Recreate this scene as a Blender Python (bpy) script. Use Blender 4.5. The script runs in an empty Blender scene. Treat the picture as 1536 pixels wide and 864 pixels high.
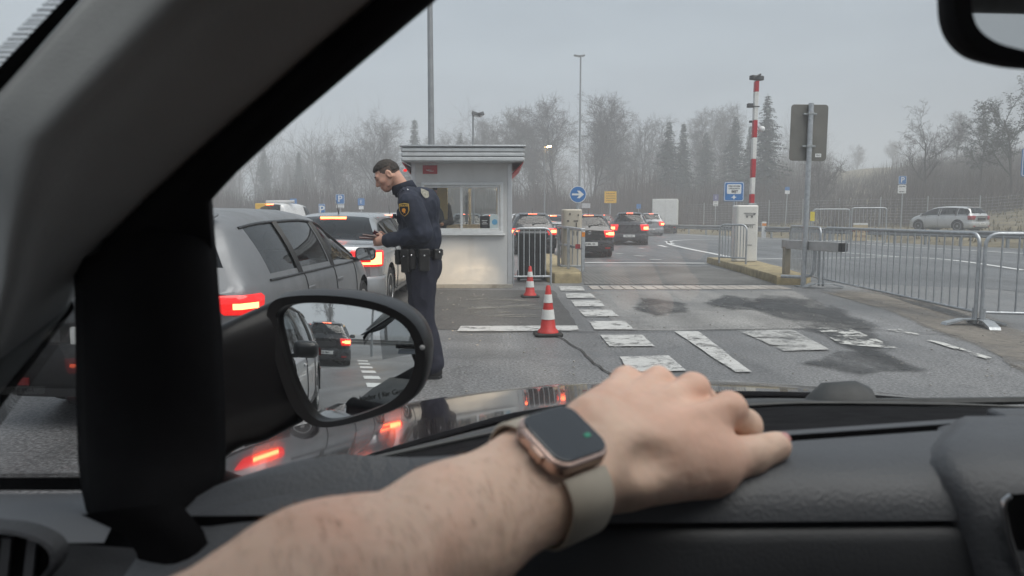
import bpy, bmesh, math, random
import numpy as np
from mathutils import Vector, Matrix, noise as mnoise

SC = bpy.context.scene
COL = SC.collection
R = math.radians
random.seed(7)
rng = np.random.default_rng(7)

# ------------------------------------------------------------------ camera
CAM_H = 1.3
FPX = 1109.0                      # focal length in pixels of a 1536 wide frame
PITCH = math.atan(107.0 / FPX)
YAW = math.atan(21.0 / FPX)       # to the right
cd = bpy.data.cameras.new('camera')
cam = bpy.data.objects.new('camera', cd)
COL.objects.link(cam)
cam.location = (0, 0, CAM_H)
cam.rotation_euler = (math.pi / 2 - PITCH, 0, -YAW)
cd.sensor_width = 36
cd.lens = FPX / 1536 * 36
cd.clip_start = 0.02
cd.clip_end = 3000
cd.dof.use_dof = True
cd.dof.focus_distance = 9.0
cd.dof.aperture_fstop = 9.0
SC.camera = cam
_cm = cam.rotation_euler.to_matrix()

def ray(px, py):
    return _cm @ Vector(((px - 768) / FPX, -(py - 432) / FPX, -1.0))

def P(px, py, d):
    """world point seen at a photo pixel, at forward distance d"""
    v = ray(px, py)
    s = d / v.y
    return Vector((v.x * s, d, CAM_H + v.z * s))

def G(px, py, z=0.0):
    """world point seen at a photo pixel, on the level z"""
    v = ray(px, py)
    s = (z - CAM_H) / v.z
    return Vector((v.x * s, v.y * s, z))

# ------------------------------------------------------------------ props
def tag(o, label=None, cat=None, group=None, kind=None):
    if label: o['label'] = label
    if cat: o['category'] = cat
    if group: o['group'] = group
    if kind: o['kind'] = kind
    return o

def thing(name, label, cat, loc=(0, 0, 0), rz=0.0, group=None):
    o = bpy.data.objects.new(name, None)
    COL.objects.link(o)
    o.location = loc
    o.rotation_euler = (0, 0, rz)
    o.empty_display_size = 0.2
    return tag(o, label, cat, group)

def copy_thing(root, loc, rz, label, group=None):
    r = root.copy(); COL.objects.link(r)
    r.location = loc; r.rotation_euler = (0, 0, rz)
    r['label'] = label
    if group: r['group'] = group
    for ch in list(root.children):
        c = ch.copy(); COL.objects.link(c); c.parent = r
        for g in list(ch.children):
            d = g.copy(); COL.objects.link(d); d.parent = c
    return r

# ------------------------------------------------------------------ mesh builder
class MB:
    def __init__(s):
        s.v = []; s.f = []
    def add(s, vs, fs):
        n = len(s.v)
        s.v.extend([tuple(map(float, v)) for v in vs])
        s.f.extend([tuple(int(i) + n for i in f) for f in fs])
        return s
    def box(s, c, d, rot=None):
        x, y, z = d[0] / 2, d[1] / 2, d[2] / 2
        vs = [Vector((sx * x, sy * y, sz * z)) for sz in (-1, 1) for sy in (-1, 1) for sx in (-1, 1)]
        if rot is not None: vs = [rot @ v for v in vs]
        c = Vector(c)
        return s.add([v + c for v in vs], [(0, 2, 3, 1), (4, 5, 7, 6), (0, 1, 5, 4), (2, 6, 7, 3), (0, 4, 6, 2), (1, 3, 7, 5)])
    def tube(s, pts, r, n=8, closed=False, cap=True):
        pts = [Vector(p) for p in pts]
        m = len(pts)
        rs = r if isinstance(r, (list, tuple)) else [r] * m
        rings = []; prev = None
        for i, p in enumerate(pts):
            if closed: t = pts[(i + 1) % m] - pts[i - 1]
            else: t = pts[min(i + 1, m - 1)] - pts[max(i - 1, 0)]
            if t.length < 1e-9: t = Vector((0, 0, 1))
            t.normalize()
            if prev is None:
                a = Vector((0, 0, 1)) if abs(t.z) < .9 else Vector((1, 0, 0))
                u = t.cross(a).normalized()
            else:
                u = (prev - t * prev.dot(t))
                u = u.normalized() if u.length > 1e-6 else t.orthogonal().normalized()
            prev = u; w = t.cross(u)
            rings.append([p + (u * math.cos(2 * math.pi * k / n) + w * math.sin(2 * math.pi * k / n)) * rs[i] for k in range(n)])
        fs = []
        for i in range(m if closed else m - 1):
            j = (i + 1) % m
            for k in range(n):
                l = (k + 1) % n
                fs.append((i * n + k, i * n + l, j * n + l, j * n + k))
        if cap and not closed:
            fs.append(tuple(range(n - 1, -1, -1))); fs.append(tuple((m - 1) * n + k for k in range(n)))
        return s.add([v for rg in rings for v in rg], fs)
    def cyl(s, a, b, ra, rb=None, n=16):
        return s.tube([a, b], [ra, ra if rb is None else rb], n)
    def lathe(s, prof, n=24, axis='z', c=(0, 0, 0)):
        """prof: list of (r, h)"""
        vs = []
        for r_, h in prof:
            for k in range(n):
                a = 2 * math.pi * k / n
                p = (r_ * math.cos(a), r_ * math.sin(a), h)
                if axis == 'x': p = (p[2], p[0], p[1])
                if axis == 'y': p = (p[0], p[2], p[1])
                vs.append((p[0] + c[0], p[1] + c[1], p[2] + c[2]))
        fs = []
        for i in range(len(prof) - 1):
            for k in range(n):
                l = (k + 1) % n
                fs.append((i * n + k, i * n + l, (i + 1) * n + l, (i + 1) * n + k))
        fs.append(tuple(range(n))); fs.append(tuple((len(prof) - 1) * n + k for k in range(n)))
        return s.add(vs, fs)
    def prism(s, poly, o, u, v, w):
        """polygon (a,b) pairs in the plane o+a*u+b*v, thickened by the vector w"""
        o, u, v, w = Vector(o), Vector(u), Vector(v), Vector(w)
        base = [o + u * a + v * b for a, b in poly]
        n = len(base)
        fs = [tuple(range(n)), tuple(range(2 * n - 1, n - 1, -1))]
        for i in range(n):
            j = (i + 1) % n
            fs.append((i, i + n, j + n, j))
        return s.add(base + [p + w for p in base], fs)
    def grid(s, rows, closed=False):
        m, n = len(rows), len(rows[0])
        fs = []
        for i in range(m - 1):
            for j in range(n if closed else n - 1):
                k = (j + 1) % n
                fs.append((i * n + j, i * n + k, (i + 1) * n + k, (i + 1) * n + j))
        return s.add([p for r_ in rows for p in r_], fs)
    def build(s, name, mat, parent=None, smooth=None, bevel=0.0, seg=2, solid=0.0, sub=0, loc=None, fix=True):
        me = bpy.data.meshes.new(name)
        me.from_pydata(s.v, [], s.f)
        if fix:
            bm = bmesh.new(); bm.from_mesh(me)
            bmesh.ops.recalc_face_normals(bm, faces=bm.faces)
            bm.to_mesh(me); bm.free()
        if mat is not None:
            for m_ in (mat if isinstance(mat, (list, tuple)) else [mat]): me.materials.append(m_)
        if smooth is not None:
            me.shade_smooth()
            if smooth < 179: me.set_sharp_from_angle(angle=R(smooth))
        o = bpy.data.objects.new(name, me)
        COL.objects.link(o)
        if parent is not None: o.parent = parent
        if loc is not None: o.location = loc
        if solid:
            m = o.modifiers.new('solid', 'SOLIDIFY'); m.thickness = solid; m.offset = -1
        if bevel:
            m = o.modifiers.new('bevel', 'BEVEL'); m.width = bevel; m.segments = seg; m.limit_method = 'ANGLE'; m.angle_limit = R(40)
            m.harden_normals = False
            if smooth is None:
                me.shade_smooth(); me.set_sharp_from_angle(angle=R(50))
        if sub:
            m = o.modifiers.new('sub', 'SUBSURF'); m.levels = sub; m.render_levels = sub
        return o

def rotz(a): return Matrix.Rotation(a, 3, 'Z')
def rotx(a): return Matrix.Rotation(a, 3, 'X')
def roty(a): return Matrix.Rotation(a, 3, 'Y')

def rrect(w, h, r, n=5, cx=0, cy=0):
    """outline of a rounded rectangle"""
    out = []
    for sx, sy, a0 in ((1, 1, 0), (-1, 1, 90), (-1, -1, 180), (1, -1, 270)):
        for k in range(n + 1):
            a = R(a0 + 90 * k / n)
            out.append((cx + sx * (w / 2 - r) + r * math.cos(a), cy + sy * (h / 2 - r) + r * math.sin(a)))
    return out

def text(body, size, mat, parent, loc, rot=(math.pi / 2, 0, 0), name='lettering', sx=1.0, extrude=0.001, bold=0.0):
    cu = bpy.data.curves.new('t', 'FONT')
    cu.body = body; cu.size = size; cu.align_x = 'CENTER'; cu.align_y = 'CENTER'
    cu.extrude = extrude; cu.offset = bold; cu.resolution_u = 3
    t = bpy.data.objects.new('t', cu); COL.objects.link(t)
    dg = bpy.context.evaluated_depsgraph_get()
    me = bpy.data.meshes.new_from_object(t.evaluated_get(dg))
    bpy.data.objects.remove(t); bpy.data.curves.remove(cu)
    me.name = name
    me.materials.clear(); me.materials.append(mat)
    o = bpy.data.objects.new(name, me); COL.objects.link(o)
    o.parent = parent; o.location = loc; o.rotation_euler = rot; o.scale = (sx, 1, 1)
    return o

# ------------------------------------------------------------------ implicit surfaces for bodies
def sdf_mesh(prims, res, post=None):
    """smooth union of round cones / ellipsoids, meshed with surface nets.
    prim: ('c', a, b, ra, rb, k)  or  ('e', centre, radii, 3x3 rot, k);  k<0 carves"""
    lo = np.full(3, 1e9); hi = np.full(3, -1e9)
    for p in prims:
        if p[0] == 'c':
            a, b = np.array(p[1]), np.array(p[2]); r_ = max(p[3], p[4])
            lo = np.minimum(lo, np.minimum(a, b) - r_); hi = np.maximum(hi, np.maximum(a, b) + r_)
        else:
            r_ = max(p[2]); c = np.array(p[1]); lo = np.minimum(lo, c - r_); hi = np.maximum(hi, c + r_)
    lo -= 4 * res; hi += 4 * res
    n = np.ceil((hi - lo) / res).astype(int) + 1
    D = np.full(n, 1.0, dtype=np.float32)
    ax = [lo[i] + res * np.arange(n[i]) for i in range(3)]
    for p in prims:
        k = p[-1]; ka = abs(k)
        if p[0] == 'c':
            a, b = np.array(p[1], float), np.array(p[2], float); r_ = max(p[3], p[4])
            l0, h0 = np.minimum(a, b) - r_ - ka - 5 * res, np.maximum(a, b) + r_ + ka + 5 * res
        else:
            c = np.array(p[1], float); r_ = max(p[2]); l0, h0 = c - r_ - ka - 5 * res, c + r_ + ka + 5 * res
        i0 = np.clip(np.floor((l0 - lo) / res).astype(int), 0, n - 1); i1 = np.clip(np.ceil((h0 - lo) / res).astype(int) + 1, 1, n)
        X, Y, Z = np.meshgrid(ax[0][i0[0]:i1[0]], ax[1][i0[1]:i1[1]], ax[2][i0[2]:i1[2]], indexing='ij')
        if p[0] == 'c':
            ba = b - a; L2 = max(ba @ ba, 1e-12)
            h = np.clip(((X - a[0]) * ba[0] + (Y - a[1]) * ba[1] + (Z - a[2]) * ba[2]) / L2, 0, 1)
            d = np.sqrt((X - a[0] - h * ba[0]) ** 2 + (Y - a[1] - h * ba[1]) ** 2 + (Z - a[2] - h * ba[2]) ** 2) - (p[3] + (p[4] - p[3]) * h)
        else:
            M = np.array(p[3], float) if p[3] is not None else np.eye(3)
            q = [(X - c[0]) * M[0][i] + (Y - c[1]) * M[1][i] + (Z - c[2]) * M[2][i] for i in range(3)]
            rr = np.sqrt(sum((q[i] / p[2][i]) ** 2 for i in range(3)) + 1e-12)
            r2 = np.sqrt(sum((q[i] / p[2][i] ** 2) ** 2 for i in range(3)) + 1e-12)
            d = rr * (rr - 1.0) / r2
        S = D[i0[0]:i1[0], i0[1]:i1[1], i0[2]:i1[2]]
        if k >= 0:
            h = np.maximum(ka - np.abs(S - d), 0) / max(ka, 1e-6)
            D[i0[0]:i1[0], i0[1]:i1[1], i0[2]:i1[2]] = np.minimum(S, d) - h * h * ka * .25
        else:
            h = np.maximum(ka - np.abs(S + d), 0) / max(ka, 1e-6)
            D[i0[0]:i1[0], i0[1]:i1[1], i0[2]:i1[2]] = np.maximum(S, -d) + h * h * ka * .25
    if post is not None: D = post(D, ax)
    # surface nets
    ins = D < 0
    c = np.zeros(n - 1, dtype=np.int32)
    for dx in (0, 1):
        for dy in (0, 1):
            for dz in (0, 1):
                c += ins[dx:n[0] - 1 + dx, dy:n[1] - 1 + dy, dz:n[2] - 1 + dz]
    act = (c > 0) & (c < 8)
    idx = -np.ones(n - 1, dtype=np.int64)
    cells = np.argwhere(act)
    idx[act] = np.arange(len(cells))
    acc = np.zeros((len(cells), 3)); cnt = np.zeros(len(cells))
    co = [(x, y, z) for x in (0, 1) for y in (0, 1) for z in (0, 1)]
    for i in range(8):
        for j in range(i + 1, 8):
            if sum(abs(co[i][t] - co[j][t]) for t in range(3)) != 1: continue
            A = D[cells[:, 0] + co[i][0], cells[:, 1] + co[i][1], cells[:, 2] + co[i][2]]
            B = D[cells[:, 0] + co[j][0], cells[:, 1] + co[j][1], cells[:, 2] + co[j][2]]
            m = (A < 0) != (B < 0)
            t = np.where(m, A / np.where(m, A - B, 1), 0)
            acc += (np.array(co[i]) + t[:, None] * (np.array(co[j]) - np.array(co[i]))) * m[:, None]
            cnt += m
    V = (cells + acc / cnt[:, None]) * res + lo
    F = []
    for a_ in range(3):
        b_, c_ = (a_ + 1) % 3, (a_ + 2) % 3
        sl0 = [slice(None)] * 3; sl1 = [slice(None)] * 3
        sl0[a_] = slice(0, n[a_] - 1); sl1[a_] = slice(1, n[a_])
        e = ins[tuple(sl0)] != ins[tuple(sl1)]
        q = np.argwhere(e)
        q = q[(q[:, b_] > 0) & (q[:, c_] > 0) & (q[:, b_] < n[b_] - 1) & (q[:, c_] < n[c_] - 1)]
        flip = ins[tuple(sl0)][q[:, 0], q[:, 1], q[:, 2]]
        def g(ob, oc):
            w = q.copy(); w[:, b_] -= ob; w[:, c_] -= oc
            return idx[w[:, 0], w[:, 1], w[:, 2]]
        f = np.stack([g(1, 1), g(0, 1), g(0, 0), g(1, 0)], 1)
        f[~flip] = f[~flip][:, ::-1]
        F.append(f)
    return V, np.concatenate(F)

def mesh_obj(name, V, F, mat, parent=None, smooth=True):
    me = bpy.data.meshes.new(name)
    V = np.asarray(V, dtype=np.float32)
    me.from_pydata(V.tolist(), [], np.asarray(F).tolist())
    if mat is not None: me.materials.append(mat)
    if smooth: me.shade_smooth()
    o = bpy.data.objects.new(name, me); COL.objects.link(o)
    if parent is not None: o.parent = parent
    return o

# ------------------------------------------------------------------ materials
def _nodes(name):
    m = bpy.data.materials.new(name); m.use_nodes = True
    nt = m.node_tree; nt.nodes.clear()
    out = nt.nodes.new('ShaderNodeOutputMaterial')
    return m, nt, out

def N(nt, t, **kw):
    n = nt.nodes.new(t)
    for k, v in kw.items():
        if k.startswith('i_'):
            key = k[2:].replace('_', ' ')
            n.inputs[key].default_value = v
        else: setattr(n, k, v)
    return n

def pbsdf(nt, col, rough, metal=0.0, coat=0.0, spec=0.5):
    b = nt.nodes.new('ShaderNodeBsdfPrincipled')
    b.inputs['Base Color'].default_value = (*col, 1)
    b.inputs['Roughness'].default_value = rough
    b.inputs['Metallic'].default_value = metal
    b.inputs['Coat Weight'].default_value = coat
    b.inputs['Coat Roughness'].default_value = 0.04
    b.inputs['Specular IOR Level'].default_value = spec
    return b

def ramp(nt, fac, stops):
    r_ = nt.nodes.new('ShaderNodeValToRGB')
    el = r_.color_ramp.elements
    while len(el) < len(stops): el.new(0.5)
    for e, (p, c) in zip(el, stops):
        e.position = p; e.color = (*c, 1) if len(c) == 3 else c
    nt.links.new(fac, r_.inputs['Fac'])
    return r_.outputs['Color']

def noise_tex(nt, scale, detail=4, rough=.55, coord='Object', stretch=None, dist=0.0):
    tc = nt.nodes.new('ShaderNodeTexCoord')
    n = nt.nodes.new('ShaderNodeTexNoise')
    n.inputs['Scale'].default_value = scale; n.inputs['Detail'].default_value = detail
    n.inputs['Roughness'].default_value = rough; n.inputs['Distortion'].default_value = dist
    src = tc.outputs[coord]
    if stretch:
        mp = nt.nodes.new('ShaderNodeMapping'); mp.inputs['Scale'].default_value = stretch
        nt.links.new(src, mp.inputs['Vector']); src = mp.outputs['Vector']
    nt.links.new(src, n.inputs['Vector'])
    return n.outputs['Fac']

def bump(nt, b, h, strength=.3, dist=.01):
    n = nt.nodes.new('ShaderNodeBump')
    n.inputs['Strength'].default_value = strength; n.inputs['Distance'].default_value = dist
    nt.links.new(h, n.inputs['Height'])
    nt.links.new(n.outputs['Normal'], b.inputs['Normal'])

_mats = {}
def mat(name, col, rough=.5, metal=0.0, coat=0.0, var=.12, scale=8.0, bumps=0.0, bscale=60.0, bdist=.003, rvar=.1, spec=.5, dirt=None):
    """plain surface with uneven colour, uneven gloss and a fine bump"""
    if name in _mats: return _mats[name]
    m, nt, out = _nodes(name)
    b = pbsdf(nt, col, rough, metal, coat, spec)
    f = noise_tex(nt, scale, 5, .6)
    lo = tuple(c * (1 - var) for c in col); hi = tuple(min(1, c * (1 + var)) for c in col)
    c = ramp(nt, f, [(.3, lo), (.7, hi)])
    if dirt:
        f2 = noise_tex(nt, scale * .35, 7, .7, dist=.6)
        mx = nt.nodes.new('ShaderNodeMix'); mx.data_type = 'RGBA'
        rr = ramp(nt, f2, [(.52, (0, 0, 0)), (.72, (dirt[3],) * 3)])
        nt.links.new(rr, mx.inputs['Factor']); nt.links.new(c, mx.inputs['A'])
        mx.inputs['B'].default_value = (*dirt[:3], 1)
        c = mx.outputs['Result']
    nt.links.new(c, b.inputs['Base Color'])
    if rvar:
        rr = ramp(nt, noise_tex(nt, scale * 1.7, 4), [(.3, (max(0.02, rough - rvar),) * 3), (.7, (min(1, rough + rvar),) * 3)])
        nt.links.new(rr, b.inputs['Roughness'])
    if bumps: bump(nt, b, noise_tex(nt, bscale, 3), bumps, bdist)
    nt.links.new(b.outputs['BSDF'], out.inputs['Surface'])
    _mats[name] = m
    return m

def emit(name, col, strength, base=(.3, .02, .02)):
    if name in _mats: return _mats[name]
    m, nt, out = _nodes(name)
    b = pbsdf(nt, base, .2, coat=.6)
    b.inputs['Emission Color'].default_value = (*col, 1)
    b.inputs['Emission Strength'].default_value = strength
    nt.links.new(b.outputs['BSDF'], out.inputs['Surface'])
    _mats[name] = m
    return m

def glass(name, tint=(.5, .52, .54), refl=1.0, ior=1.45, rough=0.01):
    """a single pane: clear or tinted, with mirror reflection growing to grazing angles"""
    if name in _mats: return _mats[name]
    m, nt, out = _nodes(name)
    t = N(nt, 'ShaderNodeBsdfTransparent'); t.inputs['Color'].default_value = (*tint, 1)
    g = N(nt, 'ShaderNodeBsdfGlossy'); g.inputs['Roughness'].default_value = rough
    fr = N(nt, 'ShaderNodeFresnel'); fr.inputs['IOR'].default_value = ior
    mu = N(nt, 'ShaderNodeMath', operation='MULTIPLY'); mu.inputs[1].default_value = refl; mu.use_clamp = True
    nt.links.new(fr.outputs['Fac'], mu.inputs[0])
    mx = N(nt, 'ShaderNodeMixShader')
    nt.links.new(mu.outputs['Value'], mx.inputs['Fac']); nt.links.new(t.outputs['BSDF'], mx.inputs[1]); nt.links.new(g.outputs['BSDF'], mx.inputs[2])
    nt.links.new(mx.outputs['Shader'], out.inputs['Surface'])
    _mats[name] = m
    return m

def worn(name, col, thr=.5, soft=.06, scale=6.0, rough=.7, fine=40.0, stretch=None, var=.1, edge=False):
    """a thin worn coat: paint or dust that lets the ground under it show where it has gone"""
    if name in _mats: return _mats[name]
    m, nt, out = _nodes(name)
    b = pbsdf(nt, col, rough)
    c = ramp(nt, noise_tex(nt, 14, 5), [(.3, tuple(x * (1 - var) for x in col)), (.7, tuple(min(1, x * (1 + var)) for x in col))])
    nt.links.new(c, b.inputs['Base Color'])
    f1 = noise_tex(nt, scale, 6, .65, stretch=stretch, dist=.4); f2 = noise_tex(nt, fine, 3, .6)
    mx = N(nt, 'ShaderNodeMath', operation='MULTIPLY_ADD'); mx.inputs[1].default_value = .3
    nt.links.new(f2, mx.inputs[0]); nt.links.new(f1, mx.inputs[2])
    a = ramp(nt, mx.outputs['Value'], [(max(0, thr + .15 - soft), (0, 0, 0)), (min(1, thr + .15 + soft), (1, 1, 1))])
    t = N(nt, 'ShaderNodeBsdfTransparent')
    ms = N(nt, 'ShaderNodeMixShader')
    if edge:
        at = N(nt, 'ShaderNodeAttribute', attribute_name='edge')
        ad = N(nt, 'ShaderNodeMath', operation='MULTIPLY_ADD'); ad.inputs[1].default_value = .55
        nt.links.new(at.outputs['Fac'], ad.inputs[0])
        sb = N(nt, 'ShaderNodeMath', operation='SUBTRACT'); sb.inputs[1].default_value = .55
        nt.links.new(mx.outputs['Value'], ad.inputs[2]); nt.links.new(ad.outputs['Value'], sb.inputs[0])
        a = ramp(nt, sb.outputs['Value'], [(max(0, thr + .15 - soft), (0, 0, 0)), (min(1, thr + .15 + soft), (.9, .9, .9))])
    nt.links.new(a, ms.inputs['Fac']); nt.links.new(t.outputs['BSDF'], ms.inputs[1]); nt.links.new(b.outputs['BSDF'], ms.inputs[2])
    nt.links.new(ms.outputs['Shader'], out.inputs['Surface'])
    _mats[name] = m
    return m

GALV = mat('galvanised steel', (.42, .44, .46), .45, .7, var=.18, scale=18, rvar=.12)
GALVD = mat('dull galvanised steel', (.30, .32, .33), .6, .4, var=.15, scale=9, rvar=.1)
BLACKP = mat('black plastic', (.012, .012, .013), .45, 0, var=.2, scale=20)
RUBBER = mat('tyre rubber', (.018, .018, .019), .85, 0, var=.25, scale=25, bumps=.3)
WHITEP = mat('white paint on metal', (.68, .68, .66), .4, 0, var=.06, scale=6, dirt=(.35, .33, .29, .5))
SIGNB = mat('blue sign face', (.03, .16, .42), .35, 0, var=.06)
SIGNW = mat('white sign face', (.72, .73, .73), .4, 0, var=.05)
SIGNY = mat('yellow sign face', (.75, .45, .06), .4, 0, var=.06)
INK = mat('black lettering', (.02, .02, .022), .5, 0)
REDP = mat('red paint', (.42, .025, .035), .4, 0, var=.1, scale=12, dirt=(.2, .05, .05, .4))
CONC = mat('stained concrete', (.25, .225, .18), .85, 0, var=.3, scale=5, bumps=.6, bscale=30, bdist=.01, dirt=(.10, .085, .06, .8))
KERBY = mat('faded yellow kerb paint', (.30, .245, .14), .8, 0, var=.3, scale=5, bumps=.5, bscale=30, bdist=.008, dirt=(.10, .08, .05, .8))
HEADLAMP = 800; FOG_D, SKY_S, EXPO = 0.0054, 0.05, 1.40
# ================================================================== THE SETTING
def asphalt(name, col, var=.3, rough=.62, speck=.5, tint=(1, 1, 1)):
    m, nt, out = _nodes(name)
    b = pbsdf(nt, col, rough, spec=.45)
    big = noise_tex(nt, .35, 7, .62, dist=.8)
    fine = noise_tex(nt, 42, 3, .75)
    tracks = noise_tex(nt, 1.2, 6, .6, stretch=(1, .13, 1), dist=.3)
    lo = tuple(c * (1 - var) for c in col); hi = tuple(c * (1 + var) for c in col)
    c1 = ramp(nt, big, [(.3, lo), (.7, hi)])
    c2 = ramp(nt, tracks, [(.35, (.72,) * 3), (.65, (1.2,) * 3)])
    c3 = ramp(nt, fine, [(.34, (max(.1, 1 - speck * 1.3),) * 3), (.5, (1,) * 3), (.68, (1 + speck * 2.0,) * 3)])
    m1 = N(nt, 'ShaderNodeMix', data_type='RGBA', blend_type='MULTIPLY'); m1.inputs['Factor'].default_value = 1
    nt.links.new(c1, m1.inputs['A']); nt.links.new(c2, m1.inputs['B'])
    m2 = N(nt, 'ShaderNodeMix', data_type='RGBA', blend_type='MULTIPLY'); m2.inputs['Factor'].default_value = 1
    nt.links.new(m1.outputs['Result'], m2.inputs['A']); nt.links.new(c3, m2.inputs['B'])
    # crack lines
    tc = N(nt, 'ShaderNodeTexCoord')
    vo = N(nt, 'ShaderNodeTexVoronoi', feature='DISTANCE_TO_EDGE'); vo.inputs['Scale'].default_value = .42; vo.inputs['Randomness'].default_value = 1
    nz = N(nt, 'ShaderNodeTexNoise'); nz.inputs['Scale'].default_value = 2.2; nz.inputs['Detail'].default_value = 6
    ad = N(nt, 'ShaderNodeVectorMath', operation='MULTIPLY_ADD'); ad.inputs[1].default_value = (.9, .9, .9)
    nt.links.new(tc.outputs['Object'], nz.inputs['Vector']); nt.links.new(nz.outputs['Color'], ad.inputs[0]); nt.links.new(tc.outputs['Object'], ad.inputs[2])
    nt.links.new(ad.outputs['Vector'], vo.inputs['Vector'])
    ck = ramp(nt, vo.outputs['Distance'], [(.0, (.35,) * 3), (.012, (1, 1, 1))])
    m3 = N(nt, 'ShaderNodeMix', data_type='RGBA', blend_type='MULTIPLY'); m3.inputs['Factor'].default_value = .35
    nt.links.new(m2.outputs['Result'], m3.inputs['A']); nt.links.new(ck, m3.inputs['B'])
    nt.links.new(m3.outputs['Result'], b.inputs['Base Color'])
    rr = ramp(nt, big, [(.35, (rough - .17,) * 3), (.65, (rough + .12,) * 3)])
    nt.links.new(rr, b.inputs['Roughness'])
    bump(nt, b, fine, .55, .006)
    nt.links.new(b.outputs['BSDF'], out.inputs['Surface'])
    return m

ASPH = asphalt('weathered asphalt', (.150, .150, .152), rough=.52)
ASPHD = asphalt('dark patched asphalt', (.085, .082, .079), speck=.45)
ASPHR = asphalt('road asphalt', (.115, .12, .126), speck=.35)
ASPHL = asphalt('pale worn asphalt', (.20, .196, .19), speck=.4)

def sheet(name, pts, z, m, cut=False):
    """flat polygon on the ground"""
    b = MB(); b.add([(p[0], p[1], z) for p in pts], [tuple(range(len(pts)))])
    o = b.build(name, m)
    o['kind'] = 'structure'
    return o

sheet('ground', [(-330, -330), (330, -330), (330, 330), (-330, 330)], 0.0, ASPH)

def gp(*pp): return [G(x, y) for x, y in pp]
# darker resurfaced bay in front of the booth, with a ragged edge
def ragged(pts, n=9, amp=.05):
    out = []
    for i in range(len(pts)):
        a, b = Vector(pts[i]), Vector(pts[(i + 1) % len(pts)])
        for k in range(n):
            p = a.lerp(b, k / n)
            q = mnoise.noise_vector(p * 1.7) * amp
            out.append((p.x + q.x, p.y + q.y))
    return out
sheet('dark_asphalt_bay', ragged([G(430, 496), G(640, 495), G(868, 495), G(852, 466), G(832, 436), G(560, 434), G(430, 434)], 9, .05), .004, ASPHD)
sheet('lane_apron', ragged([G(880, 437), G(1190, 437), G(1300, 492), G(930, 497)], 9, .08), .004, ASPHL)
sheet('through_road', [G(905, 392), G(1060, 398), G(1160, 420)] + [(9.0, 13.0), (9.5, 8.0), (9.5, 2.0), (18, 2.0), (26, 18), (20.0, 31.5), (12.6, 60), (9, 80), (4, 80), (5, 45)], .004, ASPHR)
# rough ribbed concrete strip and the row of pavers across the lane
m, nt, out = _nodes('ribbed road plate')
b = pbsdf(nt, (.16, .158, .15), .75)
tc = N(nt, 'ShaderNodeTexCoord'); wv = N(nt, 'ShaderNodeTexWave', wave_type='BANDS'); wv.inputs['Scale'].default_value = 3.2; wv.inputs['Distortion'].default_value = .6
wv2 = N(nt, 'ShaderNodeTexWave', wave_type='BANDS', bands_direction='Y'); wv2.inputs['Scale'].default_value = 2.2; wv2.inputs['Distortion'].default_value = .6
nt.links.new(tc.outputs['Object'], wv.inputs['Vector']); nt.links.new(tc.outputs['Object'], wv2.inputs['Vector'])
mm = N(nt, 'ShaderNodeMath', operation='MAXIMUM'); nt.links.new(wv.outputs['Fac'], mm.inputs[0]); nt.links.new(wv2.outputs['Fac'], mm.inputs[1])
c1 = ramp(nt, mm.outputs['Value'], [(.2, (.085, .085, .083)), (.9, (.17, .167, .16))])
c2 = ramp(nt, noise_tex(nt, .8, 6, .6), [(.35, (.6,) * 3), (.7, (1.15,) * 3)])
m1 = N(nt, 'ShaderNodeMix', data_type='RGBA', blend_type='MULTIPLY'); m1.inputs['Factor'].default_value = 1
nt.links.new(c1, m1.inputs['A']); nt.links.new(c2, m1.inputs['B']); nt.links.new(m1.outputs['Result'], b.inputs['Base Color'])
bump(nt, b, mm.outputs['Value'], .5, .02)
nt.links.new(b.outputs['BSDF'], out.inputs['Surface'])
sheet('ribbed_road_strip', [G(876, 427), G(872, 400), G(1062, 400), G(1170, 427)], .008, m)
pv = MB()
PAV = mat('concrete pavers', (.36, .33, .30), .8, 0, var=.3, scale=1.3, bumps=.4, bscale=40, dirt=(.1, .095, .09, .7))
x0, x1 = G(884, 432).x, G(1180, 432).x; yy = G(900, 432).y
nx = 18
for i in range(nx):
    w = (x1 - x0) / nx
    jit = random.uniform(-.012, .012)
    pv.box((x0 + (i + .5) * w, yy + jit, .006), (w - .02, .62, .016), rotz(random.uniform(-.01, .01)))
o = pv.build('paver_strip', PAV, bevel=.006, seg=1); o['kind'] = 'structure'

# painted markings
PAINT = worn('worn white road paint', (.46, .46, .45), thr=.40, soft=.10, scale=4.5, fine=34)
PAINTH = worn('scuffed white road paint', (.40, .40, .39), thr=.46, soft=.10, scale=2.4, fine=22)
PAINTVH = worn('almost gone white road paint', (.5, .5, .48), thr=.52, soft=.06, scale=3.4, fine=26)
PAINTF = worn('firm white road paint', (.56, .57, .57), thr=.28, soft=.05, scale=4.0, fine=30)
def mark(name, polys, m, z=.014, rag=0.0):
    b = MB()
    for pl in polys:
        if rag: pl = [(p[0] + .35 * q[0], p[1] + .35 * q[1]) for p in ragged([(v[0], v[1], 0) for v in pl], 14, rag) for q in [mnoise.noise_vector(Vector((p[0] * 9, p[1] * 9, 1))) * rag * 2]]
        b.add([(p[0], p[1], z) for p in pl], [tuple(range(len(pl)))])
    o = b.build(name, m); o['kind'] = 'structure'
    return o
mark('dashed_lane_marking', [gp(*q) for q in (
    ((841, 437), (878, 437), (873, 430.5), (839, 430.5)), ((851, 448), (894, 448), (886, 441), (848, 441)), ((863, 461), (908, 461), (899, 452), (857, 452)),
    ((877, 476), (929, 476), (917, 466), (868, 466)), ((892, 496), (950, 496), (938, 483), (884, 483)), ((914, 521), (981, 521), (963, 504), (901, 504)),
    ((944, 560), (1029, 558), (1003, 535), (930, 537)))], PAINT, rag=.010)
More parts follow.
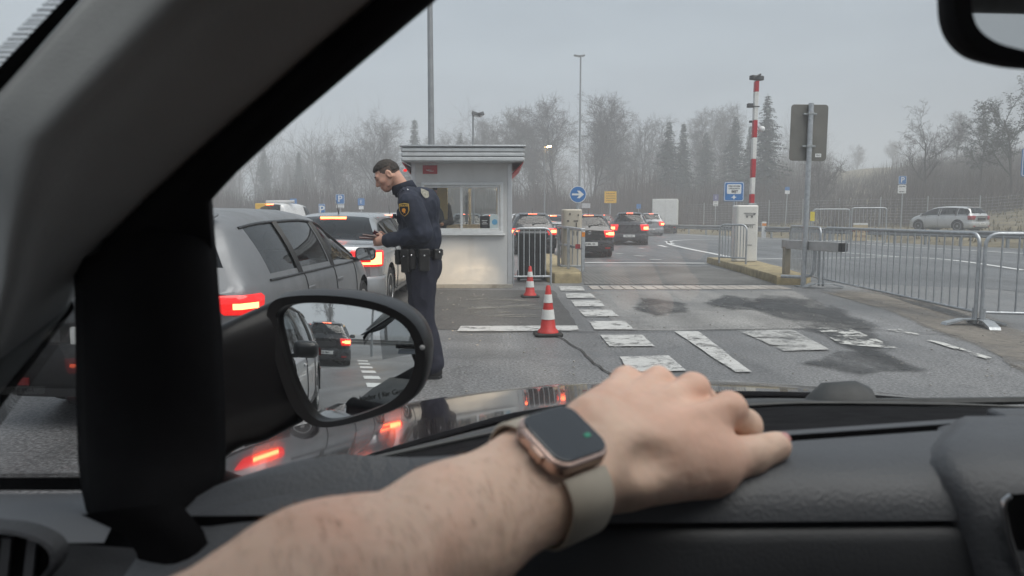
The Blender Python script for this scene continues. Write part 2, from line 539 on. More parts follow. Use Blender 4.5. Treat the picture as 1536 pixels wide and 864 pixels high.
mark('stop_line', [gp((686, 498.5), (868, 497.5), (866, 490), (692, 490.5))], PAINT, rag=.010)
mark('diagonal_line_marking', [gp((1103, 560), (1127, 560), (1048, 498.5), (1011, 498.5))], PAINT, rag=.012)
mark('worn_crossing_marking', [gp((1176, 528), (1243, 526), (1190, 496), (1106, 497)), ], PAINTH, rag=.014)
mark('faint_crossing_marking', [gp((1262, 518), (1352, 526), (1275, 494), (1222, 493)), gp((1330, 496), (1372, 505), (1380, 503), (1345, 494.5)), gp((1390, 512), (1478, 540), (1486, 538), (1400, 511))], PAINTVH, rag=.02)
def stripe(pts, w, z=.014):
    """ground strip of width w along points"""
    pts = [Vector((p[0], p[1], 0)) for p in pts]
    out = []
    for i in range(len(pts) - 1):
        t = (pts[i + 1] - pts[i]).normalized(); n = Vector((-t.y, t.x, 0)) * w / 2
        t0 = (pts[i] - pts[i - 1]).normalized() if i else t
        n0 = Vector((-t0.y, t0.x, 0)) * w / 2
        na = (n + n0) / 2
        t2 = (pts[i + 2] - pts[i + 1]).normalized() if i + 2 < len(pts) else t
        nb = (n + Vector((-t2.y, t2.x, 0)) * w / 2) / 2
        out.append([pts[i] - na, pts[i + 1] - nb, pts[i + 1] + nb, pts[i] + na])
    return out
def smooth_pts(pp, n=6):
    pp = [Vector((p[0], p[1], 0)) for p in pp]; out = []
    for i in range(len(pp) - 1):
        a, b, c, d = pp[max(i - 1, 0)], pp[i], pp[i + 1], pp[min(i + 2, len(pp) - 1)]
        for k in range(n):
            t = k / n
            out.append(.5 * ((2 * b) + (c - a) * t + (2 * a - 5 * b + 4 * c - d) * t * t + (3 * b - a - 3 * c + d) * t ** 3))
    return out + [pp[-1]]
mark('thin_stop_line', stripe(gp((872, 394.5), (1062, 395.5)), .28), PAINTF)
mark('curved_edge_line', stripe(smooth_pts(gp((1110, 389), (1070, 381), (1030, 373), (1006, 367), (1003, 363.5), (1016, 361), (1050, 359.5), (1098, 359.5))), .22), PAINTF)
mark('edge_line', stripe(smooth_pts(gp((996, 350), (1080, 355.5), (1200, 361.5), (1320, 368), (1420, 374), (1536, 381), (1650, 389))), .22)
     + stripe(smooth_pts(gp((1120, 389.5), (1190, 388.5), (1260, 387.5), (1350, 386), (1430, 391), (1536, 406))), .2)
     + stripe(gp((1240, 377.5), (1352, 386)), .2) + stripe(gp((998, 362), (1010, 366)), .2), PAINTF)
mark('lane_dash_marking', [q for a, b_ in (((952, 384), (966, 384.6)), ((975, 389.5), (992, 390)), ((925, 381), (934, 381.3)), ((988, 368), (1000, 371)), ((958, 372.6), (966, 373.4)))
     for q in stripe(gp(a, b_), .2)], PAINTF)
mark('tarmac_joint', stripe(gp((690, 499), (880, 499), (1010, 497.5), (1110, 495.5), (1290, 494), (1440, 505)), .022), mat('bitumen joint', (.03, .03, .03), .7), .0135)
# dust and grit along the barriers, dark oily tracks in the lane
DUST = worn('grey brown dust', (.20, .18, .155), thr=.44, soft=.18, scale=.9, fine=9, rough=.9, stretch=(1, .5, 1), edge=True)
OIL = worn('dark oil and rubber stain', (.028, .028, .028), thr=.46, soft=.16, scale=1.3, fine=11, rough=.5, stretch=(1, .4, 1), edge=True)
def soft_patch(name, pts, m, z, amp=.15):
    """stain with ragged, fading edges: the `edge` attribute runs from 0 at the rim to 1 inside"""
    pts = ragged(pts, 6, amp); n = len(pts)
    c = Vector((sum(p[0] for p in pts) / n, sum(p[1] for p in pts) / n))
    vs, at = [], []
    for s, a in ((1.12, 0), (.85, .5), (.62, 1.0)):
        for p in pts:
            q = c + (Vector(p) - c) * s; vs.append((q.x, q.y, z)); at.append(a)
    fs = [(r_ * n + i, r_ * n + (i + 1) % n, (r_ + 1) * n + (i + 1) % n, (r_ + 1) * n + i) for r_ in range(2) for i in range(n)]
    fs.append(tuple(2 * n + i for i in range(n)))
    b = MB(); b.add(vs, fs); o = b.build(name, m, fix=False); o['kind'] = 'structure'
    a_ = o.data.attributes.new('edge', 'FLOAT', 'POINT'); a_.data.foreach_set('value', at)
    return o
soft_patch('dust_strip', gp((1200, 432), (1330, 470), (1536, 560), (1700, 650), (1700, 540), (1536, 478), (1300, 425)), DUST, .010)
soft_patch('oil_stain', gp((1120, 436), (1090, 460), (1200, 500), (1330, 560), (1400, 540), (1330, 480), (1220, 440)), OIL, .0115)
soft_patch('oil_stain', gp((1230, 520), (1180, 545), (1300, 575), (1420, 560), (1330, 525)), OIL, .0118)
soft_patch('oil_stain', gp((960, 445), (930, 462), (980, 480), (1050, 470), (1030, 450)), OIL, .0116)
soft_patch('lane_dirt', gp((690, 438), (830, 438), (850, 488), (660, 488)), worn('pale scuffs on tarmac', (.21, .20, .18), thr=.58, soft=.05, scale=3.1, fine=22, rough=.9, stretch=(.5, 1.3, 1), edge=True), .010, .05)
soft_patch('oil_stain', gp((1290, 434), (1360, 455), (1440, 482), (1500, 500), (1500, 488), (1400, 455), (1310, 430)), OIL, .0119, .06)
soft_patch('oil_stain', gp((1080, 440), (1030, 455), (1090, 470), (1190, 470), (1200, 450)), OIL, .0113, .1)
# manhole ring near the left and a crack of broken tarmac by the dashes
cr = MB()
pts = [G(812, 497), G(835, 505), G(862, 520), G(885, 540), G(905, 556), G(925, 575)]
pp = smooth_pts(pts, 8)
pp = [p + mnoise.noise_vector(p * 5) * .035 for p in pp]
cr.add(*(lambda s: ([v for q in s for v in [(p.x, p.y, .012) for p in q]], [tuple(range(4 * i, 4 * i + 4)) for i in range(len(s))]))(stripe(pp, .02)))
o = cr.build('tarmac_crack', worn('broken tarmac edge', (.05, .047, .044), thr=.36, soft=.08, scale=7, fine=40, rough=.9)); o['kind'] = 'structure'

# small litter grit on the lane
gr = MB()
for i in range(420):
    x, y = rng.uniform(-1.2, 6.2), rng.uniform(4.6, 14)
    s = rng.uniform(.004, .014)
    gr.box((x, y, .014 + s * .3), (s * 1.6, s, s * .7), rotz(rng.uniform(0, 3)))
o = gr.build('grit', mat('pale grit', (.3, .29, .27), .9)); o['kind'] = 'stuff'
o['label'] = 'loose grit and litter on the lane'

# raised verge and hillside to the right of the guardrail
def verge_h(x, y):
    """height of the land right of the guardrail"""
    # distance outward from the rail line (13,58)-(21,30)
    ax_, ay_ = 12.9, 60.0; bx_, by_ = 21.5, 29.0
    tx, ty = bx_ - ax_, by_ - ay_; L_ = math.hypot(tx, ty); tx /= L_; ty /= L_
    s = (x - ax_) * (-ty) + (y - ay_) * tx           # positive to the right/outward
    h = -0.05 + .55 * min(1, max(0, s / 3.5)) ** .8
    hill = max(0, s - 14) * .17 * min(1, max(0, (x - 16) / 18))
    h += min(hill, 9) + mnoise.noise(Vector((x * .12, y * .12, 3))) * .25 * min(1, max(0, s / 8))
    return h if s > 0 else -0.05
rows = []
for i in range(70):
    s = (i / 69) ** 1.6 * 110 - .2
    row = []
    for j in range(90):
        t = -60 + 200 * j / 89
        tx, ty = (21.5 - 12.9) / 32.17, (29 - 60) / 32.17
        x = 12.9 - tx * t + (-ty) * s; y = 60 - ty * t + tx * s
        row.append((x, y, verge_h(x, y)))
    rows.append(row)
GRASS = mat('winter grass bank', (.15, .125, .075), .95, 0, var=.55, scale=.9, bumps=.8, bscale=12, bdist=.06, dirt=(.055, .06, .032, .9), rvar=0)
o = MB().grid(rows).build('grass_bank', GRASS, smooth=180); o['kind'] = 'structure'
# land on the far side and left of the queue (flat grass beyond the car park)
rows = [[(-320 + 640 * j / 40, 72 + 240 * i / 20, .03 + .5 * (i / 20) + .2 * mnoise.noise(Vector((j * .9, i * .9, 0)))) for j in range(41)] for i in range(21)]
rows = [[(x, y, z - (1.2 if (x > 9 and y < 120) else 0)) for x, y, z in r_] for r_ in rows]
o = MB().grid(rows).build('meadow', mat('dull winter meadow', (.11, .10, .065), .95, 0, var=.4, scale=.5, rvar=0), smooth=180); o['kind'] = 'structure'

# tufts on the bank
tf = MB()
for i in range(5200):
    s = rng.uniform(0.6, 34) ; t = rng.uniform(-6, 64)
    tx, ty = (21.5 - 12.9) / 32.17, (29 - 60) / 32.17
    x = 12.9 + tx * t + (-ty) * s; y = 60 + ty * t + tx * s
    if y < 8: continue
    if 2.8 < s < 9.2: continue
    z = verge_h(x, y)
    h = rng.uniform(.12, .42); a = rng.uniform(0, 6.28); w = rng.uniform(.02, .06)
    for k in range(3):
        aa = a + k * 2.1; lx, ly = math.cos(aa) * h * .5, math.sin(aa) * h * .5
        tf.add([(x - w * math.sin(aa), y + w * math.cos(aa), z - .02), (x + w * math.sin(aa), y - w * math.cos(aa), z - .02), (x + lx, y + ly, z + h)], [(0, 1, 2)])
o = tf.build('grass', mat('dry grass tufts', (.20, .165, .09), .95, 0, var=.5, scale=.6, rvar=0), fix=False); o['kind'] = 'stuff'
o['label'] = 'dry winter grass on the bank'

# ------------------------------------------------------------------ trees
BARK = mat('dark bark', (.045, .038, .033), .9, 0, var=.3, scale=6, rvar=0)
TWIG = mat('bare twigs', (.055, .046, .040), .95, 0, var=.25, scale=2, rvar=0)
NEEDLE = mat('spruce needles', (.022, .034, .022), .9, 0, var=.45, scale=1.5, rvar=0)
PINEN = mat('pine needles', (.032, .042, .026), .9, 0, var=.45, scale=1.5, rvar=0)
OLDLEAF = mat('brown clinging leaves and ivy', (.05, .042, .028), .95, 0, var=.5, scale=1.2, rvar=0)

def bare_tree(H=16, spread=.5, seed=0, levels=5, trunk_r=.24, ivy=0, kids=(7, 5, 4, 4), lean=0.0, fork=.28):
    rd = random.Random(seed)
    trunk, crown = MB(), MB()
    def limb(p, d, L, r, lev, mb, up):
        n = 5 if lev == 0 else (4 if lev < 3 else 3)
        pts = [Vector(p)]; rs = [r]; dirs = []
        for i in range(n):
            d = (d + Vector((rd.gauss(0, 1), rd.gauss(0, 1), rd.gauss(0, .7))) * (.07 + .05 * lev) + Vector((0, 0, up))).normalized()
            pts.append(pts[-1] + d * L / n); rs.append(r * (1 - .62 * (i + 1) / n)); dirs.append(d)
        mb.tube(pts, rs, 7 if lev == 0 else (5 if lev == 1 else 3), cap=False)
        if lev >= levels - 1: return
        nk = kids[min(lev, len(kids) - 1)]
        for k in range(nk):
            t = (fork if lev == 0 else .2) + (1 - (fork if lev == 0 else .2)) * (k + rd.random()) / nk
            i = min(int(t * n), n - 1); q = pts[i].lerp(pts[i + 1], t * n - i)
            dd = dirs[i]
            side = dd.orthogonal().normalized(); side.rotate(Matrix.Rotation(rd.uniform(0, 6.283), 3, dd))
            ang = rd.uniform(.45, .95) * (1.0 if lev else spread * 1.7)
            nd = (dd * math.cos(ang) + side * math.sin(ang)).normalized()
            ll = L * rd.uniform(.42, .68) * (1 - .35 * t if lev == 0 else 1)
            limb(q, nd, ll, max(rs[i] * .55, .015), lev + 1, crown, .05 if lev < 2 else .02)
    limb((0, 0, 0), Vector((lean, 0, 1)).normalized(), H * .78, trunk_r, 0, trunk, .05)
    if ivy:
        vs = [v for v in trunk.v if .6 < v[2] < H * .75]
        for i in range(ivy):
            v = rd.choice(vs); q = Vector(v) + Vector((rd.gauss(0, .35), rd.gauss(0, .35), rd.gauss(0, .6)))
            s = rd.uniform(.06, .16); a = Vector((rd.gauss(0, 1), rd.gauss(0, 1), rd.gauss(0, 1))).normalized() * s; c = a.orthogonal().normalized() * s
            crown.add([q - a, q + c, q + a, q - c], [(0, 1, 2, 3)])
    return trunk, crown

def conifer(H=16, W=3.2, seed=0, droop=.25, bare=.08):
    rd = random.Random(seed)
    trunk, crown = MB(), MB()
    trunk.tube([(0, 0, 0), (0.05, 0, H * .5), (0, 0, H)], [.2, .12, .015], 6, cap=False)
    z = H * bare
    while z < H * .985:
        t = z / H
        rad = W * (1 - t) ** .85 * rd.uniform(.75, 1.12) + .12
        nb = 6 if t < .8 else 4
        a0 = rd.uniform(0, 6.28)
        for k in range(nb):
            a = a0 + 6.283 * k / nb + rd.uniform(-.3, .3); L = rad * rd.uniform(.65, 1.1)
            dr = Vector((math.cos(a), math.sin(a), 0)); p0 = Vector((0, 0, z))
            tip = p0 + dr * L + Vector((0, 0, -droop * L + .25 * (t) * L))
            crown.tube([p0, p0.lerp(tip, .5) + Vector((0, 0, .03 * L)), tip], [.03, .02, .006], 3, cap=False)
            m_ = max(8, int(L * 19))
            for i in range(m_):
                u = rd.uniform(.12, 1.05); q = p0.lerp(tip, u) + Vector((rd.gauss(0, .05), rd.gauss(0, .05), rd.gauss(0, .04)))
                s = rd.uniform(.24, .50) * (1.1 - .4 * u); sd = Vector((-dr.y, dr.x, 0)) * rd.choice((-1, 1))
                e = (dr * rd.uniform(.2, .9) + sd * rd.uniform(.3, 1) + Vector((0, 0, -rd.uniform(.15, .7)))).normalized() * s
                w = e.cross(Vector((0, 0, 1)) + dr * .3).normalized() * s * .30
                crown.add([q - w, q + w, q + e + w * .3, q + e - w * .3], [(0, 1, 2, 3)])
        z += H * rd.uniform(.011, .018) + .05
    return trunk, crown

def pine(H=15, seed=0):
    rd = random.Random(seed)
    t, c = bare_tree(H, .62, seed, 4, .26, 0, (10, 5, 4), fork=.25)
    vs = c.v[:]
    for i in range(5200):
        v = Vector(rd.choice(vs))
        if v.z < H * .2 : continue
        q = v + Vector((rd.gauss(0, .22), rd.gauss(0, .22), rd.gauss(0, .14)))
        for k in range(2):
            e = Vector((rd.gauss(0, 1), rd.gauss(0, 1), rd.gauss(0, .6))).normalized() * rd.uniform(.14, .3); w = e.orthogonal().normalized() * .05
            c.add([q - w, q + w, q + e], [(0, 1, 2)])
    return t, c

_tv = {}
def tree(kind, px, top, d, label, cat='tree', rz=0.0, zb=0.0):
    """tree of a kind at distance d whose top reaches the photo row `top`"""
    if kind not in _tv:
        mk, cm, H0 = {
            'oak': (lambda: bare_tree(17, .55, 11, 6, .30, 0, (11, 7, 6, 5, 3)), TWIG, 17.),
            'ash': (lambda: bare_tree(17, .36, 23, 6, .24, 0, (11, 7, 6, 5, 3), fork=.3), TWIG, 17.),
            'ivy': (lambda: bare_tree(16, .42, 31, 6, .26, 2500, (10, 7, 6, 5, 2)), OLDLEAF, 16.),
            'slim': (lambda: bare_tree(16, .26, 47, 6, .17, 0, (12, 7, 6, 5, 2), fork=.2), TWIG, 16.),
            'wide': (lambda: bare_tree(11, .72, 53, 6, .22, 0, (8, 6, 5, 4, 3), fork=.15, lean=.12), TWIG, 11.),
            'spruce': (lambda: conifer(17, 5.0, 5), NEEDLE, 17.),
            'fir': (lambda: conifer(15, 3.4, 9, .4), NEEDLE, 15.),
            'pine': (lambda: pine(15, 77), PINEN, 15.),
        }[kind]
        t_, c_ = mk()
        zmax = max(v[2] for v in t_.v + c_.v)
        nm = {'spruce': 'spruce_tree', 'fir': 'spruce_tree', 'pine': 'pine_tree'}.get(kind, 'bare_tree')
        root = thing(nm, label, cat)
        t_.build('trunk', BARK, root, smooth=180, fix=False)
        c_.build('crown', cm, root, fix=False)
        _tv[kind] = (root, zmax)
        first = True
    else:
        first = False
    root, zmax = _tv[kind]
    pt = P(px, top, d)
    s = (pt.z - zb) / zmax
    x = pt.x
    if not first: root = copy_thing(root, (0, 0, 0), 0, label)
    root.location = (x, d, zb); root.rotation_euler = (0, 0, rz); root.scale = (s, s, s)
    root['label'] = label; root['group'] = 'trees standing in the fog'
    return root

TREES = [
 ('spruce', 395, 222, 118, 'faint dark spruce above the white van at the far left'),
 ('fir', 448, 226, 112, 'pale narrow spruce just right of the faint spruce over the van'),
 ('slim', 500, 205, 88, 'thin leaning bare tree left of the officer with sparse branches'),
 ('oak', 566, 158, 92, 'large spreading bare tree above the officer\'s head'),
 ('fir', 622, 176, 105, 'dark pointed conifer between the spreading tree and the tall grey pole'),
 ('ash', 668, 190, 112, 'faint bare tree right behind the tall grey pole'),
 ('oak', 718, 156, 104, 'rounded bare tree behind the twin lamp over the booth roof'),
 ('ivy', 762, 150, 94, 'ivy clad bare tree rising over the right half of the booth'),
 ('ivy', 806, 150, 100, 'ivy clad tree just left of the lit street lamp'),
 ('ash', 838, 136, 92, 'tall bare tree between the lit street lamp and the tall lamp mast'),
 ('ash', 886, 130, 86, 'tallest bare tree, right beside the tall lamp mast'),
 ('slim', 926, 154, 96, 'slim bare tree above the yellow sign'),
 ('oak', 962, 162, 100, 'bare tree with open crown above the white lorry'),
 ('spruce', 1004, 180, 84, 'dark spruce standing left of a twin over the white lorry'),
 ('fir', 1026, 182, 88, 'narrow dark spruce, right one of the pair over the lorry'),
 ('slim', 1056, 152, 104, 'pale bare tree between the spruce pair and the barrier arm'),
 ('ash', 1088, 150, 110, 'faint bare tree directly above the blue information sign'),
 ('spruce', 1104, 172, 86, 'spruce just left of the raised barrier arm'),
 ('spruce', 1060, 196, 92, 'short dark spruce standing over the wire fence left of the information sign'),
 ('fir', 1126, 186, 90, 'dark conifer directly behind the raised barrier arm'),
 ('spruce', 690, 196, 108, 'dark spruce behind the short twin lamp over the booth'),
 ('spruce', 1152, 140, 76, 'tall dark spruce just right of the raised barrier arm'),
 ('wide', 1236, 200, 62, 'low spreading bare tree behind the back of the grey sign'),
 ('slim', 1288, 212, 170, 'very faint bare tree in the fog right of the grey sign'),
 ('ash', 1340, 206, 165, 'very faint tall tree in the fog over the small parking sign'),
 ('wide', 1398, 148, 66, 'bare tree with thick twisted limbs on the bank left of the pines'),
 ('slim', 1440, 160, 92, 'thin pale tree between the twisted bare tree and the pines'),
 ('pine', 1478, 146, 64, 'pine with layered dark crown on the bank'),
 ('pine', 1530, 102, 58, 'big dark pine at the right edge under the rear view mirror'),
]
for i, (k, px, top, d, lb) in enumerate(TREES):
    pt = P(px, 325, d)
    zb = max(0, verge_h(pt.x, d)) if pt.x > 8 else 0.3
    tree(k, px, top, d, lb, rz=i * 1.9, zb=zb)

# the wood behind: one hazy mass
wd = MB()
tt = [bare_tree(15, .5, 101, 4, .2, 0, (8, 6, 5)), bare_tree(16, .35, 102, 4, .2, 0, (9, 6, 5)), conifer(14, 2.6, 103)]
for i in range(230):
    t_, c_ = tt[i % 2 if i % 7 else 2]
    a = rng.uniform(0, 6.28); s = rng.uniform(.65, 1.0)
    px = rng.uniform(250, 1300); d = rng.uniform(118, 185)
    x = (px - 747) / FPX * d
    if 1250 < px: s *= .8
    ca, sa = math.cos(a) * s, math.sin(a) * s
    for mb_ in (t_, c_):
        A = np.array(mb_.v); B = np.stack([A[:, 0] * ca - A[:, 1] * sa + x, A[:, 0] * sa + A[:, 1] * ca + d, A[:, 2] * s + .2], 1)
        n0 = len(wd.v); wd.v.extend(map(tuple, B.tolist())); wd.f.extend([tuple(q + n0 for q in f) for f in mb_.f])
o = wd.build('woods', TWIG, fix=False); o['kind'] = 'stuff'; o['label'] = 'far wood fading into the fog'
# brush along the foot of the trees
br = MB()
rd = random.Random(5)
for i in range(11500):
    px = rd.uniform(300, 1640); d = rd.uniform(66, 112) if px < 1240 else rd.uniform(52, 104)
    if 1180 < px < 1360 and rd.random() < .5: continue
    x = (px - 747) / FPX * d
    z = max(0, verge_h(x, d)) if x > 8 else .1
    for k in range(6):
        h = rd.uniform(.8, 3.2 + 2.4 * (.5 + mnoise.noise(Vector((px * .012, 0, 0))))) ** 1.1 * (1.0 if px < 1240 else .55); dx, dy = rd.gauss(0, .5), rd.gauss(0, .5)
        p0 = Vector((x + rd.gauss(0, .4), d + rd.gauss(0, .4), z)); p1 = p0 + Vector((dx * .4, dy * .4, h * .55)); p2 = p0 + Vector((dx, dy, h))
        w = Vector((rd.uniform(.012, .03), 0, 0))
        br.add([p0 - w, p0 + w, p1 + w * .7, p1 - w * .7, p2], [(0, 1, 2, 3), (3, 2, 4)])
o = br.build('undergrowth', mat('brown brush', (.062, .047, .038), .95, 0, var=.35, scale=.8, rvar=0), fix=False); o['kind'] = 'stuff'; o['label'] = 'brown brush along the foot of the trees'
# ================================================================== CARS
def paint(name, col, rough=.32, metal=.55):
    return mat(name, col, rough, metal, coat=.9, var=.06, scale=3, dirt=(col[0] * .6 + .03, col[1] * .6 + .03, col[2] * .6 + .025, .55), rvar=.08)
PSILV = paint('silver grey car paint', (.36, .37, .38))
PGREY = paint('mid grey car paint', (.19, .197, .21))
PNEAR = mat('dull grey car paint', (.20, .207, .218), .5, .40, coat=.08, var=.06, scale=3, dirt=(.12, .12, .115, .6), rvar=.08)
PLIGHT = paint('light silver car paint', (.55, .56, .57), .35, .3)
PBLACK = paint('black car paint', (.018, .018, .021), .25, .2)
PDARK = paint('charcoal car paint', (.05, .052, .058), .3, .4)
PWHITE = paint('white car paint', (.62, .62, .62), .35, .0)
PBLUE = paint('dark blue car paint', (.03, .04, .075), .3, .3)
PRED = paint('dark red car paint', (.16, .02, .02), .3, .2)
CGLASS = glass('car window glass', (.50, .54, .55), 1.25, 1.5)
CGLASSD = glass('dark car window glass', (.12, .13, .135), 1.25, 1.5)
CABIN = mat('dark cabin cloth', (.022, .022, .025), .9)
LRED = emit('lit red brake lens', (1, .015, .012), .40, (.26, .008, .01))
LHOT = emit('hot centre of a brake lamp', (1, .13, .045), 5.5, (.5, .05, .02))
LDIM = mat('unlit red lens', (.32, .012, .015), .15, 0, coat=.8, var=.1, rvar=0)
LWHITE = emit('lit headlamp', (1, .86, .62), 16.0, (.8, .8, .8))
LCLEAR = mat('clear lamp lens', (.55, .55, .56), .12, .3, coat=.8, rvar=0)
RIM = mat('alloy rim', (.40, .41, .42), .35, .8, var=.1)
PLATE = mat('number plate white', (.70, .70, .68), .4)
TRIM = mat('black trim', (.014, .014, .015), .4)
CHROME = mat('bright trim', (.55, .55, .56), .2, .9)

PROF = {
 # y, top height, belt height, half width factor   (rear -> front)
 'hatch': [(0.0, .90, .88, .90), (.02, .935, .905, .93), (.10, 1.07, .915, .955), (.22, 1.23, .92, .97), (.31, 1.325, .925, .98), (.40, 1.37, .925, .985), (.9, 1.425, .92, 1.0), (1.6, 1.45, .91, 1), (2.2, 1.43, .90, 1), (2.55, 1.37, .895, 1), (3.0, 1.15, .89, 1), (3.25, 1.00, .885, .99), (3.45, .935, .87, .985), (3.8, .85, .80, .96), (4.05, .75, .71, .90), (4.15, .66, .63, .82)],
 'saloon': [(0.0, .90, .88, .90), (.02, .955, .925, .93), (.10, .985, .94, .955), (.45, 1.0, .945, .985), (.62, 1.05, .945, .99), (.95, 1.235, .94, 1), (1.25, 1.355, .93, 1), (1.6, 1.405, .925, 1), (2.1, 1.425, .915, 1), (2.6, 1.40, .91, 1), (2.95, 1.31, .90, 1), (3.3, 1.12, .895, 1), (3.6, .975, .89, .99), (3.8, .925, .87, .985), (4.2, .84, .79, .96), (4.45, .75, .70, .90), (4.55, .66, .63, .82)],
 'estate': [(0.0, .90, .88, .90), (.02, .935, .91, .93), (.09, 1.07, .92, .95), (.20, 1.24, .925, .97), (.28, 1.335, .925, .98), (.38, 1.375, .925, .985), (1.0, 1.42, .92, 1.0), (1.9, 1.435, .91, 1), (2.45, 1.41, .905, 1), (2.75, 1.35, .90, 1), (3.25, 1.12, .895, 1), (3.55, .975, .885, .99), (3.75, .92, .87, .985), (4.1, .85, .80, .96), (4.38, .75, .71, .90), (4.48, .66, .63, .82)],
 'suv': [(0.0, 1.0, .98, .92), (.02, 1.06, 1.02, .94), (.10, 1.24, 1.03, .96), (.20, 1.42, 1.035, .975), (.28, 1.52, 1.035, .98), (.38, 1.565, 1.035, .985), (1.0, 1.61, 1.03, 1.0), (1.8, 1.62, 1.02, 1), (2.3, 1.58, 1.01, 1), (2.6, 1.50, 1.01, 1), (3.0, 1.28, 1.0, 1), (3.25, 1.13, .99, .99), (3.5, 1.06, .97, .985), (3.9, .98, .91, .96), (4.15, .86, .82, .90), (4.25, .76, .73, .82)],
 'van': [(0.0, 1.05, 1.03, .96), (.02, 1.25, 1.05, .97), (.05, 1.55, 1.06, .98), (.10, 1.80, 1.06, .985), (.2, 1.88, 1.06, .99), (.9, 1.92, 1.06, 1), (2.0, 1.92, 1.05, 1), (2.7, 1.86, 1.04, 1), (3.0, 1.74, 1.03, 1), (3.5, 1.32, 1.02, 1), (3.75, 1.12, 1.0, .99), (4.0, 1.02, .95, .98), (4.25, .90, .85, .94), (4.38, .75, .72, .86)],
}
def _spline(tab, n):
    tab = np.array(tab, float); k = len(tab)
    seg = np.sqrt(np.diff(tab[:, 0]) ** 2 + (.9 * np.diff(tab[:, 1])) ** 2); u = np.concatenate([[0], np.cumsum(seg)]); u /= u[-1]
    m = np.zeros_like(tab)
    d = np.diff(tab, axis=0) / np.diff(u)[:, None]
    m[0] = d[0]; m[-1] = d[-1]
    for i in range(1, k - 1):
        w0, w1 = u[i + 1] - u[i], u[i] - u[i - 1]
        m[i] = np.where(d[i - 1] * d[i] > 0, (w0 + w1 + w0 + w1 + w0 + w1) / np.where(d[i - 1] * d[i] > 0, ((w0 + 2 * w1) / np.where(d[i - 1] == 0, 1, d[i - 1]) + (2 * w0 + w1) / np.where(d[i] == 0, 1, d[i])), 1), 0)
    us = np.unique(np.concatenate([np.linspace(0, 1, n), u]))
    idx = np.clip(np.searchsorted(u, us, side='right') - 1, 0, k - 2)
    h = (u[idx + 1] - u[idx]); t = ((us - u[idx]) / h)[:, None]; h = h[:, None]
    a, b = tab[idx], tab[idx + 1]
    return (2 * t ** 3 - 3 * t ** 2 + 1) * a + (t ** 3 - 2 * t ** 2 + t) * h * m[idx] + (-2 * t ** 3 + 3 * t ** 2) * b + (t ** 3 - t ** 2) * h * m[idx + 1]

NJ_BELT, NJ_TOP = 9, 16
def _ring(y, zt, zb, wf, W, top_w=.70):
    w = W / 2 * wf
    zb = min(zb, zt - .018)
    H = max(0.0, zt - zb); hf = min(1, H / .40)
    wb = w * .945
    wr = (W / 2 * wf) * (.90 * (1 - hf) + top_w * hf)
    rz = .075 * hf + .010
    pts = [(0, .20), (.78 * w, .20), (.93 * w, .215), (.975 * w, .27), (.992 * w, .40), (1.0 * w, .52), (.998 * w, .64), (.985 * w, zb - .10 if zb > .75 else zb - .06), (.965 * w, zb - .03), (wb, zb)]
    for t in (.12, .3, .5, .7, .88, 1.0):
        bow = .018 * math.sin(math.pi * t) * hf
        pts.append((wb + (wr - wb) * t + bow, zb + (zt - rz - zb) * t))
    pts += [(wr - .035 * hf - .01, zt - rz * .50), (wr - .09 * hf - .03, zt - rz * .18), (wr * .66, zt + .002), (wr * .33, zt + .012), (0, zt + .016)]
    return pts      # 21 points, half section from the keel to the roof centre

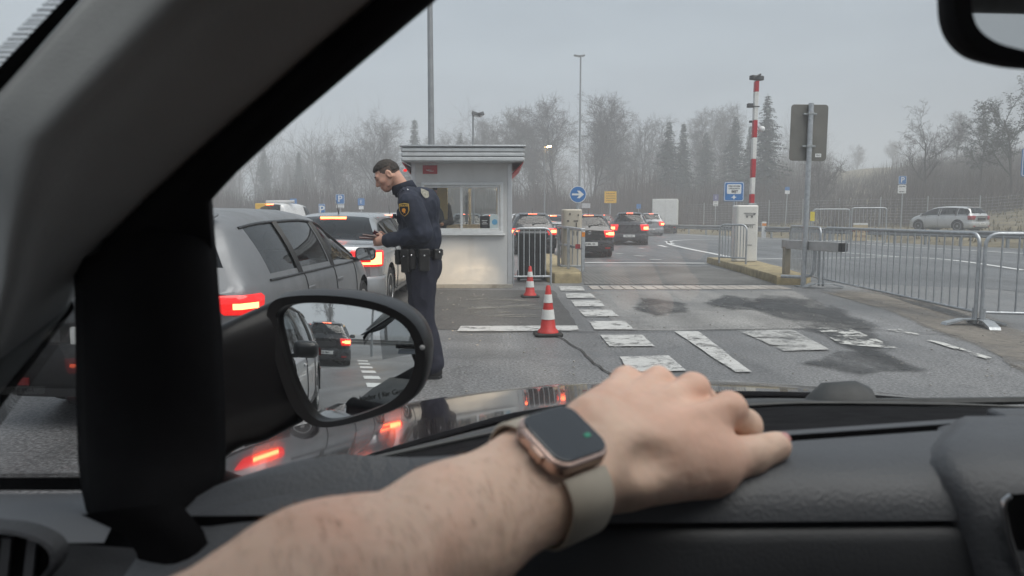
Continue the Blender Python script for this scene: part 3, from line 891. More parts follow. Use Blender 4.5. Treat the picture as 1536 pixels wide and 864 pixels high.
def car(name, label, loc, rz, kind='hatch', paintm=None, W=1.72, sl=1.0, sh=1.0, plate=None, lit=True, glassm=None, group='cars queuing at the barrier', cat='car', lower_dark=False, aerial=True, detail=True, head=False, badge=False):
    root = thing(name, label, cat, loc, rz, group)
    paintm = paintm or PSILV; glassm = glassm or CGLASS
    S = _spline(PROF[kind], 64)
    S[:, 0] *= sl; S[:, 1:3] *= sh
    L = S[-1, 0]
    rings = [_ring(*s, W) for s in S]
    nS, nJ = len(rings), len(rings[0])
    V = np.zeros((nS, 2 * nJ - 2, 3))
    for i in range(nS):
        hp = rings[i]
        full = hp + [(-x, z) for x, z in hp[-2:0:-1]]
        for j, (x, z) in enumerate(full): V[i, j] = (x, S[i, 0], z)
    # round the ends in plan
    for i in range(nS):
        for j in range(2 * nJ - 2):
            x = V[i, j, 0] / (W / 2)
            y = V[i, j, 1]
            if y < .6: V[i, j, 1] += .10 * x * x * (1 - y / .6) 
            if y > L - .8: V[i, j, 1] -= .30 * x * x * ((y - L + .8) / .8)
    NJ2 = 2 * nJ - 2
    r_w = .315 * (1.07 if kind in ('suv', 'van') else 1); ra = r_w + .055
    axles = [.80 * sl, L - .86 * sl]
    # window regions by ring index: side greenhouse 10..14, top centre 16..20
    zt, zb_ = S[:, 1], S[:, 2]
    def sta(y): return int(np.argmin(np.abs(S[:, 0] - y)))
    iroof0 = int(np.argmax(zt > zt.max() * .945)); iroof1 = nS - 1 - int(np.argmax(zt[::-1] > zt.max() * .955))
    if kind == 'saloon':
        ir0 = int(np.argmax(S[:, 0] > .56 * sl)); 
    else:
        ir0 = int(np.argmax(zt > zb_ + .075))
    ifw1 = nS - 1 - int(np.argmax((zt - zb_)[::-1] > .085))
    side0 = ir0 + 2 if kind != 'saloon' else int(np.argmax(S[:, 0] > .80 * sl))
    yb = S[:, 0]
    Lc = yb[ifw1] - yb[side0]
    if kind == 'estate': side0 = int(np.argmax(S[:, 0] > .46 * sl))
    Lc = yb[ifw1] - yb[side0]
    d0, d1 = (.0, .30) if kind in ('estate', 'suv') else (.0, .24)
    pill = [yb[side0] + Lc * f for f in ((.255, .60) if kind != 'saloon' else (.17, .565))]
    def is_side_win(i):
        y = .5 * (yb[i] + yb[i + 1])
        if i < side0 + (1 if kind != 'saloon' else 0) or i > ifw1 - 1: return False
        if zt[i] - zb_[i] < .13 and i > nS // 2: return False
        for p in pill:
            if abs(y - p) < .045: return False
        return kind != 'van' or y > pill[1]
    body, win, rear, front = [], [], [], []
    def quad(i, j): k = (j + 1) % NJ2; return (i * NJ2 + j, i * NJ2 + k, (i + 1) * NJ2 + k, (i + 1) * NJ2 + j)
    for i in range(nS - 1):
        for j in range(NJ2):
            jj = j if j < nJ - 1 else NJ2 - 1 - j
            if 9 < jj < 14 + 1 and jj >= 10 and is_side_win(i): win.append((i, j)); continue
            if jj >= 17 and ir0 <= i < iroof0 - 0 : rear.append((i, j)); continue
            if jj >= 17 and iroof1 <= i < ifw1 - 1: front.append((i, j)); continue
            body.append((i, j))
    # wheel arches
    drop = set()
    Vf = V.reshape(-1, 3)
    for ay in axles:
        dist = np.hypot(Vf[:, 1] - ay, Vf[:, 2] - r_w)
        side = np.abs(Vf[:, 0]) > W / 2 * .70
        inside = (dist < ra) & side
        for (i, j) in body:
            q = quad(i, j)
            if all(inside[v] for v in q): drop.add((i, j))
        for v in np.where(inside)[0]:
            dy, dz = Vf[v, 1] - ay, Vf[v, 2] - r_w
            n_ = max(math.hypot(dy, dz), 1e-4)
            Vf[v, 1] = ay + dy / n_ * ra; Vf[v, 2] = r_w + dz / n_ * ra
    mb = MB(); mb.v = [tuple(p) for p in Vf.tolist()]
    mb.f = [quad(i, j) for (i, j) in body if (i, j) not in drop]
    # rear and front caps: ladders across
    for i, yo, s_ in ((0, -.045, .93), (nS - 1, .05, .86)):
        base = len(mb.v)
        hp = V[i]
        zc = .62
        for j in range(NJ2):
            x, y, z = hp[j]
            xx = x * s_
            mb.v.append((xx, S[i, 0] + yo + (.09 if i == 0 else -.26) * (xx / (W / 2)) ** 2, zc + (z - zc) * .97))
        for j in range(NJ2):
            k = (j + 1) % NJ2
            a, b_ = (i * NJ2 + j, i * NJ2 + k)
            mb.f.append((a, b_, base + k, base + j) if i else (b_, a, base + j, base + k))
        for j in range(nJ - 1):
            l0, l1 = j, j + 1
            r0, r1 = (NJ2 - j) % NJ2, NJ2 - j - 1
            if l0 == r0: mb.f.append((base + l0, base + l1, base + r1))
            elif l1 == r1: mb.f.append((base + l0, base + l1, base + r0))
            else: mb.f.append((base + l0, base + l1, base + r1, base + r0))
    mb.build('body', paintm, root, smooth=38)
    def pane(cells, nm, m, off=.003):
        if not cells: return None
        ids = {}; p = MB()
        for (i, j) in cells:
            f = []
            for v in quad(i, j):
                if v not in ids:
                    ids[v] = len(p.v); q = Vf[v]
                    c = Vector((q[0], q[1] - L * .5, q[2] - .5)); c.normalize()
                    p.v.append((q[0] - math.copysign(off, q[0]) if abs(q[0]) > .02 else q[0], q[1], q[2] - off * .5))
                f.append(ids[v])
            p.f.append(tuple(f))
        return p.build(nm, m, root, smooth=60)
    lw = [c for c in win if c[1] < nJ]; rw = [c for c in win if c[1] >= nJ]
    def split(cells):
        out = []; cur = []
        for c in sorted(cells):
            if cur and c[0] > cur[-1][0] + 1: out.append(cur); cur = []
            cur.append(c)
        if cur: out.append(cur)
        return out
    for cells in split(rw) + split(lw): pane(cells, 'side_window', glassm)
    pane(rear, 'rear_window', glassm); pane(front, 'windscreen', glassm)
    # dark surrounds of the side windows
    if detail:
        for sgn in (1, -1):
            jb = 9 if sgn > 0 else NJ2 - 9
            jt = 15 if sgn > 0 else NJ2 - 15
            pts = [Vf[i * NJ2 + jb] + np.array((sgn * .006, 0, .004)) for i in range(side0, ifw1 + 1)]
            tr = MB(); tr.tube(pts, .009, 5)
            pts = [Vf[i * NJ2 + jt] + np.array((sgn * .004, 0, 0)) for i in range(side0, ifw1 + 1)]
            tr.tube(pts, .011, 5)
            for p_ in pill:
                i = sta(p_); jj = range(9, 16)
                pp = [Vf[i * NJ2 + (j if sgn > 0 else NJ2 - j)] + np.array((sgn * .004, 0, 0)) for j in jj]
                for dy in (-.03, -.01, .01, .03): tr.tube([q + np.array((0, dy, 0)) for q in pp], .012, 4)
            tr.build('window_trim', TRIM, root, smooth=60)
            # door seams and handles
            sm = MB()
            for p_ in (pill[0] + .02, pill[1], min(yb[ifw1] + .02, axles[1] - ra - .05)):
                i = sta(p_)
                pp = [Vf[i * NJ2 + (j if sgn > 0 else NJ2 - j)] + np.array((sgn * .002, 0, 0)) for j in range(3, 10)]
                if min(abs(p_ - a) for a in axles) > ra + .03 or True:
                    pp = [q for q in pp if min(math.hypot(q[1] - a, q[2] - r_w) for a in axles) > ra + .03]
                if len(pp) > 1: sm.tube(pp, .006, 4)
            pp = [(sgn * (W / 2 * .985), axles[0] + ra + .02, .30), (sgn * (W / 2 * .985), axles[1] - ra - .02, .30)]
            sm.tube(pp, .006, 4)
            sm.build('door_seam', TRIM, root, smooth=60)
            for p_ in (pill[0] + .16, pill[1] + .14):
                h = MB(); i = sta(p_); q = Vf[i * NJ2 + (8 if sgn > 0 else NJ2 - 8)]
                h.box((q[0] + sgn * .018, p_, q[2] - .09), (.022, .19, .03))
                h.build('door_handle', paintm, root, bevel=.008)
    # side mirrors
    for sgn in (1, -1):
        i = sta(yb[ifw1] - .30); q = Vf[i * NJ2 + (9 if sgn > 0 else NJ2 - 9)]
        h = MB()
        prof = rrect(.21, .135, .05)
        rows = []
        for dy, s_ in ((-.0, .92), (.012, 1.0), (.05, .96), (.09, .74), (.11, .35)):
            rows.append([(q[0] + sgn * .125 + a * s_, q[1] + dy, q[2] + .075 + b_ * s_) for a, b_ in prof])
        h.grid(rows, closed=True); h.f.append(tuple(len(h.v) - len(prof) + k for k in range(len(prof))))
        h.box((q[0] + sgn * .02, q[1] + .05, q[2] + .025), (.09, .05, .03))
        mo = h.build('side_mirror', paintm if kind != 'estate' else TRIM, root, smooth=50)
        g = MB(); g.prism([(a * .86, b_ * .86) for a, b_ in prof], (q[0] + sgn * .125, q[1] - .001, q[2] + .075), (1, 0, 0), (0, 0, 1), (0, .004, 0))
        g.build('mirror_glass', mat('mirror glass', (.75, .77, .78), .03, 1.0, var=.02, rvar=0), mo)
    # wheels
    for ay in axles:
        for sgn in (1, -1):
            xw = sgn * (W / 2 - .115)
            t = MB(); w2 = .10
            t.lathe([(.19, -w2 * .9), (r_w - .03, -w2), (r_w - .008, -w2 * .8), (r_w, -w2 * .4), (r_w, w2 * .4), (r_w - .008, w2 * .8), (r_w - .03, w2), (.19, w2 * .9)], 28, 'x', (xw, ay, r_w))
            to = t.build('wheel', RUBBER, root, smooth=40)
            r_ = MB(); xo = xw + sgn * (w2 * .62)
            r_.lathe([(.215, 0), (.215, sgn * .035), (.195, sgn * .035), (.19, 0.002)], 24, 'x', (xo, ay, r_w))
            for k in range(10):
                a = 2 * math.pi * k / 10
                r_.prism([(-.018, .03), (.018, .03), (.026, .20), (-.026, .20)], (xo + sgn * .004, ay, r_w), (0, math.cos(a), math.sin(a)), (0, -math.sin(a), math.cos(a)), (sgn * .022, 0, 0))
            r_.lathe([(.05, 0), (.05, sgn * .035), (.02, sgn * .04)], 14, 'x', (xo, ay, r_w))
            r_.build('rim', RIM, to, smooth=40)
    # underbody and cabin
    u = MB()
    u.box((0, L / 2, .27), (W * .70, L * .93, .16)); u.box((0, L / 2, .42), (W * .66, L * .90, .3))
    u.build('underbody', BLACKP, root)
    if kind != 'van':
        zs = S[sta(L * .4), 2]
        for sx, yy in ((-.36, pill[1] - .12), (.36, pill[1] - .12)):
            s_ = MB()
            s_.prism(rrect(.46, .56, .14), (sx, yy, .74), (1, 0, 0), (0, -.22, 1), (0, .11, .02))
            s_.prism(rrect(.27, .18, .07), (sx, yy - .085, zs + .235), (1, 0, 0), (0, -.15, 1), (0, .09, .01))
            s_.box((sx, yy + .3, .5), (.46, .5, .14))
            s_.build('seat', CABIN, root, bevel=.02)
        s_ = MB(); s_.prism(rrect(1.22, .5, .12), (0, pill[0] - .02 if kind != 'saloon' else pill[0] + .05, .72), (1, 0, 0), (0, -.28, 1), (0, .12, .02))
        for sx in (-.4, .4): s_.prism(rrect(.25, .15, .06), (sx, (pill[0] if kind != 'saloon' else pill[0] + .05) - .09, zs + .12), (1, 0, 0), (0, -.2, 1), (0, .08, .01))
        s_.build('seat', CABIN, root, bevel=.02)
        d_ = MB(); d_.box((0, yb[ifw1] - .12, zs - .06), (W * .80, .42, .12))
        e_ = MB(); e_.box((0, yb[ir0] + .28, zs - .07), (W * .72, .40, .03)); e_.build('parcel_shelf', CABIN, root)
        d_.build('dashboard', CABIN, root)
    # rear: lamps, bumper, plate, wiper, badge
    zl0, zl1 = (.68 * sh, .91 * sh)
    if kind == 'suv': zl0, zl1 = .72 * sh, 1.02 * sh
    if kind == 'saloon': zl0, zl1 = .70 * sh, .92 * sh
    if kind == 'estate': zl0, zl1 = .74 * sh, .87 * sh
    if kind == 'van': zl0, zl1 = .75, 1.15
    def yrear(x): return -.045 + .09 * (x / (W / 2)) ** 2
    for sgn in (1, -1):
        wx = W / 2
        xin = wx * ({'van': .78, 'estate': .70}.get(kind, .56))
        def outline(grow=0.0, inset=0.0):
            o = []
            for t in np.linspace(0, 1, 7):
                x = xin + inset + (wx * .90 - xin - inset) * t; o.append((x, yrear(x) - grow))
            for t in np.linspace(0, 1, 5):
                y = .10 + (.20 - .10 - inset * .6) * t; o.append((wx * (.945 + .03 * t) + grow, y))
            return o
        rows = []
        for z, ins, gr_ in ((zl0, .06, .0), (zl0 + .015, .05, .016), ((zl0 + zl1) / 2, .02, .022), (zl1 - .02, 0, .020), (zl1, .015, .0)):
            o_ = outline(gr_, ins * (1 if kind != 'van' else .2))
            rows.append([(sgn * x, y, z) for x, y in o_])
        t = MB().grid(rows)
        lo = t.build('tail_light', LRED if lit else LDIM, root, smooth=60)
        if lit:
            hot = MB()
            segs = {'saloon': ((.14, .27, 2, -3), (.72, .86, 2, -3), (.27, .72, 5, -3)), 'estate': ((.30, .60, 4, -3),), 'suv': ((.18, .62, 3, -3),), 'van': ((.2, .6, 1, -3),), 'hatch': ((.30, .74, 3, -4), (.40, .62, 1, -7))}[kind]
            for za, zb2, i0, i1 in segs:
                rr_ = []
                for zz in (za, zb2):
                    o_ = outline(.0275, .03)
                    rr_.append([(sgn * x, y, zl0 + (zl1 - zl0) * zz) for x, y in o_[i0:i1]])
                hot.grid(rr_)
            hot.build('lamp', LHOT, lo, smooth=60)
    hb = MB()
    if kind == 'saloon':
        hb.box((0, 1.16 * sl, zt.max() - .075), (.36, .03, .025)); 
    else:
        hb.box((0, yb[iroof0] - .06, zt[iroof0] + .004), (.30, .03, .028), rotx(.3))
    hb.build('brake_light', LHOT if lit else LDIM, root)
    bp = MB()
    rows = []
    for z, g_ in ((.22, .0), (.25, .04), (.40, .060), (.53, .064), (.565, .050), (.575, .0)):
        o_ = []
        for t in np.linspace(-1, 1, 25):
            x = W / 2 * .975 * math.copysign(abs(t) ** .8, t)
            o_.append((x * (1 + g_ * .25), yrear(x) - g_ + (.10 * max(0, abs(t) - .8) / .2), z * sh))
        o_ = [(W / 2 * (.985 + g_ * .25) * -1, .40 * sl, z * sh)] + o_ + [(W / 2 * (.985 + g_ * .25), .40 * sl, z * sh)]
        rows.append(o_)
    bp.grid(rows)
    bo = bp.build('bumper', TRIM if lower_dark else paintm, root, smooth=50)
    if detail:
        for sgn in (1, -1):
            b2 = MB(); b2.box((sgn * W * .36, yrear(W * .36) - .064, .33 * sh), (.16, .012, .045), rotz(sgn * .12))
            b2.build('reflector', LDIM, bo)
        b3 = MB(); b3.grid([[(x, yrear(x) - .0675, z) for x in np.linspace(-W * .36, W * .36, 13)] for z in (.235 * sh, .29 * sh)]); b3.build('valance', TRIM, bo, smooth=60)
    zp = (.46 if kind in ('hatch', 'suv') else .74) * sh
    if kind == 'estate': zp = .70 * sh
    if lower_dark: zp = .62 * sh
    pl = MB(); yp = -.06 if zp > .56 * sh else -.115
    pl.box((0, yp, zp), (.52, .012, .11))
    po = pl.build('number_plate', PLATE, root, bevel=.004, seg=1)
    if plate: text(plate, .085, INK, po, (0, yp - .0075, zp), sx=1.05, bold=.002)
    rc = MB(); rc.box((0, -.0475, (zp if zp > .56 * sh else .72 * sh)), (.66, .008, .16)); rc.build('boot_recess', TRIM if detail else paintm, root, bevel=.004, seg=1)
    if kind in ('hatch', 'estate', 'suv'):
        w_ = MB(); i = ir0 + 1
        y0, z0 = V[ir0, nJ - 1, 1], S[ir0, 1]
        w_.tube([(0, y0 - .03, z0 + .01), (.12, y0 + .01, z0 + .05), (.42, y0 + .05, z0 + .065)], .011, 6); w_.cyl((0, y0 - .045, z0), (0, y0 + .02, z0 + .02), .03, n=10)
        w_.build('rear_wiper', TRIM, root, smooth=50)
        sp = MB(); sp.box((0, yb[iroof0] - .03, zt[iroof0] + .012), (W * .60, .16, .022), rotx(.22)); sp.build('roof_spoiler', paintm, root, bevel=.01)
    if badge:
        bd = MB(); c = (0, -.052, .83 * sh)
        bd.tube([(c[0] + .055 * math.cos(a), c[1], c[2] + .042 * math.sin(a)) for a in np.linspace(0, 2 * math.pi, 25)[:-1]], .006, 6, closed=True)
        bd.tube([(c[0] + .022 * math.cos(a), c[1], c[2] + .04 * math.sin(a)) for a in np.linspace(0, 2 * math.pi, 19)[:-1]], .005, 6, closed=True)
        bd.build('badge', CHROME, root, smooth=60)
    if aerial:
        a_ = MB(); y = .62 * sl if kind != 'saloon' else 1.5
        i = sta(y); a_.tube([(0, y, zt[i]), (0, y - .03, zt[i] + .03), (0, y - .16, zt[i] + .20)], [.018, .008, .003], 6); a_.build('aerial', TRIM, root)
    # front lamps and grille
    for sgn in (1, -1):
        hl = MB(); zz = S[sta(L - .3 * sl), 1] - .14
        rows = []
        for z, g_ in ((zz - .08, 0), (zz - .06, .02), (zz + .04, .0), (zz + .06, -.03)):
            rows.append([(sgn * x, L - .10 * sl + .06 - .34 * (x / (W / 2)) ** 2 + g_, z) for x in np.linspace(W * .26, W * .44, 6)])
        hl.grid(rows); hl.build('headlight', LWHITE if head else LCLEAR, root, smooth=60)
    gl = MB(); gl.box((0, L + .02, .52), (W * .5, .05, .16)); gl.build('grille', TRIM, root, bevel=.02)
    return root

# ---- cars of the photograph (rear plane position; heading +Y unless turned)
def at_px(px, d): return (px - 747) / FPX * d
c_near = car('parked_car', 'grey hatchback nearest on the left, its flank and rear lamp just beyond our door mirror', (-2.31, 4.50, 0), -.015, 'estate', PNEAR, W=1.66, sl=.95, sh=.945, plate='GUZZ', lower_dark=True, aerial=False)
c_sal = car('silver_saloon', 'silver saloon with glowing brake lights next to the officer', (-2.34, 9.35, 0), -.02, 'saloon', PSILV, W=1.74, sh=.955, plate='GH 204', aerial=True)
car('white_car', 'white estate one place ahead of the silver saloon in the left queue', (-2.5, 16.6, 0), .0, 'estate', PWHITE, W=1.7, sh=.97, detail=False)
car('dark_hatchback', 'black hatchback with wide lit tail lights behind the wheelie bin fence', (at_px(800, 25.2), 25.2, 0), .02, 'hatch', PBLACK, W=1.62, plate='1ML 82', badge=False, detail=False)
car('dark_hatchback', 'small black hatchback with a round badge right of the ticket column', (at_px(884, 23.3), 23.3, 0), -.05, 'hatch', PBLACK, W=1.60, sh=.96, plate='BJXML 03', badge=True)
car('dark_people_carrier', 'dark grey tall hatchback ahead of the small black one in the bend', (at_px(944, 33.5), 33.5, 0), -.20, 'suv', PDARK, W=1.72, sh=.935, plate='EG U 65', detail=False)
car('silver_people_carrier', 'pale silver tall car farthest ahead in the bend beside the white lorry', (at_px(977, 50), 50, 0), -.12, 'suv', PSILV, W=1.72, sh=.96, plate='K 23', detail=False)
car('silver_hatchback', 'light silver hatchback parked on the bank beyond the guardrail', (at_px(1477, 40), 40, verge_h(at_px(1477, 40), 40) - .02), R(23), 'hatch', PLIGHT, W=1.68, sh=.97, sl=.95, lit=False, plate='KO 31', group='cars around the checkpoint')
bank = verge_h(at_px(1430, 42), 42)
dist_cars = [
 (772, 38, PGREY, 'estate', 'grey car two places ahead of the black hatchback, beside the booth corner'),
 (786, 33, PWHITE, 'hatch', 'white car whose roof shows just behind the black hatchback'),
 (832, 41, PGREY, 'saloon', 'grey car in the distance behind the beige ticket column'),
 (806, 52, PBLUE, 'hatch', 'dark blue car far ahead under the lit street lamp'),
 (905, 44, PRED, 'hatch', 'red car glimpsed between the two dark hatchbacks'),
 (700, 30, PDARK, 'hatch', 'dark car seen through the booth windows'),
 (738, 34, PSILV, 'saloon', 'silver car with bright brake lights seen through the booth\'s right pane'),
 (508, 34, PBLUE, 'estate', 'dark car roof beyond the silver saloon at the parking sign'),
 (556, 27, PWHITE, 'hatch', 'white car roof beyond the saloon close to the officer\'s hands'),
 (455, 44, PSILV, 'estate', 'silver car roof right of the white van'),
 (340, 40, PGREY, 'saloon', 'grey car at the far left beyond the near hatchback roof'),
 (760, 62, PWHITE, 'hatch', 'white car at the far end of the queue left of the lit street lamp'),
 (860, 58, PSILV, 'hatch', 'silver car at the far end of the queue under the blue arrow sign'),
]
for px, d, pm, kd, lb in dist_cars:
    car('distant_car', lb, (at_px(px, d), d, 0), rng.uniform(-.04, .04), kd, pm, W=1.68, detail=False, aerial=False)
vn = car('white_van', 'white van with a yellow roof box, roof just above the near grey car', (at_px(408, 31), 31, 0), -.12, 'van', PWHITE, W=1.62, sl=.95, sh=.97, detail=False, aerial=False)
rb = MB(); rb.box((-.35, .25, 1.72), (.62, .30, .26)); rb.build('roof_box', SIGNY, vn, bevel=.02)
lbx = MB(); lbx.box((.1, .9, 1.93), (1.2, .25, .12)); lbx.build('roof_sign', mat('roof bar', (.5, .5, .5), .4), vn, bevel=.03)
text('SFIKAN', .12, INK, vn, (.15, -.03, 1.62))
# cars seen in the door mirror, behind our own
_b = Vector((-.22, 1.15, 0)); _u = Vector((-.573, -.819, 0)); _n = Vector((-.819, .573, 0))
car('silver_estate', 'silver car waiting close behind us in the next lane, seen in the door mirror', tuple(_b + _u * 5.9 + _n * 1.30), R(-35), 'estate', PSILV, W=1.72, plate='LJ 71', group='cars behind us', lit=False)
car('black_hatchback', 'black car farther behind us, seen small in the door mirror', tuple(_b + _u * 12.5 + _n * .75), R(145), 'hatch', PBLACK, W=1.7, plate='NM 55', group='cars behind us')
car('distant_car', 'farthest car behind us, its red lamps showing in the door mirror', tuple(_b + _u * 17 + _n * 1.6), R(140), 'hatch', PGREY, W=1.7, group='cars behind us', detail=False)

# white box lorry
lr = thing('box_lorry', 'white box lorry parked by the fence beyond the queue', 'lorry', (at_px(997, 56), 56, 0), -.25)
lr.scale = (.82, .82, .80)
b = MB(); b.box((0, 3, 2.05), (2.3, 6, 2.5)); bo = b.build('box_body', mat('dirty white lorry box', (.62, .62, .60), .5, dirt=(.3, .29, .27, .6)), lr, bevel=.03)
b = MB()
for sx in (-.57, .57): b.box((sx, -.012, 2.05), (1.05, .03, 2.3))
b.build('rear_door', WHITEP, lr, bevel=.01)
b = MB(); b.box((0, .05, .62), (2.2, .1, .14)); b.box((0, 3, .68), (.9, 5.8, .18)); b.build('chassis', BLACKP, lr)
b = MB(); b.box((0, 7.0, 1.4), (2.1, 1.7, 1.9)); b.build('cab', WHITEP, lr, bevel=.12)
for sx in (-.95, .95):
    for y in (1.4, 6.8):
        b = MB(); b.lathe([(.2, -.13), (.45, -.14), (.47, 0), (.45, .14), (.2, .13)], 20, 'x', (sx, y, .47)); b.build('wheel', RUBBER, lr, smooth=40)
for sx in (-.9, .9):
    b = MB(); b.box((sx, -.01, .62), (.22, .05, .1)); b.build('tail_light', LDIM, lr)
# ================================================================== BOOTH
BY = 13.45                                   # front face of the booth
bx0, bx1 = P(619, 432, BY).x, P(768, 432, BY).x
def bz(py): return P(700, py, BY).z
BW = bx1 - bx0; BC = (bx0 + bx1) / 2
PANEL = mat('pale grey sheet panel', (.58, .58, .57), .42, .15, var=.06, scale=2.5, dirt=(.28, .26, .22, .5))
ALU = mat('aluminium frame', (.55, .56, .57), .38, .5, var=.08)
booth = thing('control_booth', 'small grey control booth with sliding windows and a flat ribbed roof', 'booth', (BC, BY, 0))
DEP = 2.2
wz0, wz1 = bz(349), bz(275)                  # window opening
wx0, wx1 = P(634, 300, BY).x - BC, P(753, 300, BY).x - BC
ztop = bz(242)
hw = BW / 2
b = MB()
T = .05
b.box((0, T / 2, (.07 + wz0) / 2), (BW - .16, T, wz0 - .07))
b.box((0, T / 2, (wz1 + ztop) / 2), (BW - .16, T, ztop - wz1))
b.box(((-hw + .08 + wx0) / 2, T / 2, (wz0 + wz1) / 2), (wx0 + hw - .08, T - .004, wz1 - wz0))
b.box(((hw - .08 + wx1) / 2, T / 2, (wz0 + wz1) / 2), (hw - .08 - wx1, T - .004, wz1 - wz0))
b.build('front_wall', PANEL, booth, bevel=.004, seg=1)
for sx in (-1, 1):
    b = MB()
    if sx < 0:
        b.box((sx * (hw - T / 2), DEP / 2, wz0 / 2 + .035), (T, DEP - .16, wz0 - .07)); b.box((sx * (hw - T / 2), DEP / 2, (wz1 + ztop) / 2), (T, DEP - .16, ztop - wz1))
        b.box((sx * (hw - T / 2), .3, (wz0 + wz1) / 2), (T - .004, .44, wz1 - wz0)); b.box((sx * (hw - T / 2), DEP - .3, (wz0 + wz1) / 2), (T - .004, .44, wz1 - wz0))
    else:
        b.box((sx * (hw - T / 2), DEP / 2, ztop / 2 + .035), (T, DEP - .16, ztop - .07))
    b.build('side_wall', PANEL, booth, bevel=.004, seg=1)
b = MB()
bw0, bw1 = -.42, .62
b.box((0, DEP - T / 2, wz0 / 2 + .1), (BW - .16, T, wz0 + .06)); b.box((0, DEP - T / 2, (wz1 + ztop) / 2), (BW - .16, T, ztop - wz1))
b.box(((-hw + .08 + bw0) / 2, DEP - T / 2, (wz0 + wz1) / 2 + .06), (bw0 + hw - .08, T - .004, wz1 - wz0 - .13)); b.box(((hw - .08 + bw1) / 2, DEP - T / 2, (wz0 + wz1) / 2 + .06), (hw - .08 - bw1, T - .004, wz1 - wz0 - .13))
b.box((.06, DEP - T / 2, (wz0 + wz1) / 2 + .06), (.05, T - .008, wz1 - wz0 - .13))
b.build('rear_wall', mat('booth inner panel', (.42, .41, .38), .6), booth, bevel=.004, seg=1)
for sx in (-1, 1):
    for y in (0, DEP):
        b = MB(); b.box((sx * (hw - .04), y + (.035 if y == 0 else -.035), ztop / 2), (.085, .085, ztop)); b.build('corner_post', ALU, booth, bevel=.008)
b = MB(); b.box((0, DEP / 2, .035), (BW + .02, DEP + .03, .07)); b.build('base_frame', mat('booth plinth', (.36, .34, .30), .7, dirt=(.15, .13, .1, .7)), booth, bevel=.006)
b = MB(); b.box((0, DEP / 2, .09), (BW - .12, DEP - .12, .03)); b.build('booth_floor', CABIN, booth)
# roof: boxed fascia with ribs, red underside
rx0, rx1 = P(603, 230, BY - .45).x - BC, P(785, 230, BY - .45).x - BC
rz0, rz1 = P(700, 243, BY - .45).z, P(700, 220, BY - .45).z
rf = MB(); rc = (rx0 + rx1) / 2; rw = rx1 - rx0
rf.box((rc, DEP / 2, (rz0 + rz1) / 2), (rw - .03, DEP + .87, rz1 - rz0 - .01))
RFM = mat('ribbed roof fascia', (.50, .52, .53), .45, .2, var=.1, scale=5, dirt=(.3, .28, .26, .5))
ro = rf.build('roof', RFM, booth, bevel=.01)
hb_ = (rz1 - rz0) / 3.3
rb_ = MB()
for k in range(3):
    zc = rz0 + hb_ * (k + .62)
    rb_.box((rc, -.452, zc), (rw, .04, hb_ * .80)); rb_.box((rx0 - .002, DEP / 2, zc), (.04, DEP + .90, hb_ * .80)); rb_.box((rx1 + .002, DEP / 2, zc), (.04, DEP + .90, hb_ * .80))
rb_.build('fascia_rib', RFM, ro, bevel=.012)
cp = MB(); cp.box((rc, DEP / 2, rz1 + .012), (rw + .08, DEP + .99, .03)); cp.build('roof_cap', GALV, ro, bevel=.008)
for sx, x in ((-1, rx0), (1, rx1)):
    rd_ = MB(); xo, xi = x - sx * .01, sx * (hw + .004)
    rd_.add([(xo, -.43, rz0), (xi, -.02, rz0 - .17), (xi, DEP, rz0 - .17), (xo, DEP + .4, rz0)], [(0, 1, 2, 3)])
    rd_.build('eave_soffit', emit('red lit soffit', (.9, .05, .06), .12, (.45, .03, .04)) if False else REDP, ro, solid=.02)
b = MB(); b.box((-hw - .10, -.05, rz0 - .12), (.06, .06, .05)); b.build('beacon', LRED, booth, bevel=.015)
# window frame and two sliding sashes
fr = MB(); F_ = .045
def frame_rect(mb, x0, x1, z0, z1, y, t, dy):
    mb.box(((x0 + x1) / 2, y, z0 + t / 2), (x1 - x0, dy, t)); mb.box(((x0 + x1) / 2, y, z1 - t / 2), (x1 - x0, dy, t))
    mb.box((x0 + t / 2, y, (z0 + z1) / 2), (t, dy - .004, z1 - z0 - 2 * t)); mb.box((x1 - t / 2, y, (z0 + z1) / 2), (t, dy - .004, z1 - z0 - 2 * t))
WFR = mat('white window frame', (.66, .67, .67), .4, .1)
frame_rect(fr, wx0 - .02, wx1 + .02, wz0 - .02, wz1 + .02, .012, .055, .09)
fr.box(((wx0 + wx1) / 2, -.03, wz0 - .035), (wx1 - wx0 + .10, .10, .025))
fr.build('window_frame', WFR, booth, bevel=.005)
xm = P(692, 300, BY).x - BC
PANE = glass('booth pane', (.94, .95, .945), .6, 1.45)
for x0_, x1_, y in ((wx0 + .04, xm + .02, .034), (xm - .02, wx1 - .04, .006)):
    s_ = MB(); frame_rect(s_, x0_, x1_, wz0 + .036, wz1 - .036, y, .042, .028)
    so = s_.build('window_sash', WFR, booth, bevel=.004)
    p_ = MB(); p_.box(((x0_ + x1_) / 2, y, (wz0 + wz1) / 2), (x1_ - x0_ - .07, .005, wz1 - wz0 - .145)); p_.build('pane', PANE, so)
p_ = MB(); p_.box(((bw0 + bw1) / 2, DEP - .03, (wz0 + wz1) / 2 + .06), (bw1 - bw0 - .01, .005, wz1 - wz0 - .14)); p_.build('pane', PANE, booth)
p_ = MB(); p_.box((-hw + .025, DEP / 2, (wz0 + wz1) / 2), (.005, DEP - 1.05, wz1 - wz0)); p_.build('pane', PANE, booth)
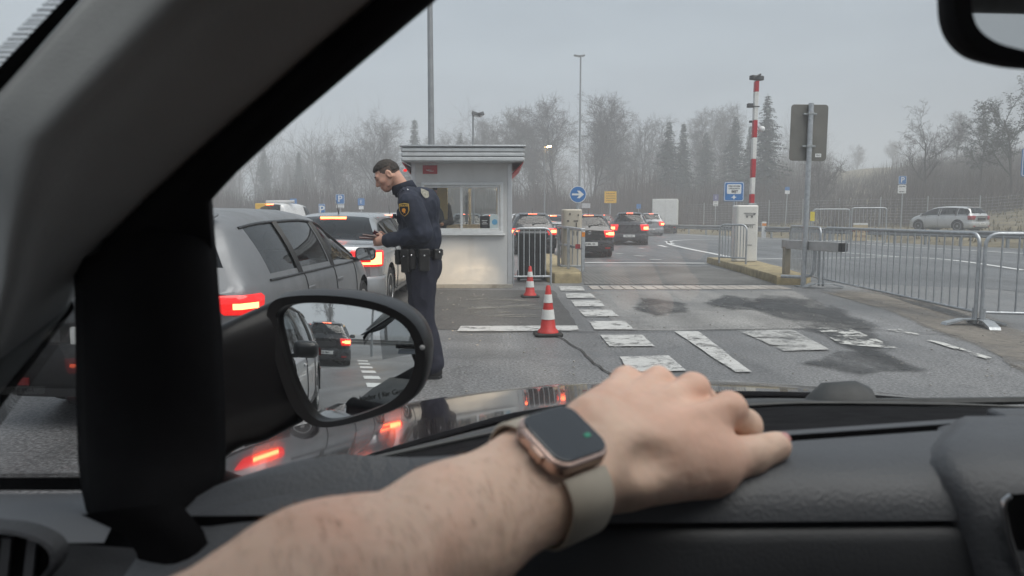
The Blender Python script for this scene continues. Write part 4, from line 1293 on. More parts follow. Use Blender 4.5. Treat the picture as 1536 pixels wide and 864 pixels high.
# latch, notices, inside post, desk
b = MB(); lx = P(699, 300, BY).x - BC; b.cyl((lx, -.02, bz(301)), (lx, .0, bz(301)), .03); b.box((lx, .25, bz(312)), (.05, .05, .5)); b.build('window_latch', GALVD, booth)
b = MB(); b.box((P(659, 300, BY + 1).x - BC + .06, 1.0, 1.62), (.20, .03, .9)); b.build('inner_post', mat('yellowed inner post', (.42, .33, .12), .6), booth)
b = MB(); b.box((.1, 1.2, ztop - .04), (.5, .12, .04)); b.build('ceiling_lamp', emit('booth lamp', (1, .78, .52), 22, (.8, .75, .6)), booth)
b = MB(); b.box((0, .36, wz0 - .05), (BW - .22, .55, .05)); b.build('desk', mat('booth desk', (.16, .10, .07), .6), booth)
def notice(x0, x1, y0, y1, m, nm, y=-.004):
    b = MB(); a, c = P(x0, y0, BY), P(x1, y1, BY)
    b.box(((a.x + c.x) / 2 - BC, y, (a.z + c.z) / 2), (c.x - a.x, .003, a.z - c.z)); return b.build(nm, m, booth)
notice(720, 734.5, 324, 343, mat('black notice', (.02, .02, .022), .3), 'black_notice')
notice(734.8, 749, 322, 343, mat('pale blue notice', (.50, .58, .58), .4), 'pale_notice')
b = MB(); q = P(727, 335, BY)
for k, w in enumerate((.10, .07, .10)): b.box((q.x - BC, -.0075, q.z + .05 - .03 * k), (w, .002, .008))
b.build('notice_lines', SIGNW, booth)
q = P(742, 333, BY); b = MB(); b.lathe([(.05, 0), (.05, .002)], 20, 'y', (q.x - BC, -.0085, q.z)); b.build('notice_emblem', mat('notice blue', (.12, .35, .55), .5), booth)
# red sign plate with a white bird-like sweep
a, c = P(634, 248, BY), P(656, 261, BY)
b = MB(); b.box(((a.x + c.x) / 2 - BC, -.006, (a.z + c.z) / 2), (c.x - a.x, .012, a.z - c.z)); so = b.build('sign_plate', REDP, booth, bevel=.003, seg=1)
b = MB(); o_ = Vector(((a.x + c.x) / 2 - BC, -.0135, (a.z + c.z) / 2 - .01))
b.tube([o_ + Vector(p) for p in ((-.07, 0, .015), (-.05, 0, -.005), (-.01, 0, -.012), (.04, 0, -.02), (.075, 0, -.012))], [.003, .006, .007, .005, .002], 5)
b.tube([o_ + Vector(p) for p in ((-.05, 0, .004), (-.02, 0, .012), (.03, 0, .0))], [.002, .004, .002], 5)
b.build('sign_emblem', SIGNW, so)

# ================================================================== KERB ISLANDS
def island(name, pts, h, m, md):
    """raised island with a rounded painted edge"""
    b = MB(); n = len(pts)
    c = sum((Vector((p[0], p[1], 0)) for p in pts), Vector()) / n
    rows = []
    for z, s in ((-.02, 1.0), (h - .03, .985), (h, .94), (h, .80)):
        rows.append([((Vector((p[0], p[1], 0)) - c) * (1 if z < h - .001 else 1)).xy.to_tuple() for p in pts])
    r3 = []
    for (z, ins) in ((-.02, 0), (h - .035, .015), (h - .008, .035), (h, .07)):
        r_ = []
        for i, p in enumerate(pts):
            v = Vector((p[0], p[1])) ; d = (c.xy - v).normalized()
            r_.append((v.x + d.x * ins, v.y + d.y * ins, z))
        r3.append(r_)
    b.grid(r3, closed=True); k = len(b.v) - n; b.f.append(tuple(k + i for i in range(n)))
    o = b.build(name, m, smooth=50); o['kind'] = 'structure'
    return o
li0 = G(822, 425).y
L0, L1 = G(826, 427).x, G(876, 427).x
left_island = [(L0 + .10, li0), (L1 - .05, li0), (L1 + .02, li0 + .25), (L1 + .05, li0 + 3), (L1 - .02, li0 + 7.5), (L0 - .02, li0 + 7.5), (L0 - .06, li0 + 1.2), (L0 - .03, li0 + .3)]
def dens(pts, n=5):
    return [tuple(Vector(pts[i]).lerp(Vector(pts[(i + 1) % len(pts)]), k / n)) for i in range(len(pts)) for k in range(n)]
island('kerb_island', dens(left_island), .21, KERBY, None)
ri = [G(1165, 427), G(1203, 428), (6.25, 14.6), (6.75, 19.5), (6.7, 20.6), (5.85, 20.6), (5.65, 17)]
RI = [(p[0], p[1]) for p in ri]
island('kerb_island', dens(RI), .17, KERBY, None)

# ================================================================== TICKET COLUMN, FENCES, BINS
CREAM = mat('beige enamel', (.46, .42, .35), .45, 0, var=.06, scale=3, dirt=(.28, .23, .17, .55))
cx = P(857, 380, 16.2)
col_ = thing('ticket_column', 'beige rounded ticket column on the left kerb island', 'ticket machine', (cx.x, 16.2, .21))
h = P(857, 314, 16.2).z - .21
b = MB(); b.prism(rrect(.42, .48, .09), (0, 0, 0), (1, 0, 0), (0, 1, 0), (0, 0, h)); b.build('housing', CREAM, col_, bevel=.03, seg=3)
b = MB(); b.box((-.10, -.245, h * .80), (.05, .012, .03)); b.box((.07, -.245, h * .80), (.10, .012, .022)); b.box((.03, -.245, h * .66), (.16, .012, .012)); b.box((.08, -.245, h * .73), (.02, .012, .10)); b.box((-.06, -.245, h * .92), (.03, .012, .04)); b.box((.12, -.245, h * .90), (.03, .012, .03))
b.build('slot_panel', mat('dark slot', (.09, .085, .08), .4), col_)
text('11', .13, INK, col_, (.06, -.245, h * .58))
b = MB(); b.box((0, 0, .02), (.50, .56, .05)); b.build('base_plate', GALVD, col_, bevel=.01)
# steel guard rail around the column
gr_ = thing('guard_frame', 'grey steel guard frame with orange reflectors before the ticket column', 'railing', (G(858, 418).x, 15.0, .21))
b = MB()
xa, xb = -.24, .13
b.box((xb, -.35, .40), (.07, .07, .80)); b.build('post', GALV, gr_, bevel=.006)
b = MB(); b.box((xa + .03, 1.4, .42), (.06, .06, .84)); b.build('post', GALV, gr_, bevel=.006)
b = MB(); b.box((xa + .16, .5, .42), (.06, .06, .84)); b.build('post', GALV, gr_, bevel=.006)
def bar(mb, a, c, w, h):
    a, c = Vector(a), Vector(c); d = c - a; L = d.length
    q = d.to_track_quat('Y', 'Z').to_matrix()
    return mb.box((a + c) / 2, (w, L, h), q)
b = MB(); bar(b, (xb, -.35, .83), (xa + .03, 1.5, .88), .10, .05); bar(b, (xb, -.30, .45), (xa + .03, 1.45, .5), .035, .05); b.build('top_rail', GALV, gr_, bevel=.006)
b = MB()
for t in (.2, .4, .6, .8): b.tube([(xb + (xa + .03 - xb) * t, -.35 + 1.8 * t, .1), (xb + (xa + .03 - xb) * t, -.35 + 1.8 * t, .82)], .014, 6)
b.build('infill_bars', GALV, gr_)
ORANGE = mat('orange reflector', (.65, .22, .02), .3)
b = MB(); b.box((xb, -.388, .74), (.065, .008, .09)); b.build('reflector', ORANGE, gr_)
b = MB(); b.box((xb - .10, -.30, .50), (.10, .03, .09)); b.build('reflector', LDIM, gr_)

def barrier(name, label, a, c, z0=0.0, H=1.1, gap=.115, r=.022, feet=True, group='steel crowd barriers', board=None, spacer=.17, curved=True):
    """crowd barrier standing from a to c"""
    a, c = Vector((a[0], a[1], z0)), Vector((c[0], c[1], z0))
    L = (c - a).length; ang = math.atan2(c.y - a.y, c.x - a.x)
    root = thing(name, label, 'barrier', a, ang, group)
    cr = .13
    pts = [(0, 0, 0.03), (0, 0, H - cr)] + [(cr - cr * math.cos(t), 0, H - cr + cr * math.sin(t)) for t in np.linspace(.2, 1.57, 5)]
    pts += [(L - cr + cr * math.sin(t), 0, H - cr + cr * math.cos(t)) for t in np.linspace(0, 1.37, 5)] + [(L, 0, H - cr), (L, 0, .03)]
    f = MB(); f.tube(pts, r, 8); f.tube([(0, 0, spacer), (L, 0, spacer)], r * .85, 8)
    f.build('frame', GALV, root, smooth=60)
    n = max(2, int(L / gap)); bb = MB()
    for k in range(1, n):
        bb.tube([(L * k / n, 0, spacer), (L * k / n, 0, H - .005)], .0105, 6, cap=False)
    bb.build('infill_bars', GALV, root, smooth=60)
    if feet:
        for x in (.02, L - .02):
            ft = MB()
            prof = [(-.36, .0), (-.34, .03), (-.16, .075), (.16, .075), (.34, .03), (.36, .0), (.33, 0), (.15, .062), (-.15, .062), (-.33, 0)]
            ft.prism(prof, (x - .06, 0, 0.012), (0, 1, 0), (0, 0, 1), (.12, 0, 0))
            ft.cyl((x, 0, .06), (x, 0, .22), r * 1.25, n=8)
            ft.build('foot', GALV, root)
    if board:
        board(root, L)
    return root
# small fence in front of the bin
fa, fb = G(768, 432), G(823, 430)
barrier('small_barrier', 'narrow steel barrier standing between the booth and the ticket island', (fa.x + .03, 13.95), (fb.x + .06, 14.0), H=1.08, gap=.10, feet=False)
# wheelie bin
wb = thing('wheelie_bin', 'black plastic bin behind the narrow barrier beside the booth', 'bin', (P(797, 400, 15.0).x, 15.0, 0))
BIN = mat('dull black bin plastic', (.016, .017, .018), .5, var=.15)
rows = []
for z, w, d in ((.06, .46, .5), (.1, .5, .54), (.85, .58, .66), (.90, .64, .72), (.94, .64, .72)):
    rows.append([(x, y, z) for x, y in rrect(w, d, .05)])
b = MB().grid(rows, closed=True); n_ = len(rows[0]); b.f.append(tuple(range(n_))); b.build('bin_body', BIN, wb, smooth=40)
b = MB(); b.prism(rrect(.66, .74, .06), (0, 0, .945), (1, 0, 0), (0, 1, 0), (0, 0, .05)); b.build('lid', mat('grey bin lid', (.07, .075, .08), .45), wb, bevel=.02)
for sx in (-1, 1):
    b = MB(); b.lathe([(.02, -.03), (.1, -.03), (.1, .03), (.02, .03)], 16, 'x', (sx * .25, .26, .10)); b.build('wheel', RUBBER, wb, smooth=40)
b = MB()
for k in range(5): b.box((-.2 + .1 * k, -.335 + .0, .5), (.012, .03, .62), rotx(-.06))
b.build('ribs', BIN, wb)

# traffic cones
CONER = mat('red cone plastic', (.50, .035, .03), .5, 0, var=.12, scale=9, dirt=(.22, .05, .04, .5))
CONEW = mat('white reflective sleeve', (.68, .68, .66), .4, 0, var=.06, scale=12, dirt=(.4, .33, .26, .6))
def cone(loc, H, label, rz):
    t = thing('traffic_cone', label, 'traffic cone', loc, rz, 'traffic cones beside the dashed line')
    Wb = H * .56
    b = MB(); b.prism(rrect(Wb, Wb, .05), (0, 0, 0), (1, 0, 0), (0, 1, 0), (0, 0, .035)); b.build('base', mat('black rubber base', (.02, .019, .018), .8, bumps=.3), t, bevel=.01)
    rb_, rt = H * .165, H * .042
    def rad(z): return rb_ + (rt - rb_) * (z - .035) / (H - .035)
    b = MB(); b.lathe([(rb_ * 1.28, .034), (rb_ * 1.22, .055), (rad(.075), .08), (rad(H * .5), H * .5), (rad(H * .97), H * .97), (rt * .7, H)], 28); b.build('cone_body', CONER, t, smooth=50)
    for z0, z1 in ((.33, .52), (.66, .82)):
        b = MB(); b.lathe([(rad(H * z0) + .0005, H * z0 - .001), (rad(H * z0) + .004, H * z0), (rad(H * z1) + .004, H * z1), (rad(H * z1) + .0005, H * z1 + .001)], 28); b.build('white_band', CONEW, t, smooth=50)
    return t
c1 = G(822, 503); cone(c1, P(822, 428, c1.y).z, 'larger traffic cone, nearer one standing on the white stop line', .05)
c2 = G(795, 446); cone(c2, P(795, 399, c2.y).z, 'smaller traffic cone in front of the narrow barrier by the booth', .1)

# right side: cabinet with raised arm
CABY = 18.6
kx = P(1116, 380, CABY)
cab = thing('barrier_gate', 'raised red and white barrier arm on a white drive cabinet', 'barrier gate', (kx.x, CABY, .17))
h = P(1116, 308, CABY).z - .17; wv_ = 33 / FPX * CABY
b = MB(); b.prism(rrect(wv_, .42, .07), (0, 0, 0), (1, 0, 0), (0, 1, 0), (0, 0, h)); b.build('cabinet', mat('white enamel cabinet', (.66, .65, .62), .4, 0, var=.04, scale=2, dirt=(.42, .33, .24, .6)), cab, bevel=.035, seg=3)
b = MB()
for z, w in ((.86, .30), (.83, .22), (.66, .28), (.30, .14)): b.box((.05, -.2135, h * z), (w, .008, .018))
for x, z in ((-.02, .80), (.10, .80), (.16, .84)): b.box((x, -.2135, h * z), (.05, .008, .045))
b.build('label_lines', mat('faded print', (.2, .2, .2), .6), cab)
text('PITS', .09, INK, cab, (.05, -.218, h * .62))
a0 = P(1127, 306, CABY); a1 = P(1134.5, 120, CABY)
arm0 = Vector((a0.x - kx.x, -.02, a0.z - .17)); arm1 = Vector((a1.x - kx.x, -.02, a1.z - .17))
bands = [(306, 291, 'r'), (291, 266, 'w'), (266, 238, 'r'), (238, 206, 'w'), (206, 180, 'r'), (180, 138, 'w'), (138, 122, 'r')]
for yb_, yt_, cc in bands:
    q0 = arm0.lerp(arm1, (306 - yb_) / 186); q1 = arm0.lerp(arm1, (306 - yt_) / 186)
    b = MB(); bar(b, q0, q1, .135, .10); b.build('arm_section', REDP if cc == 'r' else WHITEP, cab, bevel=.012)
b = MB(); bar(b, arm0 - Vector((0, 0, .18)), arm0 + Vector((0, 0, .02)), .2, .16); b.build('arm_bracket', GALVD, cab, bevel=.01)
def armp(py): return arm0.lerp(arm1, (306 - py) / 186)
q = armp(119); b = MB(); b.box(q + Vector((0, 0, .03)), (.15, .36, .11), rotz(-1.15) @ rotx(.0)); b.box(q + Vector((-.03, -.06, .05)), (.24, .13, .05), roty(-.5)); b.build('camera_head', mat('dark grey camera', (.07, .07, .072), .5), cab, bevel=.02)
q = armp(158); b = MB(); b.box(q + Vector((-.14, 0, 0)), (.13, .12, .10)); b.box(q + Vector((-.02, 0, -.03)), (.2, .16, .025)); b.build('sensor_box', mat('dark grey camera', (.07, .07, .072)), cab, bevel=.01)
q = armp(193); b = MB(); b.lathe([(.055, 0), (.075, .03), (.075, .09), (.05, .12)], 16, 'z', q + Vector((.17, -.02, -.06))); b.box(q + Vector((.09, 0, 0)), (.1, .04, .03)); b.build('dome_camera', SIGNW, cab, smooth=50)
q = armp(182); b = MB(); b.box(q + Vector((-.11, 0, 0)), (.06, .06, .05)); b.build('cable_clip', BLACKP, cab)
q = armp(278); b = MB(); b.tube([q + Vector((.035 * math.cos(a), -.056, .035 * math.sin(a))) for a in np.linspace(0, 6.28, 17)[:-1]], .006, 5, closed=True); b.build('arm_mark', INK, cab)
text('STIJ', .085, SIGNW, cab, armp(298) + Vector((0, -.056, 0)), rot=(math.pi / 2, -math.pi / 2 + .04, 0))
# small fence on the island
ya = 17.6
barrier('island_barrier', 'narrow steel barrier in front of the white gate cabinet', (P(1079, 380, ya).x, ya), (P(1117, 380, ya - .5).x, ya - .6), z0=.17, H=P(1098, 337, ya).z - .17, gap=.075, feet=False)
# sliding bar stub
gb = thing('height_bar', 'grey swing bar with a black end cap on two stub posts', 'barrier bar', (0, 0, 0))
pa, pb_ = P(1176, 366, 14.6), P(1262, 371, 12.6)
b = MB(); bar(b, pa, pb_, .11, .17); b.build('beam', mat('pale grey steel beam', (.40, .40, .40), .5, .3, dirt=(.25, .22, .18, .6)), gb, bevel=.008)
b = MB(); e = (pb_ - pa).normalized(); bar(b, pb_, pb_ + e * .10, .13, .15); b.build('end_cap', RUBBER, gb, bevel=.02)
b = MB(); q = pa + e * .12; b.box((q.x, q.y, (q.z - .05) / 2 + .05), (.12, .12, q.z - .15)); b.build('post', mat('weathered steel post', (.30, .27, .21), .6, .3, dirt=(.18, .13, .08, .7)), gb, bevel=.008)
q = pa + e * 1.15; b = MB(); b.tube([(q.x, q.y, q.z - .09), (q.x, q.y, .32), (q.x - .03, q.y + .05, .22), (q.x - .16, q.y + .2, .18), (q.x - .4, q.y + .5, .17)], .032, 8); b.build('stay', GALV, gb, smooth=60)
# sign seen from behind
SY = 13.6
s0 = G(1208, 431)
st = thing('road_sign', 'large grey sign seen from its back on a round post', 'road sign', (s0.x, SY, 0))
top = P(1217, 155, SY)
tl = top.x - s0.x
b = MB(); b.tube([(0, 0, 0), (tl, 0, top.z)], .048, 12); b.build('post', GALV, st, smooth=50)
ctr = P(1215.5, 198.5, SY); w_ = 56 / FPX * SY; h_ = P(1215, 156, SY).z - P(1215, 241, SY).z
M_ = roty(math.atan2(tl, top.z))
b = MB(); o_ = Vector((ctr.x - s0.x, .065, ctr.z))
b.prism(rrect(w_, h_, .06), o_, M_ @ Vector((1, 0, 0)), M_ @ Vector((0, 0, 1)), (0, .012, 0)); b.build('panel', mat('grey back of sign', (.155, .15, .135), .55, .2, var=.12, scale=3, dirt=(.09, .085, .075, .7)), st, bevel=.004, seg=1)
b = MB()
for dz in (.33, -.25): b.box(o_ + M_ @ Vector((-.01, -.045, dz)), (.24, .05, .03)); b.box(o_ + M_ @ Vector((-.01, -.075, dz)), (.11, .08, .045))
b.build('clamp', GALVD, st, bevel=.005)
b = MB(); b.box(o_ + M_ @ Vector((.19, -.004, -h_ / 2 + .10)), (.11, .006, .065)); lo = b.build('sticker', SIGNW, st); text('PB-3', .04, INK, lo, o_ + M_ @ Vector((.19, -.008, -h_ / 2 + .10)))
b = MB(); b.box((-.02, 0, .012), (.2, .2, .02)); b.build('base_plate', GALVD, st)
# crowd barriers
q1, q2 = G(1234, 432), G(1462, 489)
barrier('crowd_barrier', 'long steel crowd barrier running along the lane right of the grey sign post', (q1.x, q1.y), (q2.x, q2.y), H=1.1, gap=.185)
barrier('crowd_barrier', 'steel crowd barrier cut off by the right edge of view', (q2.x + .04, q2.y - .05), (q2.x + 2.1, q2.y - .55), H=1.1, gap=.165)
q3 = G(1180, 418)
barrier('crowd_barrier', 'steel crowd barrier standing behind the grey swing bar', (P(1184, 400, 15.8).x, 15.8), (q1.x - .03, q1.y + .1), H=1.1, gap=.115, feet=False)
# far barriers on the bank with a notice
def nb(root, L):
    b = MB(); x0 = L * .05; w = L * .42
    b.box((x0 + w / 2, -.03, .62), (w, .015, .86)); bo = b.build('notice_board', mat('tan notice board', (.50, .40, .24), .6, var=.1, dirt=(.3, .2, .12, .6)), root)
    text('MLREW', .27, mat('brown print', (.16, .05, .04), .6), bo, (x0 + w / 2, -.042, .68), sx=.9, bold=.004)
    text('ARUME', .18, mat('brown print', (.16, .05, .04), .6), bo, (x0 + w / 2, -.042, .40), sx=1.0)
    b = MB(); b.box((x0 + w / 2, -.034, 1.0), (w, .015, .08)); b.build('board_edge', SIGNW, bo)
yb2 = 36.
za = verge_h(P(1275, 340, yb2).x, yb2)
barrier('bank_barrier', 'plain steel barrier on the bank beyond the guardrail', (P(1219, 340, yb2).x, yb2), (P(1274, 340, yb2 - .4).x, yb2 - .4), z0=za, H=P(1250, 314, yb2).z - za, r=.03, gap=.16)
barrier('bank_barrier', 'steel barrier on the bank carrying a tan notice board', (P(1277, 340, yb2 - .5).x, yb2 - .5), (P(1329, 340, yb2 - .8).x, yb2 - .8), z0=za, H=P(1300, 312, yb2).z - za, r=.03, gap=.16, board=nb)
mp = thing('marker_post', 'small post with a yellow reflector plate left of the bank barriers', 'marker post', (P(1216, 330, 34).x, 34, 0))
zt_ = P(1218, 318, 34).z
b = MB(); b.tube([(0, 0, 0), (0, 0, zt_)], .03, 8); b.build('post', GALVD, mp)
b = MB(); b.box((.06, -.04, zt_ - .2), (.2, .02, .42)); b.build('reflector', mat('bright yellow plate', (.75, .6, .03), .4), mp)

# guardrail
def guardrail(label, pts, ztop, hgt=.31, cat='guardrail'):
    g = thing('guardrail', label, cat)
    prof = [(0, 0), (.03, .03), (.08, .055), (.08, .09), (.02, .125), (0, .155), (.02, .185), (.08, .22), (.08, .255), (.03, .28), (0, .31)]
    rows = []
    P_ = [Vector(p) for p in pts]
    for i, p in enumerate(P_):
        t = (P_[min(i + 1, len(P_) - 1)] - P_[max(i - 1, 0)]).normalized(); n = Vector((-t.y, t.x, 0))
        if n.x > 0: n = -n
        rows.append([(p.x + n.x * a, p.y + n.y * a, p.z + ztop - hgt + z) for a, z in prof])
    b = MB().grid(rows); b.build('beam', mat('weathered guardrail steel', (.22, .23, .235), .5, .5, var=.2, scale=1.5, dirt=(.12, .11, .1, .7)), g, smooth=60, solid=.006)
    for i in range(0, len(P_)):
        p = P_[i]; b = MB(); b.box((p.x + .07, p.y, p.z + (ztop - .03) / 2), (.10, .10, ztop - .03)); b.build('post', GALVD, g)
    return g
gl = smooth_pts([(10.6, 84), (12.0, 68), (13.5, 57), (15.8, 47), (18.6, 37.5), (21.2, 30.5), (25.5, 20), (30, 8)], 4)
guardrail('weathered steel guardrail along the far side of the through road', [(p.x, p.y, 0.0) for p in gl], .70)
# dark retaining plinth under the rail
# wire fence beyond
wf = thing('wire_fence', 'tall wire mesh fence on the bank in front of the trees', 'fence')
fp = smooth_pts([(9.5, 92), (13.5, 78), (20, 62), (27, 52), (36, 44), (46, 38)], 4)
for k, p in enumerate(fp):
    z = max(0, verge_h(p.x, p.y)); b = MB(); b.tube([(p.x, p.y, z - .1), (p.x, p.y, z + 2.1)], .035, 6); b.build('post', GALV, wf)
b = MB()
for hh in np.arange(.12, 2.08, .2):
    b.tube([(p.x, p.y, max(0, verge_h(p.x, p.y)) + hh) for p in fp], .007, 3, cap=False)
for i in range(len(fp) - 1):
    for k in range(9):
        q = fp[i].lerp(fp[i + 1], k / 9); z = max(0, verge_h(q.x, q.y)); b.tube([(q.x, q.y, z), (q.x, q.y, z + 2.06)], .006, 3, cap=False)
b.build('wire_mesh', GALVD, wf, fix=False)

# ================================================================== LAMPS AND SIGNS
def lamp(label, px, top, d, r0, r1, heads, lit=False, base=0.0):
    p = P(px, top, d); t = thing('street_lamp', label, 'street lamp', (p.x, d, base)); H = p.z - base
    b = MB(); b.tube([(0, 0, 0), (0, 0, H * .5), (0, 0, H)], [r0, (r0 + r1) / 2, r1], 10); b.build('pole', mat('lamp pole grey', (.25, .26, .27), .5, .4), t, smooth=60)
    for dx, w, tilt in heads:
        b = MB(); b.box((dx, 0, H + .02), (abs(w), .26, .10), roty(tilt)); b.tube([(0, 0, H - .05), (dx * .6, 0, H + .02)], r1 * .8, 6)
        ho = b.build('lamp_head', mat('lamp head grey', (.16, .165, .17), .5, .3), t, bevel=.03)
        b = MB(); b.box((dx, -.0, H - .04), (abs(w) * .7, .2, .03), roty(tilt)); b.build('lens', LWARM if lit else SIGNW, ho)
    return t
LWARM = emit('warm lit street lamp', (1, .62, .25), 60, (.8, .7, .5))
mp_ = P(647, 218, 18.2)
lm = thing('lamp_mast', 'thick grey mast rising out of the frame behind the booth', 'mast', (mp_.x, 18.2, 0))
b = MB(); b.tube([(0, 0, 0), (0, 0, 3), (0, 0, 9.5)], [.09, .078, .05], 16); b.build('pole', mat('lamp pole grey', (.25, .26, .27), .5, .4), lm, smooth=60)
b = MB(); b.box((0, -.09, 1.1), (.12, .02, .4)); b.build('service_door', GALVD, lm)
b = MB(); b.box((.5, 0, 9.5), (1.0, .3, .12)); b.build('lamp_head', GALVD, lm, bevel=.03)
lamp('short lamp post with a twin flat head behind the booth roof', 709.5, 172, 25, .035, .03, ((.11, .30, .35), (.26, .22, -.3)))
lamp('very tall slim lamp mast with two small heads behind the arrow sign', 871, 84, 58, .10, .06, ((-.28, .5, .15), (.08, .5, -.15)))
lamp('street lamp with a lit warm head right of the booth', 817, 219, 50, .06, .045, ((.28, .42, -.12),), lit=True)

def sign_post(name, label, px, base_d, panels, r=.03, bottom=0.0, lean=0.0, cat='road sign'):
    x = P(px, 325, base_d).x
    t = thing(name, label, cat, (x, base_d, bottom), 0, 'road signs around the checkpoint')
    topz = max(P(px, pn['y0'], base_d).z for pn in panels) - bottom
    b = MB(); b.tube([(0, 0, 0), (lean, 0, topz)], r, 8); b.build('post', GALV, t, smooth=60)
    for pn in panels:
        c = P((pn['x0'] + pn['x1']) / 2, (pn['y0'] + pn['y1']) / 2, base_d)
        w = (pn['x1'] - pn['x0']) / FPX * base_d; h = (pn['y1'] - pn['y0']) / FPX * base_d
        o = Vector((c.x - x, -r - .02, c.z - bottom))
        b = MB()
        if pn.get('disc'): b.lathe([(w / 2, -.008), (w / 2, .008)], 40, 'y', o)
        else: b.prism(rrect(w, h, min(w, h) * pn.get('rad', .1)), o + Vector((0, .008, 0)), (1, 0, 0), (0, 0, 1), (0, -.016, 0))
        po = b.build('panel', pn['m'], t)
        if 'draw' in pn: pn['draw'](po, o + Vector((0, -.011, 0)), w, h)
    return t
def plate_in(po, o, w, h, m, k=.9, kh=None, dz=0, nm='sign_field'):
    b = MB(); b.prism(rrect(w * k, h * (kh or k), min(w, h) * .07), o + Vector((0, 0, dz)), (1, 0, 0), (0, 0, 1), (0, -.004, 0)); return b.build(nm, m, po)
def dP(po, o, w, h):
    plate_in(po, o + Vector((0, .008, 0)) * 0, w, h, SIGNW, .96, .96, 0, 'sign_border'); plate_in(po, o + Vector((0, -.004, 0)), w, h, SIGNB, .88, .9)
    text('P', h * .92, SIGNW, po, o + Vector((0, -.010, 0)), bold=.008)
def lines(po, o, w, h, m=None, n=3, bold=.1):
    b = MB()
    for k in range(n):
        z = h * (.30 - .6 * k / max(1, n - 1)); x = -w * .36
        rr = random.Random(int(abs(o.x) * 100) + k)
        while x < w * .33:
            ww = w * rr.uniform(.05, .13); b.box((o.x + x + ww / 2, o.y - .003, o.z + z), (ww, .004, h * bold)); x += ww + w * .035
    b.build('lettering', m or INK, po)
def darrow(po, o, w, h):
    b = MB(); b.lathe([(w * .5, 0), (w * .5, -.003)], 40, 'y', o); b.build('sign_border', SIGNW, po)
    b = MB(); b.lathe([(w * .462, 0), (w * .462, -.003)], 40, 'y', o + Vector((0, -.0035, 0))); b.build('sign_field', SIGNB, po)
    b = MB(); s = w
    b.prism([(-.36 * s, -.055 * s), (.08 * s, -.055 * s), (-.06 * s, -.22 * s), (.10 * s, -.22 * s), (.36 * s, 0), (.10 * s, .22 * s), (-.06 * s, .22 * s), (.08 * s, .055 * s), (-.36 * s, .055 * s)], o + Vector((0, -.0075, 0)), (1, 0, 0), (0, 0, 1), (0, -.003, 0)); b.build('arrow', SIGNW, po)
sign_post('arrow_sign', 'round blue sign with a white arrow pointing right above the ticket column', 866, 20.5, [dict(x0=854, x1=879, y0=279, y1=304.5, m=GALVD, disc=True, draw=darrow), dict(x0=872, x1=885, y0=305, y1=312, m=mat('pale plate', (.5, .5, .52), .4))], r=.035, bottom=.21)
def dinfo(po, o, w, h):
    plate_in(po, o, w, h, SIGNW, .955, .955, 0, 'sign_border'); plate_in(po, o + Vector((0, -.0045, 0)), w, h, SIGNB, .90, .90)
    plate_in(po, o + Vector((0, -.009, 0)), w, h, SIGNW, .72, .50, h * .13)
    text('VIRKVIORIM', w * .11, INK, po, o + Vector((0, -.0145, h * .27)), bold=.002); text('UPRAKARTE', w * .10, INK, po, o + Vector((0, -.0145, h * .15)), bold=.002); text('BIIJT', w * .17, INK, po, o + Vector((.02, -.0145, 0.0)), bold=.004)
    b = MB(); s = w * .15; k = .28
    b.prism([(-s, 0), (-s * k, s * k * .8), (0, s * .9), (s * k, s * k * .8), (s, 0), (s * k, -s * k * .8), (0, -s * .9), (-s * k, -s * k * .8)], o + Vector((0, -.0095, -h * .29)), (1, 0, 0), (0, 0, 1), (0, -.003, 0)); b.build('star_mark', SIGNW, po)
sign_post('information_sign', 'blue bordered information sign with white text field left of the barrier arm', 1100, 24, [dict(x0=1085, x1=1115, y0=273, y1=302, m=SIGNB, draw=dinfo)], r=.035)
def dyel(po, o, w, h): lines(po, o, w, h, mat('dark sign print', (.1, .06, .02), .6), 4, .045)
sign_post('yellow_sign', 'square yellow sign with dark lines of text beyond the queue', 915, 46, [dict(x0=906.5, x1=924.5, y0=287, y1=304.5, m=SIGNY, rad=.04, draw=dyel)], r=.04)
def dl(po, o, w, h): lines(po, o, w, h, INK, 2, .12)
sign_post('parking_sign', 'blue P sign with white plate under it left of the officer', 511, 40, [dict(x0=504, x1=517, y0=291.5, y1=306, m=SIGNB, draw=dP), dict(x0=505, x1=516.5, y0=306.5, y1=312, m=SIGNW, draw=dl)], r=.03)
sign_post('parking_sign', 'tilted blue P sign close above the silver saloon roof', 483, 30, [dict(x0=478.5, x1=488, y0=306, y1=324, m=SIGNB, draw=dP)], r=.025)
sign_post('parking_sign', 'small faint blue sign beyond the white van', 440.5, 58, [dict(x0=435.5, x1=445.5, y0=298, y1=306.5, m=SIGNB, draw=lambda po, o, w, h: text('P', h * .8, SIGNW, po, o)), dict(x0=436.5, x1=444.5, y0=307, y1=311, m=SIGNW)], r=.03)
sign_post('parking_sign', 'small faint blue sign between the P sign and the officer', 542, 56, [dict(x0=537, x1=547, y0=297.5, y1=308, m=SIGNB, draw=lambda po, o, w, h: text('E', h * .7, SIGNW, po, o)), dict(x0=538.5, x1=545.5, y0=309, y1=314, m=SIGNW)], r=.03)
sign_post('parking_sign', 'blue P sign with a white plate on the bank above the parked silver car', 1352, 46, [dict(x0=1347, x1=1359, y0=264, y1=276.5, m=SIGNB, draw=dP), dict(x0=1346, x1=1358.5, y0=277.5, y1=290, m=SIGNW, draw=dl)], r=.035, bottom=max(0, verge_h(P(1352, 325, 46).x, 46) - .1))
